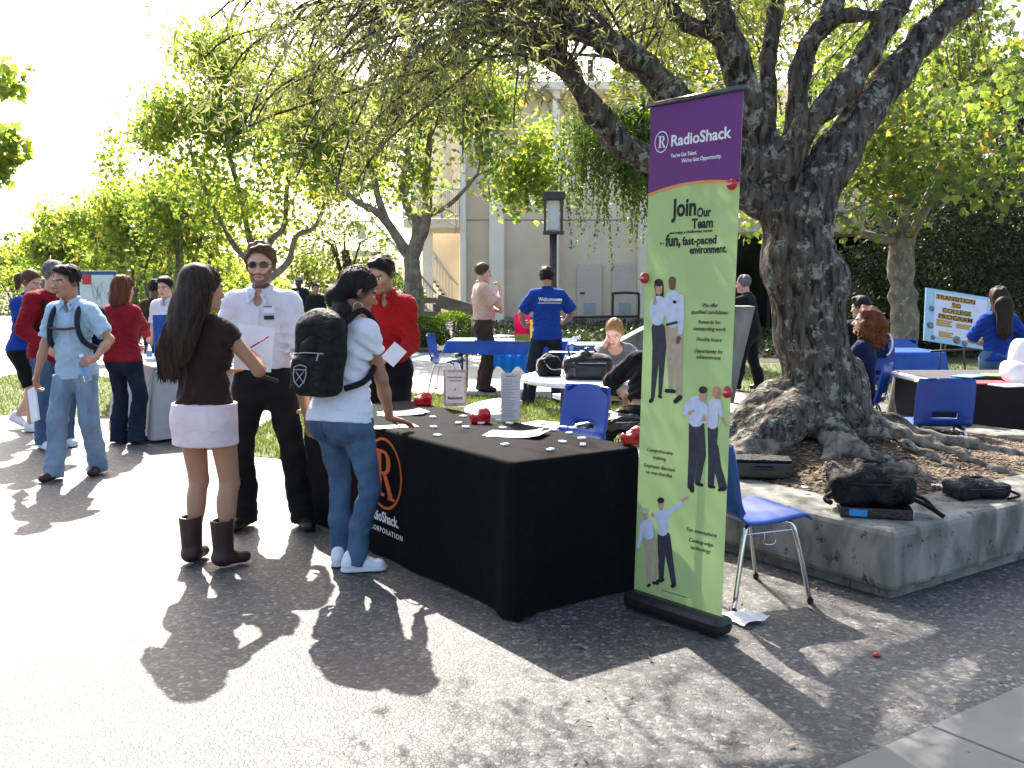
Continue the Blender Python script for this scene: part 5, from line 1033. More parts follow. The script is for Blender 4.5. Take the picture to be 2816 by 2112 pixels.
pts = [SA(183, 665), SA(300, 622), SA(400, 600), SA(480, 590), SA(580, 587), SA(700, 592)]; uu = [p[0] for p in pts]; vv = [p[1] for p in pts]; cf = np.polyfit(uu, vv, 2); W_ = BWD
ny = 30
V = []; F = []
for j in range(ny + 1):
    for i in range(13): x = W_ * i / 12; V.append((x, topv * j / ny, .0012 * math.sin(math.pi * i / 12) * math.sin(j * .35)))
F = [(j * 13 + i, j * 13 + i + 1, (j + 1) * 13 + i + 1, (j + 1) * 13 + i) for j in range(ny) for i in range(12)]
obj("panel", pymesh("panel", V, F), ban, GRN, smooth=True)
def strip(f0, f1, z, m, name):
    n = 24; V = []; 
    for i in range(n + 1): x = W_ * i / n; V += [(x, f0(x), z + .0003 * math.sin(math.pi * i / n)), (x, f1(x), z + .0003 * math.sin(math.pi * i / n))]
    obj(name, pymesh(name, V, [(2 * i, 2 * i + 2, 2 * i + 3, 2 * i + 1) for i in range(n)]), ban, m)
strip(lambda x: np.polyval(cf, x), lambda x: topv, .0022, PUR, "header_print"); strip(lambda x: np.polyval(cf, x) - .012, lambda x: np.polyval(cf, x), .0026, ORG, "header_edge")
def btext(t_, S, l, r, cap_h, m, bold=.012, shear=0.):
    (u0_, v0), (u1_, v1) = S(*l), S(*r); hgt = S(l[0], l[1] - cap_h)[1] - v0; o = lettering(t_, hgt / .70, m, ban, (u0_, (v0 + v1) / 2, .0034), bold=bold, shear=shear)
    xs = [v.co.x for v in o.data.vertices]; w = max(xs) - min(xs); o.scale = ((u1_ - u0_) / w, 1, 1); o.location.x -= min(xs) * o.scale[0]; return o
btext("RadioShack", SA, (312, 393), (665, 332), 64, INKW, .022); btext("You've Got Talent.", SA, (310, 458), (463, 433), 22, INKW, .02); btext("We've Got Opportunity.", SA, (372, 487), (607, 452), 22, INKW, .02)
c0 = SA(256, 363); rr_ = (SA(256, 300)[1] - c0[1]); V, F = ringmesh(rr_ * .90, rr_, sx=(SA(296, 360)[0] - SA(216, 366)[0]) / 2 / rr_); obj("ring", pymesh("ring", V, F), ban, INKW, (c0[0], c0[1], .0034)); serifR(ban, rr_ * 1.08, INKW, (c0[0] - rr_ * .40, c0[1] - rr_ * .52, .0034), (0, 0, 0))
for a in (("Join", (313, 800), (457, 788), 100, .03), ("Our", (463, 802), (545, 795), 52, .03), ("Team", (432, 868), (556, 862), 56, .03), ("and enjoy a challenging career", (303, 903), (555, 888), 17, .02), ("in a", (248, 962), (271, 962), 14, .02), ("fun,", (278, 973), (367, 968), 66, .035), ("fast-paced", (377, 966), (577, 955), 46, .028), ("environment.", (420, 1017), (637, 1007), 44, .028)): btext(a[0], SA, a[1], a[2], a[3], INK, a[4])
for a in (("We offer", (495, 1330), (587, 1328)), ("qualified candidates:", (430, 1368), (650, 1370)), ("Rewards for", (472, 1426), (602, 1428)), ("outstanding work", (442, 1464), (632, 1470)), ("Flexible hours", (460, 1525), (607, 1533)), ("Opportunity for", (448, 1595), (617, 1600)), ("advancement", (460, 1628), (603, 1638))): btext(a[0], SA, a[1], a[2], 22, INK, .010, .18)
for a in (("Comprehensive", (210, 500), (355, 520)), ("training", (243, 545), (317, 553)), ("Employee discount", (190, 590), (368, 614)), ("on merchandise", (202, 628), (351, 648)), ("Fun atmosphere", (434, 957), (605, 987)), ("Cutting-edge", (447, 1015), (585, 1043)), ("technology", (456, 1058), (573, 1080))): btext(a[0], SB, a[1], a[2], 21, INK, .010, .18)
btext("Equal opportunity employer committed to diversity", SB, (292, 1300), (447, 1332), 6, INK, 0)
PC_ = dict(s=mat("print_shirt", (.50, .55, .66), rough=.7, var=.12, vs_=25), k=mat("print_dark", (.035, .035, .045), rough=.7, var=.3, vs_=30), t=mat("print_khaki", (.40, .32, .22), rough=.7, var=.12, vs_=30), f=mat("print_face", (.50, .27, .18), rough=.7, var=.1, vs_=60), d=mat("print_face_dark", (.16, .07, .045), rough=.7, var=.1, vs_=60), h=mat("print_hair", (.03, .02, .015), rough=.7), g=mat("print_grey_hair", (.45, .43, .40), rough=.7), b=mat("print_blond", (.42, .27, .12), rough=.7), i=INK)
def figure(S, parts):
    keys = []; V = []; F = []; MI = []
    for lay, (c, *pts) in enumerate(parts):
        if c not in keys: keys.append(c)
        for (x0, y0, r0), (x1, y1, r1) in zip(pts[:-1], pts[1:]):
            d = math.atan2(y1 - y0, x1 - x0); poly = [(x0 + r0 * math.cos(d + math.pi / 2 + math.pi * k / 8), y0 + r0 * math.sin(d + math.pi / 2 + math.pi * k / 8)) for k in range(9)] + [(x1 + r1 * math.cos(d - math.pi / 2 + math.pi * k / 8), y1 + r1 * math.sin(d - math.pi / 2 + math.pi * k / 8)) for k in range(9)]
            o = len(V); V += [(*S(*p), .0018 + lay * .0002 + (len(F) % 3) * .00006) for p in poly]; F.append(tuple(range(o, o + 18))); MI.append(keys.index(c))
    me = pymesh("printed_figure", V, F); o = obj("printed_figure", me, ban, [PC_[k] for k in keys]); me.polygons.foreach_set("material_index", MI)
AB = lambda x, y: ((1680 + x * .482 - 1700) / .47, (1000 + y * .482 - 220) / .47)
def ab(x, y, r): a = AB(x, y); return (a[0], a[1], r)
figure(SA, [('k', (222, 1450, 26), (226, 1560, 24), ab(240, 190, 11)), ('k', (250, 1450, 26), (262, 1560, 22), ab(282, 175, 10)), ('h', (240, 1205, 28), (246, 1265, 22)), ('s', (238, 1300, 38), (232, 1400, 36)), ('s', (206, 1300, 16), (196, 1370, 13)), ('s', (196, 1372, 13), (214, 1320, 10)), ('f', (216, 1305, 11), (218, 1262, 4)), ('f', (240, 1210, 21), (240, 1240, 17)), ('h', (236, 1186, 22), (244, 1186, 22)), ('i', ab(236, 205, 12), ab(230, 214, 12)), ('i', ab(280, 186, 10), ab(284, 190, 10))])
figure(SA, [('t', (308, 1440, 28), (305, 1540, 26), ab(345, 145, 14)), ('t', (345, 1440, 28), (352, 1560, 26), ab(388, 185, 16)), ('s', (325, 1275, 44), (322, 1410, 38)), ('s', (368, 1275, 18), (372, 1370, 18), (366, 1475, 14)), ('s', (284, 1290, 16), (280, 1370, 14)), ('d', (356, 1510, 13), (350, 1535, 10)), ('d', (319, 1172, 22), (318, 1210, 19)), ('i', (330, 1298, 9), (336, 1300, 9)), ('k', (288, 1432, 8), (345, 1418, 8)), ('i', ab(320, 155, 12), ab(362, 158, 12)), ('i', ab(372, 215, 14), ab(398, 192, 14))])
figure(SB, [('k', (482, 350, 36), (470, 520, 26), (455, 700, 18)), ('k', (500, 350, 34), (520, 520, 24), (495, 675, 16)), ('s', (490, 230, 46), (488, 320, 42)), ('s', (445, 235, 24), (425, 278, 15), (455, 285, 11)), ('s', (535, 250, 20), (540, 330, 14)), ('f', (452, 282, 11), (474, 268, 7)), ('f', (533, 318, 13), (535, 295, 6)), ('f', (527, 172, 21), (524, 200, 18)), ('h', (524, 150, 20), (532, 150, 20)), ('i', (462, 705, 16), (466, 725, 12)), ('i', (495, 685, 10), (522, 692, 9))])
figure(SB, [('b', (606, 150, 22), (618, 235, 12)), ('k', (583, 375, 30), (578, 540, 22), (572, 695, 18)), ('k', (592, 480, 24), (610, 590, 22), (640, 705, 24)), ('s', (588, 225, 28), (583, 345, 28)), ('s', (615, 220, 17), (630, 290, 12)), ('f', (640, 315, 10), (658, 350, 9)), ('f', (597, 155, 18), (594, 178, 14)), ('i', (566, 700, 10), (590, 704, 9)), ('i', (622, 720, 10), (650, 712, 10))])
figure(SB, [('k', (292, 985, 26), (290, 1110, 20), (288, 1235, 14)), ('k', (315, 985, 26), (338, 1120, 19), (360, 1255, 14)), ('s', (300, 865, 36), (298, 955, 28)), ('s', (325, 850, 18), (380, 815, 13), (405, 795, 11)), ('s', (268, 865, 14), (248, 870, 11)), ('f', (412, 780, 9), (438, 762, 6)), ('f', (241, 868, 8), (238, 855, 5)), ('f', (286, 800, 17), (288, 822, 14)), ('h', (284, 780, 17), (290, 780, 17)), ('i', (270, 1240, 9), (300, 1232, 9)), ('i', (355, 1268, 12), (364, 1262, 12))])
figure(SB, [('t', (210, 1005, 22), (215, 1120, 16), (217, 1250, 11)), ('t', (240, 1005, 22), (258, 1130, 16), (248, 1240, 11)), ('s', (212, 915, 32), (218, 975, 28)), ('s', (180, 920, 13), (170, 1000, 10), (158, 1045, 8)), ('f', (152, 1060, 8), (150, 1072, 6)), ('f', (197, 858, 15), (200, 880, 12)), ('g', (196, 838, 15), (202, 838, 15)), ('i', (214, 1268, 8), (222, 1262, 8)), ('i', (246, 1250, 9), (270, 1254, 8))])
mb = MB(); mb.tube([(-.02, topv + .005, 0), (W_ + .02, topv + .005, 0)], .014, 10); mb.build("top_bar", mat("anodised_bar", (.10, .10, .11), rough=.25, metal=.9), ban)
BLK = mat("black_base", (.014, .014, .015), rough=.35, var=.2);
bb = MB().box((0, 0, .0), (BWD + .06, .12, .085), bev=.03).build("base", BLK, ban); bb.matrix_parent_inverse = MW.inverted(); bb.matrix_basis = Matrix.Translation((BL.x / 2 + BR_.x / 2, BL.y / 2 + BR_.y / 2, .043)) @ Matrix.Rotation(math.atan2(bx_.y, bx_.x), 4, 'Z')
ft = MB().tube(spline([(-.12, -.05, -.055), (-.14, -.22, -.06), (-.10, -.25, -.06), (-.08, -.2, -.06), (-.06, -.05, -.055)], 4), .006, 6).build("foot", BLK, ban); ft.matrix_parent_inverse = MW.inverted(); ft.matrix_basis = bb.matrix_basis.copy()
po = MB().tube([(0, .05, 0), tuple((Vector((0, .05, 0)) + Matrix.Rotation(-math.atan2(bx_.y, bx_.x), 3, 'Z') @ (by_ * BHT)))], .010, 8).build("pole", CHROME, ban); po.matrix_parent_inverse = MW.inverted(); po.matrix_basis = bb.matrix_basis.copy()
for (S, x, y, lab) in ((SA, 681, 612, "round red button clipped to the banner's upper right edge"), (SA, 168, 1160, "round red button clipped to the banner's left edge"), (SB, 678, 162, "round red button clipped to the banner's lower right edge")):
    u, v = S(x, y); p = MW @ Vector((u, v, .014)); b = thing("button_clip", lab, "button", tuple(p), 0, "red buttons clipped to the banner"); b.rotation_euler = MW.to_euler()
    MB().lathe([(0, .022), (.012, .021), (.022, .016), (.027, .008), (.027, .0), (.022, -.004), (0, -.004)], n=20).build("dome", REDP, b); lettering("RSW", .012, INKW, b, (-.013, -.004, .0225), bold=.01)

# ---- blue shell chairs
def make_chair(label, pos, yaw, group="blue shell chairs"):
    """faces local +y"""
    t = thing("shell_chair", label, "chair", (pos[0], pos[1], pos[2] if len(pos) > 2 else 0), yaw, group); global _chair
    if _chair is None:
        prof = spline([(.24, .425), (.19, .455), (.05, .44), (-.10, .435), (-.17, .455), (-.215, .53), (-.235, .64), (-.265, .80), (-.275, .835)], 4); n = len(prof); m_ = 14; bm = bmesh.new(); G = []
        for i, p in enumerate(prof):
            row = []
            for j in range(m_ + 1):
                s = j / m_ * 2 - 1; tt = i / (n - 1); hw = .225 - .03 * max(0, (tt - .75) / .25) ** 2 - .015 * max(0, (.15 - tt) / .15); e = abs(s) ** 4
                cur = .035 * s * s; seat = tt < .55; x = s * hw; y = p.x + (0 if seat else cur * .8 ) ; z = p.y + (cur * .5 if seat else 0) - e * .02 * (1 if seat else 0)
                if tt > .93: z -= .05 * abs(s) ** 3 * (tt - .93) / .07
                row.append(bm.verts.new((x, y, z)))
            G.append(row)
        for i in range(n - 1):
            for j in range(m_):
                tt = i / (n - 1); s = (j + .5) / m_ * 2 - 1
                if .57 < tt < .655 and abs(s) < .36: continue
                bm.faces.new((G[i][j], G[i][j + 1], G[i + 1][j + 1], G[i + 1][j]))
        bmesh.ops.recalc_face_normals(bm, faces=bm.faces); bmesh.ops.solidify(bm, geom=bm.faces[:] + bm.edges[:] + bm.verts[:], thickness=.012)
        me = bpy.data.meshes.new("shell"); bm.to_mesh(me); bm.free(); me.materials.append(BLUEP); me.polygons.foreach_set("use_smooth", [True] * len(me.polygons))
        legs = []
        for sx in (-1, 1):
            for sy in (-1, 1):
                mb = MB(); mb.tube(spline([(sx * .13, sy * .06, .425), (sx * .165, sy * .11, .41), (sx * .19, sy * .15, .36), (sx * .225, sy * .225, .012)], 4), .0125, 10); legs.append((mb, (sx, sy)))
        _chair = (me, [pymesh("leg", b.V, b.F, CHROME) for b, _ in legs])
        for l in _chair[1]: l.polygons.foreach_set("use_smooth", [True] * len(l.polygons))
        r = MB(); r.tube([(.183, -.14, .37), (.183, .14, .37)], .005, 6); r.tube(spline([(.19, -.03, .37), (.19, -.03, .315), (.19, .03, .315), (.19, .03, .37)], 3), .004, 6); _chair += (pymesh("brace", r.V, r.F, CHROME),)
        c_ = MB().lathe([(0, 0), (.016, 0), (.016, .02), (0, .022)], (0, 0, 0), 10); _chair += (pymesh("glide", c_.V, c_.F, BLK),)
    obj("shell", _chair[0], t); [obj("leg", l, t) for l in _chair[1]]; obj("brace", _chair[2], t); [obj("glide", _chair[3], t, None, (a * .226, b * .226, 0)) for a in (-1, 1) for b in (-1, 1)]; return t
_chair = None
fa, fb = gp(733, 613), gp(808, 602); fdir = (fb - fa).normalized(); fl = Vector((-fdir.y, fdir.x, 0)); cpos = (fa + fb) / 2 + fl * .215
yw = lambda d: math.atan2(d[1], d[0]) - math.pi / 2
make_chair("blue shell chair with chrome legs right behind the green banner", cpos, yw(fdir))
make_chair("blue shell chair just behind the black table", (X_(566, 7.2), 7.2), yw((-.75, -.75)))
make_chair("blue shell chair at the left end of the blue-covered tables", (X_(446, 14.3), 14.4), yw((1, -.18)))
make_chair("blue shell chair seen from behind in front of the dark maroon table", (X_(953, 7.9), 8.1), yw((.12, 1)))
make_chair("blue shell chair behind the small blue-covered table on the right", (X_(913, 12.9), 12.9), yw((.1, -1)))
# ---- white round table with benches
rt_ = thing("picnic_table", "white round picnic table loaded with black bags", "table", (.85, 8.95, 0), 0)
MB().lathe([(0, .745), (.74, .745), (.765, .735), (.77, .715), (.755, .695), (0, .69)], n=48).build("tabletop", WHITEP, rt_)
BRWN = mat("brown_post", (.055, .04, .03), rough=.7, var=.2)
for a in (35, 125, 215, 305): MB().box((.45 * math.cos(R(a)), .45 * math.sin(R(a)), .345), (.085, .085, .69), rotz(R(a)), bev=.008).build("leg", BRWN, rt_)
for a0 in (80, 170, 260, 350):
    mb = MB(); n = 10; po_ = [(1.28 * math.cos(R(a0 - 30 + 60 * i / n)), 1.28 * math.sin(R(a0 - 30 + 60 * i / n))) for i in range(n + 1)] + [(.98 * math.cos(R(a0 + 30 - 60 * i / n)), .98 * math.sin(R(a0 + 30 - 60 * i / n))) for i in range(n + 1)]
    mb.prism(po_, .40, .445); be = mb.build("bench", WHITEP, rt_)
    for q in (-18, 18): MB().box((1.13 * math.cos(R(a0 + q)), 1.13 * math.sin(R(a0 + q)), .195), (.07, .07, .41), rotz(R(a0 + q))).build("post", BRWN, be)
def bag(label, px, py, z, size, rz, m, name="bag", cat="bag", group=None, handle=None, noise=.012, h=.012, Y=None, squash=.9):
    p = gp(px, py, z) if Y is None else Vector((X_(px, Y), Y, z)); t = thing(name, label, cat, (p.x, p.y, z), rz, group); w, d, hh = size; sd = int(px * 3 + py)
    w1 = waves(8, 9 / max(w, .2), 30 / max(w, .2) , sd); P = [rbox((0, 0, hh * .40), (w, d, hh * .80), min(d, hh) * .26), rbox((w * .10, d * .05, hh * .70), (w * .62, d * .66, hh * .48), min(d, hh) * .18, .03, np.array(Matrix.Rotation(.16, 3, 'Y'))), rbox((-w * .22, -d * .08, hh * .62), (w * .36, d * .62, hh * .42), min(d, hh) * .16, .025, np.array(Matrix.Rotation(-.22, 3, 'Y'))), rbox((w * .04, -d * .46, hh * .32), (w * .62, d * .22, hh * .46), .02, .008), plane_cut((0, 0, .0), (0, 0, -1))]
    zp = MB().tube(spline([(-w * .30, -d * .50, hh * .60), (0, -d * .535, hh * .585), (w * .34, -d * .50, hh * .60)], 4), .0035, 5); zp.build("zip", CHROME if m is BLACKL else BLK, t); MB().tube(spline([(-.05, d * .1, hh * .86), (-.03, d * .06, hh * 1.04), (.04, d * .06, hh * 1.05), (.07, d * .1, hh * .9)], 4), .009, 6).build("grab_handle", m, t)
    sdf_obj("body", P, h, m, t, lambda X, Y, Z: noise * wnoise(X, Y, Z, w1))
    if handle:
        for pts, r_, hm in handle: MB().tube(spline(pts, 5), r_, 7).build("strap", hm, t)
    return t
CORD = mat("pale_cord", (.55, .52, .46), rough=.6)
bag("large shiny black tote bag standing on the white round table", 588, 379, .745, (.44, .24, .25), R(-4), BLACKL, "handbag", "handbag", "bags on the white table", [([(-.16, -.02, .2), (-.17, -.06, .30), (-.05, -.08, .27), (.02, -.06, .22)], .009, BLACKL), ([(-.19, -.1, .03), (-.215, -.11, .13), (-.19, -.08, .21)], .006, CHROME)], .006)
bag("small black bag with pale cord handle on the white table's left", 549, 376, .745, (.22, .14, .19), R(10), BLACKN, "handbag", "handbag", "bags on the white table", [([(-.10, 0, .02), (-.12, -.05, .12), (-.04, -.06, .20), (.05, -.02, .17)], .005, CORD), ([(-.06, -.06, .14), (.0, -.09, .07), (.09, -.08, .07)], .004, CORD)], .006)
bag("glossy black leather bag slumped on the near bench beside the banner", 622, 430, .445, (.46, .30, .14), R(20), BLACKL, "handbag", "handbag", None, [([(-.2, -.12, .05), (-.1, -.16, .12), (.08, -.15, .10)], .012, BLACKL)], .012)
bag("black leather satchel lying behind the blue chair", 596, 436, .40, (.30, .22, .12), R(-20), BLACKL, "handbag", "handbag", None, None, .010)
# ---- blue covered tables in the middle distance
for i, (px, Y, rz, L, lab) in enumerate(((447, 14.2, R(-4), 1.83, "blue-covered folding table behind the peach-shirted man"), (558, 13.2, R(3), 1.5, "blue-covered folding table right of the man in the royal blue polo"), (868, 11.9, R(3), .98, "small blue-covered table beside the right plane tree"))):
    if i == 1: px = 575
    x = X_(px, Y); folding_table(lab, (x, Y, 0), rz, L, .76, .735, WHITEP, "folding tables with blue covers")
    c = thing("tablecloth", ("blue plastic cover on the table behind the peach-shirted man", "blue plastic cover on the table right of the royal blue polo", "blue plastic cover on the small right-hand table")[i], "tablecloth", (x, Y, 0), rz, "blue plastic table covers"); obj("cover", drape(L, .76, .742, (.22, .2, .30)[i], 11, .02, 60 + i, .03, .012, .25), c, BLUECL, smooth=True)
sheets("white papers on the blue table behind the peach-shirted man", 497, 336, .75, .5, .3, 3, R(20), fan=.6); sheets("white clipboard pile on the blue table beside the seated girl", 571, 352, .75, .5, .2, 2, 0)
p = Vector((X_(523, 13.9), 14.0, .745)); fh = thing("flyer_holder", "acrylic holder with pink and yellow flyers on the blue table", "sign holder", tuple(p), R(5))
MB().box((-.01, 0, .20), (.215, .004, .36)).build("flyer", mat("pink_flyer", (.75, .03, .20), rough=.8, var=.05, trans=.35), fh); MB().box((.10, .03, .15), (.08, .004, .30)).build("flyer", mat("yellow_flyer", (.75, .68, .02), rough=.8, var=.05, trans=.35), fh)
MB().box((-.01, -.012, .12), (.22, .003, .24)).build("front_panel", ACRYL, fh); MB().box((-.01, -.006, .055), (.20, .003, .09)).build("flyer", mat("lime_flyer", (.55, .65, .12), rough=.8, var=.05), fh); MB().box((0, 0, .004), (.23, .12, .008)).build("foot", ACRYL, fh)
sh_ = thing("blue_streamer", "bright blue plastic sheet hanging below the blue table", "plastic sheet", (X_(515, 13.95), 13.98, .0)); V = []; n = 16
for i in range(n + 1):
    for j in (0, 1): V.append((-.30 + .62 * i / n, -.03 + .04 * math.sin(i * 1.9), .56 if j else .34 + .06 * math.sin(i * .9)))
obj("sheet", pymesh("sheet", V, [(2 * i, 2 * i + 2, 2 * i + 3, 2 * i + 1) for i in range(n)]), sh_, mat("bright_blue_plastic", (.01, .22, .70), rough=.4, var=.1, trans=.4), smooth=True)
# ---- right-hand maroon table, papers, bags and bottle
x = X_(922, 8.75); mt = folding_table("folding table under the dark maroon cloth at the right edge", (x, 8.75, 0), R(2), 1.83, .76, .735, WHITEP)
c = thing("tablecloth", "dark maroon tablecloth on the table at the right edge", "tablecloth", (x + .12, 8.75, 0), R(2)); obj("cloth", drape(1.7, .76, .745, .66, 8, .014, 77, .03), c, mat("maroon_cloth", (.011, .004, .005), rough=.95, var=.3, bump=.2, bs=200, sheen=.2), smooth=True)
for i, (px, py, w, d, col, lab) in enumerate(((935, 382, .30, .2, (.74, .74, .74), "white paper pad at the left end of the maroon table"), (985, 383, .34, .26, (.55, .03, .05), "red folder on the maroon table"), (1012, 386, .3, .2, (.74, .74, .74), "white sheets at the right end of the maroon table"), (968, 377, .26, .18, (.12, .38, .52), "pale blue leaflet on the maroon table"), (990, 376, .24, .16, (.16, .36, .08), "green leaflet on the maroon table behind the red folder"))):
    p = gp(px, py, .75); tag(MB().box((0, 0, .006 + .001 * i), (w, d, .01), bev=.002).build("leaflet", mat("leaflet_%d" % i, col, rough=.7, var=.05), None, (p.x, p.y, .749), (0, 0, R(i * 23 - 30))), lab, "papers", "papers on the maroon table")
PLB = mat("plastic_bag", (.70, .70, .72), rough=.35, var=.06, bump=.5, bs=9, trans=.4)
for px, py, z, r_, lab in ((1022, 369, .84, (.10, .10, .12), "white plastic bag standing on the maroon table's back"), (1014, 383, .75, (.13, .11, .08), "crumpled translucent bag lying on the maroon table")):
    p = gp(px, py, z); w1 = waves(8, 12, 34, int(px)); t = thing("plastic_bag", lab, "plastic bag", (p.x, p.y, .75), 0, "plastic bags on the maroon table"); k = (z - .75); sdf_obj("film", [ell((0, 0, r_[2] * .8 + k), r_, .03), cap((0, 0, .03), (0, 0, r_[2] + k), .10, .12, .05), plane_cut((0, 0, 0), (0, 0, -1))], .015, PLB, t, lambda X, Y, Z: .018 * wnoise(X, Y, Z, w1))
p = pl(2.28, 2.36); bz = KH + .01
def bottle(label, p, z, hgt, r_, body, lab_m, capm, rot=(0, 0, 0)):
    t = thing("bottle", label, "bottle", (p[0], p[1], z)); t.rotation_euler = rot
    MB().lathe([(0, 0), (r_, 0), (r_ * 1.0, hgt * .04), (r_, hgt * .62), (r_ * .45, hgt * .84), (r_ * .40, hgt * .93), (0, hgt * .93)], n=20).build("body", body, t); MB().lathe([(r_ * 1.02, hgt * .22), (r_ * 1.02, hgt * .52)], n=20).build("wrapper", lab_m, t); MB().lathe([(0, hgt), (r_ * .46, hgt), (r_ * .46, hgt * .90)], n=16).build("cap", capm, t); return t
CLEARP = bpy.data.materials.new("clear_plastic"); CLEARP.use_nodes = True; _p = CLEARP.node_tree.nodes["Principled BSDF"]; _p.inputs["Transmission Weight"].default_value = .9; _p.inputs["Roughness"].default_value = .08; _p.inputs["IOR"].default_value = 1.2; _p.inputs["Base Color"].default_value = (.85, .92, 1, 1)
bottle("green-capped drink bottle by the chair at the maroon table", gp(924, 412, .0), 0, .24, .035, mat("green_bottle", (.03, .12, .03), rough=.2), mat("blue_label", (.15, .38, .62), rough=.5), WHITEP)
# ---- college board on an easel
Yb_ = 11.6; eb = thing("display_board", "tilted white board titled transition to college program", "board", (0, 0, 0)); c4 = [at(a / 2.16, b / 2.16, Yb_ + d_) for a, b, d_ in ((1995, 735, 0), (2137, 757, .05), (2165, 640, .25), (2017, 625, .2))]
ex = (c4[1] - c4[0]); bw_ = ex.length; ex.normalize(); ey = (c4[3] - c4[0]); bh_ = ey.length; ey = (ey - ex * ey.dot(ex)).normalized(); en = ex.cross(ey); MB4 = Matrix((ex, ey, en)).transposed().to_4x4(); MB4.translation = c4[0]
eb.matrix_world = MB4
MB().box((bw_ / 2, bh_ / 2, -.006), (bw_, bh_, .01)).build("backing", mat("board_blue", (.36, .58, .66), rough=.7, var=.06), eb); MB().box((bw_ * .54, bh_ * .52, .001), (bw_ * .80, bh_ * .84, .004)).build("panel", mat("board_white", (.68, .70, .75), rough=.7, var=.04), eb)
GOLD = mat("board_gold", (.50, .30, .05), rough=.7, var=.1); INKB = mat("board_ink", (.06, .035, .02), rough=.8)
for t_, u, v, w in (("TRANSITION", .16, .82, .60), ("TO", .40, .70, .14), ("COLLEGE", .26, .58, .44), ("PROGRAM", .20, .46, .52)):
    MB().box((bw_ * (u + w / 2), bh_ * (v + .04), .0042), (bw_ * w, bh_ * .09, .002)).build("title_strip", GOLD, eb); o = lettering(t_, bh_ * .125, INKB, eb, (bw_ * u, bh_ * v, .0062), bold=.012); xs = [q.co.x for q in o.data.vertices]; o.scale = (bw_ * w / (max(xs) - min(xs)), 1, 1)
for u, v, w, h_ in ((.18, .30, .24, .12), (.48, .31, .24, .09), (.22, .10, .22, .10), (.70, .10, .2, .10)):
    for k in range(3): MB().box((bw_ * (u + w * (.5 - .06 * (k % 2))), bh_ * (v + h_ * (1 - k * .36)), .0045), (bw_ * w * (1 - .12 * (k % 2)), bh_ * h_ * .28, .003)).build("caption", GOLD, eb)
for u, v, r_ in ((.10, .62, .045), (.09, .30, .05), (.50, .10, .06), (.62, -.0 + .06, .045), (.80, .33, .05), (.14, .08, .035)): MB().lathe([(0, .004), (bw_ * r_, .004), (bw_ * r_, .002)], (bw_ * u, bh_ * v, 0), 14).build("picture", mat("board_picture", (.20, .21, .23), rough=.7, var=.5, vs_=40), eb)
ez = thing("easel", "thin dark easel holding the college program board", "easel", (0, 0, 0)); m_ = (c4[0] + c4[1]) / 2
for dx, dy in ((-.16, .06), (.18, .06), (.0, .5)): MB().tube([(m_.x + dx * 1.2, m_.y + dy, 0), (m_.x + dx * .5 + .02, m_.y + .22, m_.z + .45)], .012, 6).build("leg", DARKM, ez)
MB().tube([(m_.x - .3, m_.y + .0, m_.z - .07), (m_.x + .32, m_.y + .04, m_.z - .045)], .014, 6).build("ledge", DARKM, ez)
# ---- planter bags
def P4(x, y): return (1900 + x * .4219) / 2.75, (1100 + y * .4219) / 2.75
zk = KH + .002
p = gp(*P4(1190, 735), zk); bi = thing("ring_binder", "black ring binder with blue spine label under the backpack", "binder", (p.x, p.y, zk), R(-14))
MB().box((0, 0, .05), (.36, .28, .006), bev=.002).build("cover", BLACKL, bi); MB().box((0, 0, .004), (.36, .28, .006), bev=.002).build("cover", BLACKL, bi); MB().box((.0, -.139, .027), (.36, .005, .046), bev=.002).build("spine", BLACKL, bi); MB().box((.012, .004, .026), (.35, .255, .032)).build("pages", PAPER, bi); MB().box((-.09, -.1425, .027), (.09, .002, .036)).build("spine_label", mat("label_blue", (.03, .24, .60), rough=.4), bi)
bag("large black backpack lying on the binder on the planter wall", *P4(1160, 655), zk + .055, (.43, .30, .20), R(-12), BLACKN, "backpack", "backpack", None, [([(.18, -.12, .05), (.27, -.10, .01), (.36, -.12, -.045)], .012, BLACKN), ([(.2, -.02, .05), (.28, .0, .02), (.34, .03, -.04)], .010, BLACKN), ([(-.2, -.12, .06), (-.24, -.14, .03), (-.21, -.17, .015)], .014, BLACKN)], .014, .009)
bag("flat black camera bag near the right edge of the planter wall", *P4(1850, 625), zk, (.34, .2, .10), R(12), BLACKN, "bag", "bag", None, [([(.1, -.08, .06), (.2, -.12, .02), (.1, -.15, .01)], .008, BLACKN)], .008, .009)
p = gp(*P4(460, 500), zk); bc = thing("equipment_case", "black hard case beside the big tree's roots", "case", (p.x, p.y, zk), R(-8)); MB().box((0, 0, .055), (.36, .22, .11), bev=.018).build("body", BLACKL, bc); MB().box((0, 0, .118), (.35, .21, .016), bev=.006).build("lid", BLACKN, bc); MB().tube(spline([(-.06, -.112, .07), (-.05, -.135, .075), (.05, -.135, .075), (.06, -.112, .07)], 4), .007).build("handle", BLK, bc)
def scrap(label, px, py, z, sz, m, seed):
    p = gp(px, py, z); q = random.Random(seed); n = 7; V = []; F = []
    for j in range(n):
        for i in range(n): V.append(((i / (n - 1) - .5) * sz * (1 + .2 * q.random()), (j / (n - 1) - .5) * sz * (1 + .2 * q.random()), .004 + sz * .22 * abs(math.sin(i * 1.7 + seed) * math.cos(j * 1.3)) * q.random()))
    F = [(j * n + i, j * n + i + 1, (j + 1) * n + i + 1, (j + 1) * n + i) for j in range(n - 1) for i in range(n - 1)]; return tag(obj("paper_scrap", pymesh("scrap", V, F), None, m, (p.x, p.y, z), (0, 0, q.uniform(0, 3)), True), label, "litter")
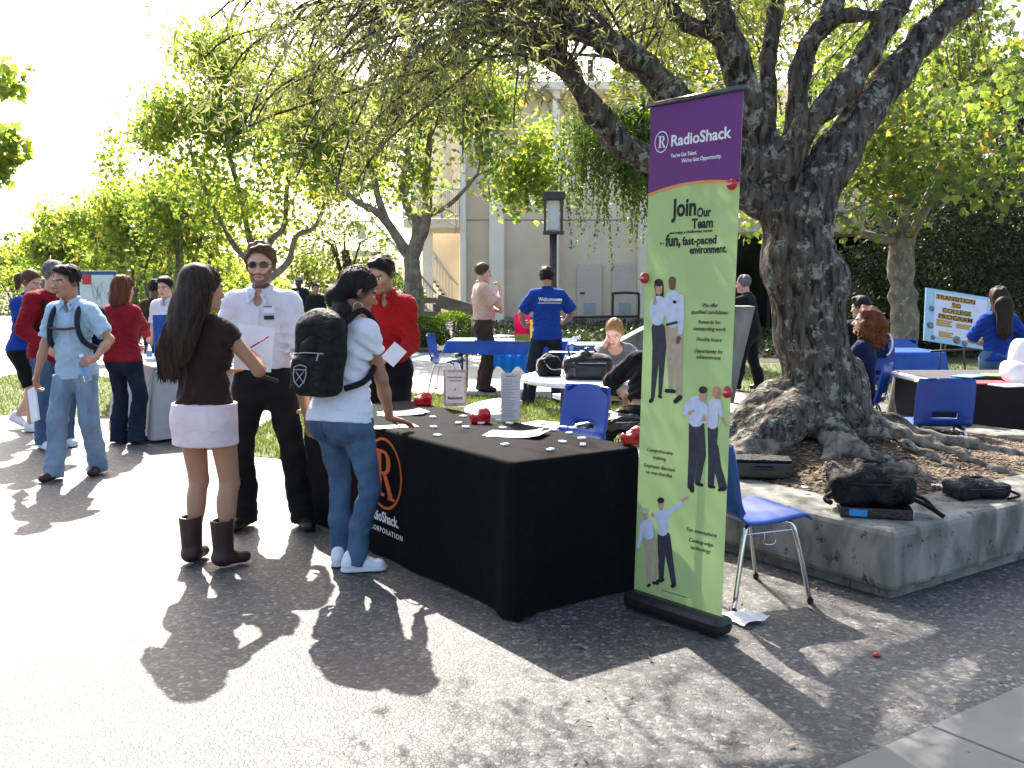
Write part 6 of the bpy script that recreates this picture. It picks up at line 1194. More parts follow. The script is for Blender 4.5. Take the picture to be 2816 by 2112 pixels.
scrap("crumpled white tissue beside the flat camera bag", *P4(1605, 560), zk + .005, .06, PAPER, 2); scrap("white paper cup lid lying behind the banner's foot", *P4(345, 1425), .002, .15, PAPER, 5); scrap("tiny white litter among the bark on the mound", *P4(740, 570), zk + .03, .03, PAPER, 9)
p = gp(877, 655); tag(MB().lathe([(0, .012), (.012, .010), (.018, .003), (.018, 0), (0, 0)], n=14).build("red_cap", REDP, None, (p.x, p.y, 0)), "small red cap lying on the shaded paving", "cap")
# ---- grey table on the left and notice board
gx = gp(158, 441); gt = folding_table("folding table under the grey cloth on the left", (gx.x, gx.y, 0), R(33), .76, 1.83, .735, WHITEP)
c = thing("tablecloth", "long light grey tablecloth on the left table", "tablecloth", (gx.x, gx.y, 0), R(33)); obj("cloth", drape(.76, 1.83, .745, .72, 12, .022, 40, .05), c, mat("grey_cloth", (.36, .36, .37), rough=.9, var=.06, bump=.2, bs=150), smooth=True)
ga = Vector((math.cos(R(33)), math.sin(R(33)), 0)); gb = Vector((-ga.y, ga.x, 0)); gpt = lambda u, v: gx + ga * u + gb * v
bbp = gpt(.52, 1.0); bo = thing("tabletop_display", "blue folding display panel standing on the grey table", "display", (bbp.x, bbp.y, .745), R(10)); MB().box((0, 0, .24), (.30, .02, .48)).build("panel", mat("display_blue", (.015, .07, .32), rough=.7), bo); MB().box((.02, -.012, .25), (.18, .004, .24)).build("poster", PAPER, bo); MB().box((.02, -.015, .27), (.14, .003, .14)).build("picture", mat("poster_grey", (.18, .19, .2), var=.6, vs_=30), bo); MB().box((-.21, -.06, .24), (.16, .02, .48), rotz(R(50))).build("panel", mat("display_blue", (.015, .07, .32)), bo)
bp_ = gpt(.35, .45); tag(MB().lathe([(0, .002), (.10, .004), (.15, .05), (.155, .055), (.145, .052), (.095, .01), (0, .008)], n=24).build("bowl", mat("yellow_bowl", (.62, .50, .08), rough=.4), None, (bp_.x, bp_.y, .746)), "yellow bowl on the grey table", "bowl")
for k, (u, v, lab) in enumerate(((.25, .9, "white leaflets at the far side of the grey table"), (.5, .25, "white leaflets at the near end of the grey table"))):
    q = gpt(u, v); t = thing("paper_stack", lab, "papers", (q.x, q.y, .746), R(20 * k)); MB().box((0, 0, .012), (.22, .28, .022), bev=.003).build("sheet", PAPER, t)
bottle("small blue-capped bottle on the grey table", gpt(.12, .75), .746, .2, .03, CLEARP, mat("blue_label", (.15, .38, .62)), BLUECL)
Yn = 20.; nbd = thing("notice_board", "campus notice board with blue frame behind the left crowd", "notice board", (X_(96, Yn), Yn, 0)); nw, z0n, z1n = 40 * Yn / 1000, Z_(312, Yn), Z_(271, Yn)
MB().box((0, 0, (z0n + z1n) / 2), (nw, .08, z1n - z0n), bev=.01).build("frame", mat("frame_blue", (.03, .10, .17), rough=.5), nbd); MB().box((.03, -.045, (z0n + z1n) / 2 - .02), (nw - .12, .012, z1n - z0n - .12)).build("panel", mat("map_paper", (.60, .64, .60), rough=.6, var=.08, vs_=9), nbd); MB().box((-.16, -.054, z1n - .17), (.18, .006, .2)).build("poster", mat("poster_red", (.5, .06, .06), rough=.7), nbd)
mb = MB(); [mb.tube(spline([(rnd.uniform(-.1, .28), -.053, rnd.uniform(z0n + .1, z1n - .2)) for _ in range(4)], 4), .0016, 4) for _ in range(6)]; mb.build("map_lines", INK, nbd)
for s_ in (-1, 1): MB().box((s_ * nw * .42, .02, z0n / 2), (.07, .07, z0n), bev=.005).build("post", DARKM, nbd)
# ---------------------------------------------------------------- the people
def loc_(pos, yaw, w):
    v = rotz(-R(yaw)) @ Vector((w[0] - pos[0], w[1] - pos[1], 0)); return (v.x, v.y, w[2])
H_BLK = hairmat("black", (.006, .005, .005), (.018, .013, .011)); H_DKB = hairmat("dark_brown", (.012, .008, .006), (.040, .024, .015)); H_DKB2 = hairmat("dark_brown_strand", (.02, .013, .009), (.06, .036, .024)); H_AUB2 = hairmat("auburn_strand", (.09, .028, .012), (.22, .085, .03)); H_BRN = hairmat("brown", (.05, .028, .015), (.11, .06, .032)); H_AUB = hairmat("auburn", (.06, .018, .008), (.15, .05, .02)); H_BLD = hairmat("blond", (.16, .075, .03), (.36, .19, .08)); H_GRY = hairmat("grey", (.06, .06, .06), (.18, .17, .16))
WHITE_S = cloth("white_shirt", (.68, .69, .76), var=.04, trans=.18); WHITE_T = cloth("white_tee", (.72, .74, .80), var=.04, trans=.12); BLACK_C = cloth("black", (.010, .0095, .010), var=.3); RED_S = cloth("red_shirt", (.36, .012, .014), var=.15, trans=.1); RED_W = cloth("red_sweater", (.24, .012, .022), var=.2, bump=.5, bs=140); RED_H = cloth("red_hoodie", (.22, .008, .014), var=.2)
BROWN_T = cloth("brown_top", (.032, .019, .016), var=.2, bump=.35, bs=160); PINKW = cloth("pink_white", (.72, .58, .60), var=.05, bump=.3, bs=120); LBLUE = cloth("light_blue_polo", (.40, .54, .66), var=.08, trans=.12); ROYAL = cloth("royal_blue", (.012, .045, .26), var=.12); PEACH = cloth("peach_shirt", (.70, .46, .36), var=.06, trans=.15); BRNP = cloth("brown_trousers", (.055, .036, .026), var=.15); NAVY = cloth("navy", (.008, .013, .05), var=.2); GREYK = cloth("grey_knit", (.16, .16, .17), var=.35, vs_=60) if False else cloth("grey_knit", (.17, .17, .18), var=.3, bump=.6, bs=120)
JEAN_ST = denim("pocket", (.038, .072, .13), (.075, .125, .20)); JEAN_L = denim("washed", (.13, .19, .28), (.26, .33, .42)); JEAN_M = denim("mid", (.045, .085, .15), (.09, .145, .22)); JEAN_D = denim("dark", (.010, .014, .026), (.022, .030, .05))
S_TAN = (.40, .21, .125); S_FAIR = (.56, .33, .24); S_MED = (.44, .25, .16); S_BRN = (.30, .145, .085); S_DARK = (.12, .06, .04)
def held(name, label, cat, mb, m, p, rot=(0, 0, 0)): return tag(mb.build(name, m, None, p, rot), label, cat)
def child(name, mb, m, root): return mb.build(name, m, root)

# 1 woman in brown top, seen from behind
pos, yaw = (-1.71, 5.52), -12
r1, J = person("woman with very long dark hair, brown top, pale mini skirt and brown boots", pos, yaw, 1.66, True, 1.05, lean=-1, head=(-26, -4, 0), skin=S_TAN, hair=dict(m=H_DKB, strands=420, m2=H_DKB2, nape=False, h=.007, amp=.0045, fr=(55, 120), add=[('c', (0, -.05, .03), (0, -.085, -.12), .088, .095, .05), ('w', (.0, -.115, 1.47), (-.04, -.150, 1.32), .085, .09, (0, 1, 0), .55), ('w', (-.04, -.150, 1.32), (-.075, -.165, 1.21), .09, .085, (0, 1, 0), .45), ('w', (-.075, -.165, 1.21), (-.10, -.17, 1.12), .085, .055, (0, 1, 0), .35), ('w', (-.13, -.155, 1.24), (-.155, -.155, 1.14), .05, .035, (0, 1, 0), .5)]),
    top=dict(m=BROWN_T, sleeve=.22, hem=.045, ae=.012, wr=.005, e=.013, name="top"), bot=dict(m=PINKW, skirt=.205, waist=.045, wr=.0018, e=.012), shoes=dict(m=SHOE_BROWN, boot=.20, open=1), knee=dict(L=(0, 1, .1), R=(0, 1, .1)), feet=dict(L=(-.115, .02, 4), R=(.105, -.02, -34)), hands=dict(R=dict(t=(.175, .30, 1.14), e=(.75, -.5, -.7), d=(-.5, .6, .35), n=(-.6, -.2, -.7), c=.6), L=dict(t=(-.02, .33, 1.07), e=(-.7, -.3, -.7), d=(.8, .5, .1), n=(0, .1, 1), c=.35)), res=.008)
p = J['hp'](-.02, -.075, .085); mb = MB(); mb.tube([tuple(p + np.array((-.035, -.012, .006))), tuple(p + np.array((.02, -.016, -.006)))], .014, 8); child("hair_clip", mb, mat("teal_clip", (.03, .12, .11), rough=.5), r1)
mb = MB()
for a in (-.11, -.02, .06): mb.box((a, -.158, .90), (.02, .004, .006))
w = wpt(r1, (.10, .42, 1.20)); held("clipboard", "white form on a clipboard held up by the long-haired woman", "clipboard", MB().box((0, 0, 0), (.215, .004, .29), bev=.001), PAPER, tuple(w), (R(-28), R(8), R(yaw + 28)))
w = wpt(r1, (.155, .375, 1.235)); held("pen", "red pen in the long-haired woman's hand", "pen", MB().tube([(-.05, -.02, -.03), (.05, .02, .035)], .005, 8), REDP, tuple(w))
# 2 bearded man
pos, yaw = (-1.60, 6.42), 178
r2, J = person("bearded man in sunglasses, white dress shirt and black trousers facing us", pos, yaw, 1.82, False, .98, head=(8, -2, 0), skin=S_FAIR, beard=((.055, .032, .022), .82), hair=dict(m=H_BRN, top=1, line=(0, .066, .070), amp=.008, fr=(50, 110), vol=.004, h=.006, st=(1, 1, 1)), browc=(.06, .035, .02),
    top=dict(m=WHITE_S, sleeve=.97, hem=.075, collar=1, e=.020, ae=.026, wr=.006, placket=1), bot=dict(m=BLACK_C, r=(.105, .082, .076), waist=.105, e=.015, wr=.006, hem=.045), belt=LEATHER, feet=dict(R=(.14, .03, -12), L=(-.235, .02, 30)), hands=dict(R=dict(t=(.21, .16, .93), e=(.6, -.7, -.2), d=(0, .25, -1), c=.7), L=dict(t=(-.31, .08, .90), d=(0, .2, -1), c=.6)), res=.008, shoes=dict(m=LEATHER))
hp = J['hp']; mb = MB()
for s_ in (-1, 1):
    n = 14; V = [tuple(hp(s_ * (.033 + .0245 * math.copysign(abs(math.cos(2 * math.pi * k / n)) ** .8, math.cos(2 * math.pi * k / n))), .101 - .006 * abs(math.cos(2 * math.pi * k / n)) * (1 if math.cos(2 * math.pi * k / n) > 0 else 0) - dd, .003 + .0145 * math.sin(2 * math.pi * k / n))) for dd in (0, .004) for k in range(n)]
    mb.add(V, [tuple(range(n)), tuple(range(2 * n - 1, n - 1, -1))] + [(k, (k + 1) % n, n + (k + 1) % n, n + k) for k in range(n)])
    mb.tube([tuple(hp(s_ * .057, .096, .008)), tuple(hp(s_ * .074, .06, .008)), tuple(hp(s_ * .082, -.01, .006))], .0022, 6)
mb.tube([tuple(hp(-.012, .102, .010)), tuple(hp(0, .106, .012)), tuple(hp(.012, .102, .010))], .002, 6); child("sunglasses", mb, mat("smoked_lens", (.012, .012, .013), rough=.08, spec=.8), r2)
cz = J['chest']; mb = MB().box(tuple(cz + np.array((-.085, .150, .035))), (.062, .006, .026), rotz(.25), bev=.002); child("name_tag", mb, BLK, r2); mb = MB().box(tuple(cz + np.array((-.083, .146, .085))), (.068, .006, .042), rotz(.25), bev=.002); child("name_tag", mb, PAPER, r2); mb = MB().box(tuple(cz + np.array((-.078, .151, .102))), (.052, .002, .007), rotz(.25)); child("name_tag_print", mb, mat("tag_dark", (.05, .06, .10)), r2)
mb = MB().box(tuple(J['C'] + J['up'] * .087 * J['s'] + np.array((0, .138, 0))), (.045, .012, .034), bev=.004); child("belt_buckle", mb, CHROME, r2)
mb = MB(); [mb.lathe([(0, .003), (.006, .002), (.006, 0)], (0, 0, 0), 8) for _ in ()]
w = wpt(r2, (.24, .20, .80)); held("paper_folder", "white folded leaflet hanging from the bearded man's right hand", "papers", MB().box((0, 0, -.10), (.16, .006, .26), Matrix.Rotation(.25, 3, 'Y'), bev=.001), PAPER, tuple(w), (0, 0, R(25)))
w = wpt(r1, (.16, .46, 1.02)); mb = MB().box((0, 0, 0), (.13, .012, .022), Matrix.Rotation(R(18), 3, 'Y'), bev=.003); mb.tube([(-.05, 0, .0), (-.02, -.01, .06), (.03, 0, .13)], .006, 6); held("sunglasses_case", "black pens and glasses held below the clipboard", "pens", mb, BLK, tuple(w))
# 3 woman with backpack leaning on the table
pos, yaw = (-.905, 5.44), -26
hw = gp(392, 427, ZT + .03); lw = (-1.15, 5.56, .84)
r3, J = person("woman in white tee and jeans with black backpack, leaning one hand on the table", pos, yaw, 1.665, True, 1.06, lean=9, side=-1, twist=-6, head=(-30, -14, 8), skin=S_BRN, hair=dict(m=H_BLK, strands=150, sr=False, m2=H_DKB2, nape=True, h=.007, amp=.006, fr=(40, 100), line=(0, .068, .05), add=[('c', (0, -.075, -.01), (-.015, -.105, -.06), .05, .052, .03), ('w', (-.03, .00, 1.43), (-.06, -.09, 1.34), .055, .06), ('w', (-.055, -.09, 1.36), (-.085, -.20, 1.24), .06, .045), ('w', (-.085, -.20, 1.24), (-.10, -.23, 1.15), .045, .022)]),
    top=dict(m=WHITE_T, sleeve=.46, hem=-.065, e=.014, ae=.018, wr=.004, neck='scoop', name="tee"), bot=dict(m=JEAN_M, r=(.094, .066, .062), waist=.06, e=.010, wr=.004, hem=.055, pockets=JEAN_ST), shoes=dict(m=SHOE_WHITE, sole=SOLE), feet=dict(L=(-.10, .06, 10), R=(.055, -.02, -52)), pel=(-.03, -.01),
    hands=dict(R=dict(t=loc_(pos, yaw, hw), e=(.9, -.5, .2), d=loc_((0, 0), yaw, (.75, .35, -.25)), n=(.2, 0, -1), c=.16, sp=.1), L=dict(t=loc_(pos, yaw, lw), e=(-.6, -.7, 0), d=(0, .2, -1), c=.5)), res=.008)
bpk = thing("backpack", "black backpack with silver shield emblem on the woman in the white tee", "backpack", tuple(r3.location), R(yaw)); c = np.array(J['chest']); up = J['up']; f = J['ft']; rt = J['rt']; Mb = np.stack([rt, f, up], 1)
bk = lambda x, y, z: c + Mb @ np.array((x, y + .012, z + .035)); w1 = waves(8, 14, 40, 5)
sdf_obj("body", [rbox(bk(-.01, -.195, -.09), (.30, .15, .42), .06, .02, Mb), ell(bk(-.01, -.20, .09), (.135, .085, .09), .05, Mb), rbox(bk(-.01, -.275, -.19), (.24, .06, .20), .035, .015, Mb)], .008, BLACKN, bpk, lambda X, Y, Z: .005 * wnoise(X, Y, Z, w1))
for s_ in (-1, 1): MB().tube(spline([tuple(bk(s_ * .09, -.13, .10)), tuple(bk(s_ * .115, -.02, .185)), tuple(bk(s_ * .125, .10, .10)), tuple(bk(s_ * .150, .09, -.05)), tuple(bk(s_ * .175, -.02, -.19)), tuple(bk(s_ * .13, -.14, -.25))], 5), .017, 8).build("strap", BLACKN, bpk)
sv = mat("silver_stitch", (.32, .33, .34), rough=.5); mb = MB(); sh2 = [(-.042, .045), (0, .056), (.042, .045), (.045, .0), (.034, -.035), (0, -.062), (-.034, -.035), (-.045, .0)]
pth = [tuple(bk(-.04 + x, -.3105 + .0, -.195 + z)) for x, z in sh2]; mb.tube(pth + [pth[0]], .0035, 5); mb.tube([tuple(bk(-.04 - .036, -.3105, -.165)), tuple(bk(-.04 + .036, -.3105, -.165))], .003, 5); mb.tube([tuple(bk(-.04 - .028, -.3105, -.23)), tuple(bk(-.04 + .028, -.3105, -.175))], .0026, 5); mb.tube([tuple(bk(-.04 + .028, -.3105, -.23)), tuple(bk(-.04 - .028, -.3105, -.175))], .0026, 5); mb.build("emblem", sv, bpk)
mb = MB().tube(spline([tuple(bk(-.12, -.30, -.08)), tuple(bk(0, -.312, -.075)), tuple(bk(.11, -.30, -.08))], 4), .003, 5); mb.tube([tuple(bk(.085, -.312, -.08)), tuple(bk(.08, -.318, -.12))], .004, 5); mb.build("zip", sv, bpk)
e_ = J['hp'](.081, .0, -.075); mb = MB(); mb.tube([tuple(e_ + J['Hm'] @ np.array((.006 * math.sin(a), .026 * math.sin(a), .026 * math.cos(a)))) for a in np.linspace(0, 2 * math.pi, 20)], .0022, 6); child("hoop_earring", mb, CHROME, r3)
# 4 man in red shirt behind the table
pos, yaw = (-.95, 7.66), 172
r4, J = person("man in a red dress shirt behind the black table, looking down", pos, yaw, 1.78, False, .86, lean=3, head=(-20, -20, 0), skin=S_MED, hair=dict(m=H_BLK, top=1, amp=.005, h=.007, st=(1, 1, 1), line=(0, .064, .064)), top=dict(m=RED_S, sleeve=1.9, hem=.05, collar=1, e=.018, ae=.020, wr=.006), bot=dict(m=BLACK_C, r=(.1, .08, .075)), belt=LEATHER, hands=dict(L=dict(t=(-.13, .28, 1.02), e=(-.3, -.7, -.7), d=(.6, .7, 0), n=(.2, 0, -1), c=.4), R=dict(t=(.2, .25, .98), e=(.8, -.4, -.4), d=(-.4, .8, -.1), n=(0, 0, -1), c=.4)), res=.009, beard=((.04, .025, .02), .35))
w = wpt(r4, (-.14, .36, 1.06)); held("paper_slip", "white paper in the red-shirted man's hand", "papers", MB().box((0, 0, 0), (.12, .004, .15), Matrix.Rotation(.7, 3, 'Y')), PAPER, tuple(w), (R(-20), 0, 0))
# 5 young man walking
pos, yaw = (-3.55, 8.10), 172
rw = (-3.83, 7.98, .78); lw = (-3.27, 7.83, .99)
r5, J = person("young man in light blue polo and washed jeans walking with backpack straps", pos, yaw, 1.70, False, .80, lean=1, head=(-26, -4, 4), skin=S_TAN, hair=dict(m=H_BLK, top=1, amp=.007, fr=(60, 110), st=(1, 1, 1), h=.008, line=(0, .062, .062)), top=dict(m=LBLUE, sleeve=.80, hem=-.10, collar=1, e=.018, ae=.022, wr=.006, name="polo_shirt"), bot=dict(m=JEAN_L, r=(.095, .080, .076), e=.012, wr=.006, hem=.06), shoes=dict(m=SHOE_BROWN), feet=dict(R=(.12, .16, -8), L=(-.09, -.12, 6)), hands=dict(R=dict(t=loc_(pos, yaw, rw), e=(.6, -.8, 0), d=(0, .15, -1), c=.6), L=dict(t=loc_(pos, yaw, lw), e=(-.7, -.6, -.5), d=(.35, .8, -.2), n=(.6, 0, -.7), c=.75)), res=.009)
def worn_pack(root, yaw, J, label, m, size=(.30, .16, .42), strap=None, sternum=False, group=None, h=.012):
    t = thing("backpack", label, "backpack", tuple(root.location), R(yaw), group); c = np.array(J['chest']); Mb = np.stack([J['rt'], J['ft'], J['up']], 1); s = J['s']; bk = lambda x, y, z: c + Mb @ (np.array((x, y, z)) * s); w1 = waves(8, 14, 40, 9)
    sdf_obj("body", [rbox(bk(0, -.21, -.06), size, .06, .02, Mb), rbox(bk(0, -.29, -.14), (size[0] * .75, .06, size[2] * .45), .03, .015, Mb)], h, m, t, lambda X, Y, Z: .005 * wnoise(X, Y, Z, w1))
    for s_ in (-1, 1): MB().tube(spline([tuple(bk(s_ * .09, -.14, .10)), tuple(bk(s_ * .105, -.03, .185)), tuple(bk(s_ * .11, .10, .10)), tuple(bk(s_ * .125, .135, -.03)), tuple(bk(s_ * .15, .09, -.14)), tuple(bk(s_ * .18, -.04, -.2)), tuple(bk(s_ * .14, -.16, -.22))], 5), .022, 8).build("strap", strap or m, t)
    if sternum: MB().tube(spline([tuple(bk(-.118, .145, -.02)), tuple(bk(0, .168, -.03)), tuple(bk(.118, .145, -.02))], 4), .011, 6).build("chest_strap", mat("webbing", (.05, .05, .055), rough=.8), t)
    return t
worn_pack(r5, yaw, J, "navy backpack with chest strap worn by the young man in light blue", NAVY, strap=mat("strap_navy", (.012, .016, .035), rough=.8, bump=.3, bs=80), sternum=True)
w = wpt(r5, (.29, .14, .60)); held("paper_sheet", "sheet of paper hanging from the young man's hand", "papers", MB().box((0, 0, 0), (.012, .20, .27), Matrix.Rotation(R(14), 3, 'X')), PAPER, tuple(w), (0, 0, R(yaw + 50)))
w = wpt(r5, J['A']['L'][1] + np.array((.03, .07, -.17))); bottle("clear water bottle with blue label in the young man's hand", w, w.z, .21, .031, CLEARP, mat("blue_label", (.15, .38, .62)), WHITEP, (R(6), R(-10), 0))
# 6 man in red hoodie, 7 woman in blue polo
pos, yaw = (-4.42, 9.55), -128
r6, J = person("man in a red hoodie and jeans standing behind the young man", pos, yaw, 1.78, False, .96, lean=6, head=(18, -12, 0), skin=S_FAIR, hair=dict(m=H_GRY, amp=.002, h=.008), top=dict(m=RED_H, sleeve=1.9, hem=-.10, e=.024, ae=.028, wr=.007, name="hoodie"), bot=dict(m=JEAN_M, r=(.105, .085, .085)), shoes=dict(m=SHOE_WHITE, sole=SOLE), hands=dict(L=dict(t=(-.16, .28, 1.0), e=(-.8, -.5, -.4), c=.5), R=dict(t=(.18, .26, .98), e=(.8, -.5, -.4), c=.5)), res=.011)
worn_pack(r6, yaw, J, "black backpack worn by the man in the red hoodie", BLACKN, h=.014)
pos, yaw = (-5.17, 10.62), -98
r7, J = person("woman in blue polo and black shorts at the far left", pos, yaw, 1.70, True, 1.16, lean=5, head=(-8, -14, 0), skin=S_FAIR, hair=dict(m=H_BRN, amp=.002, h=.009, add=[('c', (0, -.10, .05), (0, -.155, .0), .03, .04, .02), ('c', (0, -.155, .0), (0, -.15, -.10), .042, .022, .03)]), top=dict(m=ROYAL, sleeve=.6, hem=-.06, collar=1, e=.02, ae=.026), bot=dict(m=BLACK_C, len=.98, r=(.115, .092, .09), e=.018), shoes=dict(m=SHOE_WHITE, sole=SOLE), feet=dict(L=(-.1, -.20, 0, .06, 25), R=(.1, .08, -5)), hands=dict(R=dict(t=(.14, .34, .98), e=(.6, -.7, -.4), c=.4), L=dict(t=(-.14, .34, .98), e=(-.6, -.7, -.4), c=.4)), res=.012)
# 8 woman in red sweater
pos, yaw = (-3.80, 9.75), -14; hd = gpt(.12, .55)
r8, J = person("woman in red sweater and dark jeans, back to us at the grey table", pos, yaw, 1.62, True, 1.04, head=(-10, -8, 0), skin=S_FAIR, hair=dict(m=H_AUB, nape=False, amp=.005, h=.009, vol=.004, add=[('c', (0, -.04, 0), (0, -.055, -.10), .083, .088, .04), ('c', (.05, -.02, -.05), (.055, -.03, -.14), .035, .03, .03), ('c', (-.05, -.02, -.05), (-.055, -.03, -.14), .035, .03, .03)]), top=dict(m=RED_W, sleeve=1.85, hem=-.05, e=.018, ae=.022, wr=.006, name="sweater"), bot=dict(m=JEAN_D, r=(.098, .078, .092), hem=.075, e=.012), feet=dict(L=(-.10, .02, 6), R=(.11, 0, -8)), hands=dict(R=dict(t=loc_(pos, yaw, (hd.x, hd.y, .90)), e=(.8, -.4, -.4), c=.35), L=dict(t=(-.12, .30, .95), e=(-.8, -.5, -.4), c=.4)), res=.011)
# 9-12 behind the left tables
q9 = gpt(1.25, 1.2)
person("young man in a white shirt behind the grey table", (X_(167, 12.3), 12.3), 165, 1.62, False, .98, head=(0, -10, 0), skin=S_FAIR, hair=dict(m=H_BLK, top=1, amp=.003, h=.01), top=dict(m=WHITE_S, sleeve=.8, hem=.05, collar=1), bot=dict(m=BLACK_C), res=.014)
person("dark-haired person in black jacket beyond the red-sweatered woman", (X_(119, 13.2), 13.2), 120, 1.56, True, 1., head=(0, -5, 0), skin=S_TAN, hair=dict(m=H_BLK, h=.01), top=dict(m=BLACK_C, sleeve=1.9, hem=-.08), bot=dict(m=BLACK_C), res=.016)
person("brown-jacketed person glimpsed between red sweater and white shirt", (X_(154, 14.6), 14.6), 30, 1.58, False, 1., skin=S_DARK, hair=dict(m=H_BLK, h=.01), top=dict(m=BRNP, sleeve=1.9, hem=-.08), bot=dict(m=JEAN_D), res=.016)
person("grey-haired person half hidden behind the red hoodie", (X_(46, 13.5), 13.5), 60, 1.60, False, 1., skin=S_FAIR, hair=dict(m=H_GRY, h=.01), top=dict(m=cloth("grey_jacket", (.10, .11, .13)), sleeve=1.9, hem=-.08), bot=dict(m=JEAN_D), res=.016)
r11, J = person("distant man in cap and dark open jacket right of the bearded man", (X_(299, 25), 25), 170, 1.64, False, 1.05, skin=S_DARK, hair=dict(m=H_BLK, h=.012), top=dict(m=cloth("dark_jacket", (.02, .024, .035)), sleeve=1.9, hem=-.1, e=.03, ae=.03), bot=dict(m=BLACK_C), res=.018)
sdf_obj("cap", [ell(J['hp'](0, -.01, .06), (.10, .118, .085), .02), cap(J['hp'](0, .1, .06), J['hp'](0, .165, .05), .05, .045, .02, (0, 0, 1), .2), plane_cut(J['hp'](0, 0, .045), (0, 0, -1))], .012, cloth("grey_cap", (.20, .25, .32)), r11); child("shirt_front", MB().box(tuple(J['chest'] + np.array((0, .135, -.05))), (.09, .04, .36), bev=.015), PAPER, r11)
person("distant person in dark green jacket beside the man in the cap", (X_(315, 23.5), 23.5), 200, 1.48, False, 1., skin=S_MED, hair=dict(m=H_DKB, h=.012, vol=.004), top=dict(m=cloth("dark_green", (.016, .022, .018)), sleeve=1.9, hem=-.1, e=.03), bot=dict(m=BLACK_C), res=.018)
# 13 peach shirt, 14 royal blue polo
pos, yaw = (-.42, 14.35), -78
person("man in peach short-sleeved shirt and brown trousers with hand on chin", pos, yaw, 1.84, False, 1.06, lean=-2, head=(0, -8, 0), skin=S_FAIR, hair=dict(m=H_BRN, amp=.002, h=.01, line=(0, .055, .066)), top=dict(m=PEACH, sleeve=.80, hem=.06, collar=1, e=.028, ae=.034, wr=.007), bot=dict(m=BRNP, r=(.105, .085, .08), e=.02), belt=LEATHER, hands=dict(R=dict(t=(.06, .24, 1.44), e=(.6, .2, -1), d=(-.2, -.2, 1), n=(0, -1, 0), c=.7), L=dict(t=(.12, .22, 1.16), e=(-.8, .1, -.7), d=(1, .2, .1), n=(0, -1, 0), c=.3)), res=.012)
pos, yaw = (X_(547, 12.9), 12.9), 4
r14, J = person("man in royal blue polo printed Welcome across the back", pos, yaw, 1.76, False, .96, head=(6, -6, 0), skin=S_TAN, hair=dict(m=H_BLK, top=1, amp=.004, h=.009, st=(1, 1, 1)), top=dict(m=ROYAL, sleeve=.85, hem=-.10, collar=1, e=.022, ae=.030, wr=.006, name="polo_shirt"), bot=dict(m=JEAN_D, r=(.105, .088, .085), e=.016), feet=dict(L=(-.24, -.02, 14), R=(.16, .05, -10)), pel=(.0, 0), hands=dict(R=dict(t=(.27, .30, 1.05), e=(.9, -.4, -.3), d=(-.3, .9, 0), c=.4), L=dict(t=(-.27, .28, 1.0), e=(-.9, -.4, -.3), d=(.3, .9, 0), c=.4)), res=.011)
c = J['chest']; lettering("Welcome", .072, INKW, r14, (-.125, c[1] - .166, c[2] + .045), (R(86), 0, 0), bold=.02, sx=.8); child("print", MB().box((.14, c[1] - .166, c[2] + .062), (.07, .003, .03)).box((.02, c[1] - .167, c[2] + .022), (.30, .003, .008)), INKW, r14)
# 15 girl reading at the white table, 16 person bent over it
pos, yaw = (1.00, 10.05), 183
person("girl in grey knit top reading at the white table, cheek on hand", pos, yaw, 1.64, True, 1.0, lean=27, dz=-.34, head=(-22, -20, 4), skin=(.60, .36, .27), hair=dict(m=H_BLD, amp=.003, h=.008, nape=False, line=(0, .058, .062), add=[('c', (0, -.06, -.02), (0, -.075, -.07), .06, .05, .03), ('c', (.03, -.10, -.05), (.04, -.125, -.05), .03, .028, .02)]), top=dict(m=GREYK, sleeve=1.5, hem=-.05, e=.016, neck='scoop'), bot=dict(m=JEAN_D), feet=dict(L=(-.1, .42, 0), R=(.1, .45, 0)), knee=dict(L=(0, .6, 1), R=(0, .6, 1)), hands=dict(R=dict(t=(.085, .345, 1.03), e=(.7, .2, -1), d=(-.1, .05, 1), n=(-.9, -.2, 0), c=.55), L=dict(t=(-.12, .52, .79), e=(-.8, -.3, -.2), d=(.5, .8, 0), n=(0, 0, -1), c=.3)), res=.010, browc=(.14, .08, .04))
sheets("open notebook under the reading girl's elbow", 607, 368, .747, .3, .22, 2, 0)
pos, yaw = (1.06, 7.82), -8
person("person in black bent over the white table, lower back bare", pos, yaw, 1.66, True, 1.12, lean=24, side=8, dz=-.34, head=(0, -25, 0), skin=S_MED, hair=dict(m=H_BLK, h=.01), top=dict(m=BLACK_C, sleeve=1.7, hem=.11, e=.03, ae=.03, wr=.008, name="jacket"), bot=dict(m=BLACK_C, waist=.035), feet=dict(L=(-.12, .40, 0), R=(.12, .42, 0)), knee=dict(L=(0, .6, 1), R=(0, .6, 1)), hands=dict(R=dict(t=(.2, .5, .80), d=(0, 1, 0), n=(0, 0, -1), c=.2), L=dict(t=(-.2, .48, .80), d=(0, 1, 0), n=(0, 0, -1), c=.2)), res=.011)
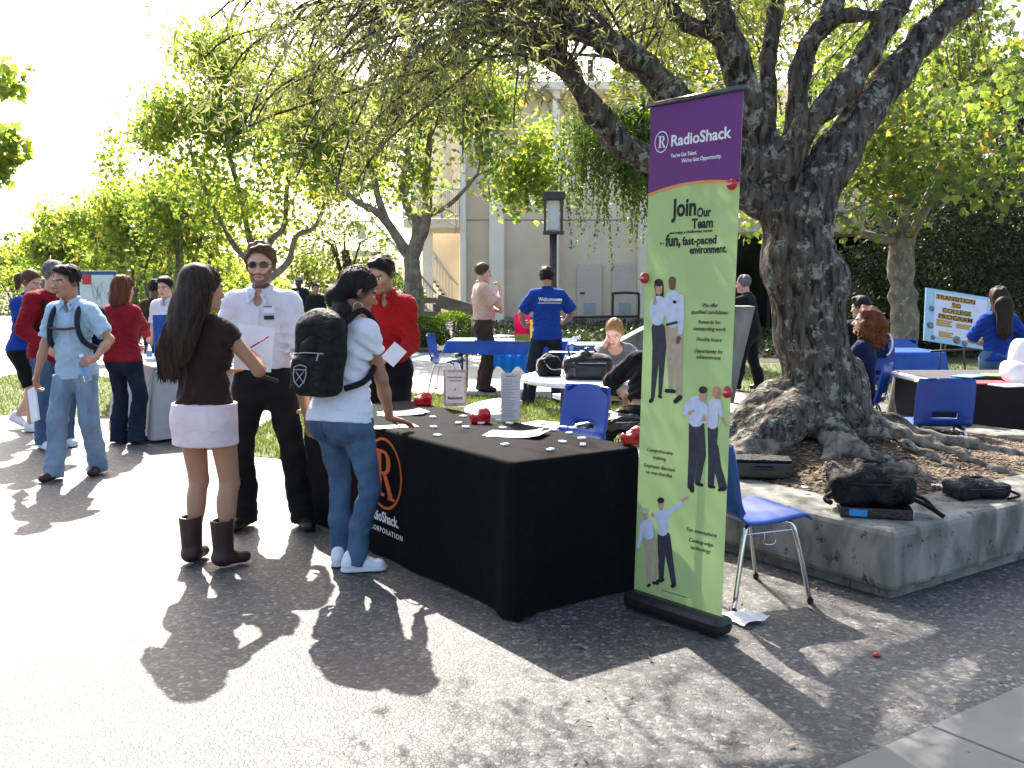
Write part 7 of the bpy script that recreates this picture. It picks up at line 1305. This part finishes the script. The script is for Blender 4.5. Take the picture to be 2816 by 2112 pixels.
# 17 photographer
pos, yaw = (X_(752, 14.6), 14.6), 62
r17, J = person("photographer in black aiming a camera, left of the big trunk", pos, yaw, 1.66, False, 1.0, lean=8, head=(0, -4, 0), skin=S_FAIR, hair=dict(m=H_GRY, h=.01), top=dict(m=BLACK_C, sleeve=1.9, hem=-.08, e=.026), bot=dict(m=BLACK_C, r=(.105, .085, .08)), feet=dict(L=(-.14, .16, 8), R=(.12, -.12, -12)), hands=dict(R=dict(t=(.08, .30, 1.46), e=(.7, 0, -.8), d=(-.3, .4, .7), c=.6), L=dict(t=(-.06, .32, 1.44), e=(-.7, 0, -.8), d=(.3, .4, .7), c=.6)), res=.014)
w = wpt(r17, (0, .36, 1.52)); ca = thing("camera_body", "dark camera in the photographer's hands", "camera", tuple(w), R(yaw)); MB().box((0, 0, 0), (.13, .06, .09), bev=.012).build("body", BLK, ca); MB().lathe([(0, .09), (.034, .09), (.036, 0)], n=16).build("lens", BLK, ca, (0, .03, 0), (R(-90), 0, 0))
# 18 curly woman, 19 man with pack, 20 woman at the board
pos, yaw = (X_(864, 9.45), 9.45), 58
CH = lambda p, y, lab: make_chair(lab, (p[0], p[1]), R(y))
CH(pos, yaw, "blue shell chair under the curly-haired woman")
person("seated woman with big curly auburn hair behind the big trunk", (pos[0], pos[1]), yaw, 1.66, True, 1.08, lean=-4, dz=-.35, head=(10, 6, 0), skin=S_FAIR, hair=dict(m=H_AUB, nape=False, amp=.014, fr=(35, 75), st=(1, 1, 1), h=.009, vol=.02, curls=130, m2=H_AUB2, add=[('e', (0, -.06, -.02), (.125, .13, .13)), ('e', (0, -.09, -.10), (.12, .11, .10)), ('e', (.08, -.03, -.06), (.05, .07, .10)), ('e', (-.08, -.03, -.06), (.05, .07, .10))]), top=dict(m=NAVY, sleeve=1.8, hem=-.06, e=.02), bot=dict(m=JEAN_M), feet=dict(L=(-.12, .42, 0), R=(.12, .45, 0)), knee=dict(L=(0, .6, 1), R=(0, .6, 1)), hands=dict(R=dict(t=(.14, .34, .62), c=.3), L=dict(t=(-.14, .34, .62), c=.3)), res=.011)
pos, yaw = (X_(868, 11.7), 11.7), 14
CH(pos, yaw, "blue shell chair under the man in the black jacket")
r19, J = person("seated man in black jacket with a blue and white backpack", pos, yaw, 1.78, False, 1.08, lean=6, dz=-.37, head=(25, -5, 0), skin=S_FAIR, hair=dict(m=H_BLK, h=.01, top=1), top=dict(m=BLACK_C, sleeve=1.9, hem=-.06, e=.03, ae=.03, name="jacket"), bot=dict(m=JEAN_M), feet=dict(L=(-.12, .42, 0), R=(.12, .45, 0)), knee=dict(L=(0, .6, 1), R=(0, .6, 1)), hands=dict(R=dict(t=(.16, .36, .64), c=.3), L=dict(t=(-.16, .36, .64), c=.3)), res=.014)
bp2 = worn_pack(r19, yaw, J, "navy and white patterned backpack on the seated man", NAVY, h=.014); mb = MB(); c = J['chest']; mb.tube([(.06 + .085 * math.cos(a), c[1] - .34 , c[2] - .06 + .13 * math.sin(a)) for a in np.linspace(-1.4, 1.4, 14)], .012, 6); mb.tube([(-.02 + .07 * math.cos(a), c[1] - .34, c[2] + .02 + .07 * math.sin(a)) for a in np.linspace(.4, 2.6, 10)], .010, 6); mb.build("trim", INKW, bp2)
pos, yaw = (X_(1001, 10.2), 10.2), -6
r20, J = person("woman in blue top with long dark hair facing the college board", pos, yaw, 1.50, True, 1.0, lean=2, head=(6, 0, 0), skin=S_TAN, hair=dict(m=H_DKB, nape=False, h=.009, amp=.005, add=[('c', (0, -.05, .0), (0, -.08, -.12), .085, .09, .05), ('w', (0, -.12, 1.34), (.01, -.15, 1.08), .095, .075, (0, 1, 0), .5)]), top=dict(m=ROYAL, sleeve=.95, hem=-.02, e=.02, ae=.03, name="top"), bot=dict(m=JEAN_M, r=(.105, .08, .075)), hands=dict(R=dict(t=(.42, .12, .80), e=(.6, -.7, 0), d=(.5, .3, -.8), c=.4), L=dict(t=(-.1, .3, .95), e=(-.8, -.4, -.4), c=.4)), res=.012)
# sneakers left under the chairs at the right
for i, (px, py, m, lab) in enumerate(((981, 436, BLACKN, "black sneaker on the ground left of the red one"), (1003, 440, REDP, "red and white sneaker on the ground by the maroon table"))):
    p = gp(px, py + 4); t = thing("sneaker", lab, "shoe", (p.x, p.y, 0), R(-40 + 14 * i), "sneakers by the maroon table"); sdf_obj("upper", [cap((0, -.06, .045), (0, .12, .035), .043, .04, .02, (0, 0, 1), .85), cap((0, -.04, .07), (0, .05, .05), .04, .034, .03), plane_cut((0, 0, .02), (0, 0, -1))], .009, m, t); sdf_obj("sole", [cap((0, -.06, .016), (0, .125, .016), .045, .043, .02, (0, 0, 1), .8), plane_cut((0, 0, .002), (0, 0, -1)), plane_cut((0, 0, .026), (0, 0, 1))], .009, SOLE, t)
    MB().tube([(-.03, .02, .085), (0, .03, .088), (.03, .02, .085)], .006, 6).build("lace", PAPER, t)
# understory at the foot of the left plane-tree row
for i, (px, Y, rx, rz, lab) in enumerate(((20, 47, 2.6, 1.1, "low yellow-green shrub at the left end of the tree row"), (75, 43, 2.4, 1.3, "yellow-green shrub below the rounded plane tree"), (125, 39, 2.2, 1.3, "yellow-green shrub behind the notice board"), (172, 37, 2.0, 1.3, "yellow-green shrub behind the red-sweatered woman"), (215, 36, 2.0, 1.2, "yellow-green shrub behind the long-haired woman"), (255, 35, 1.4, .9, "low shrub right behind the bearded man"))):
    shrub("garden_shrub", lab, [((X_(px, Y), Y, rz * .95), (rx, 1.2, rz * 1.15), 3800)], PL1, .17, 400 + 10 * i, group="shrubs below the left tree row")
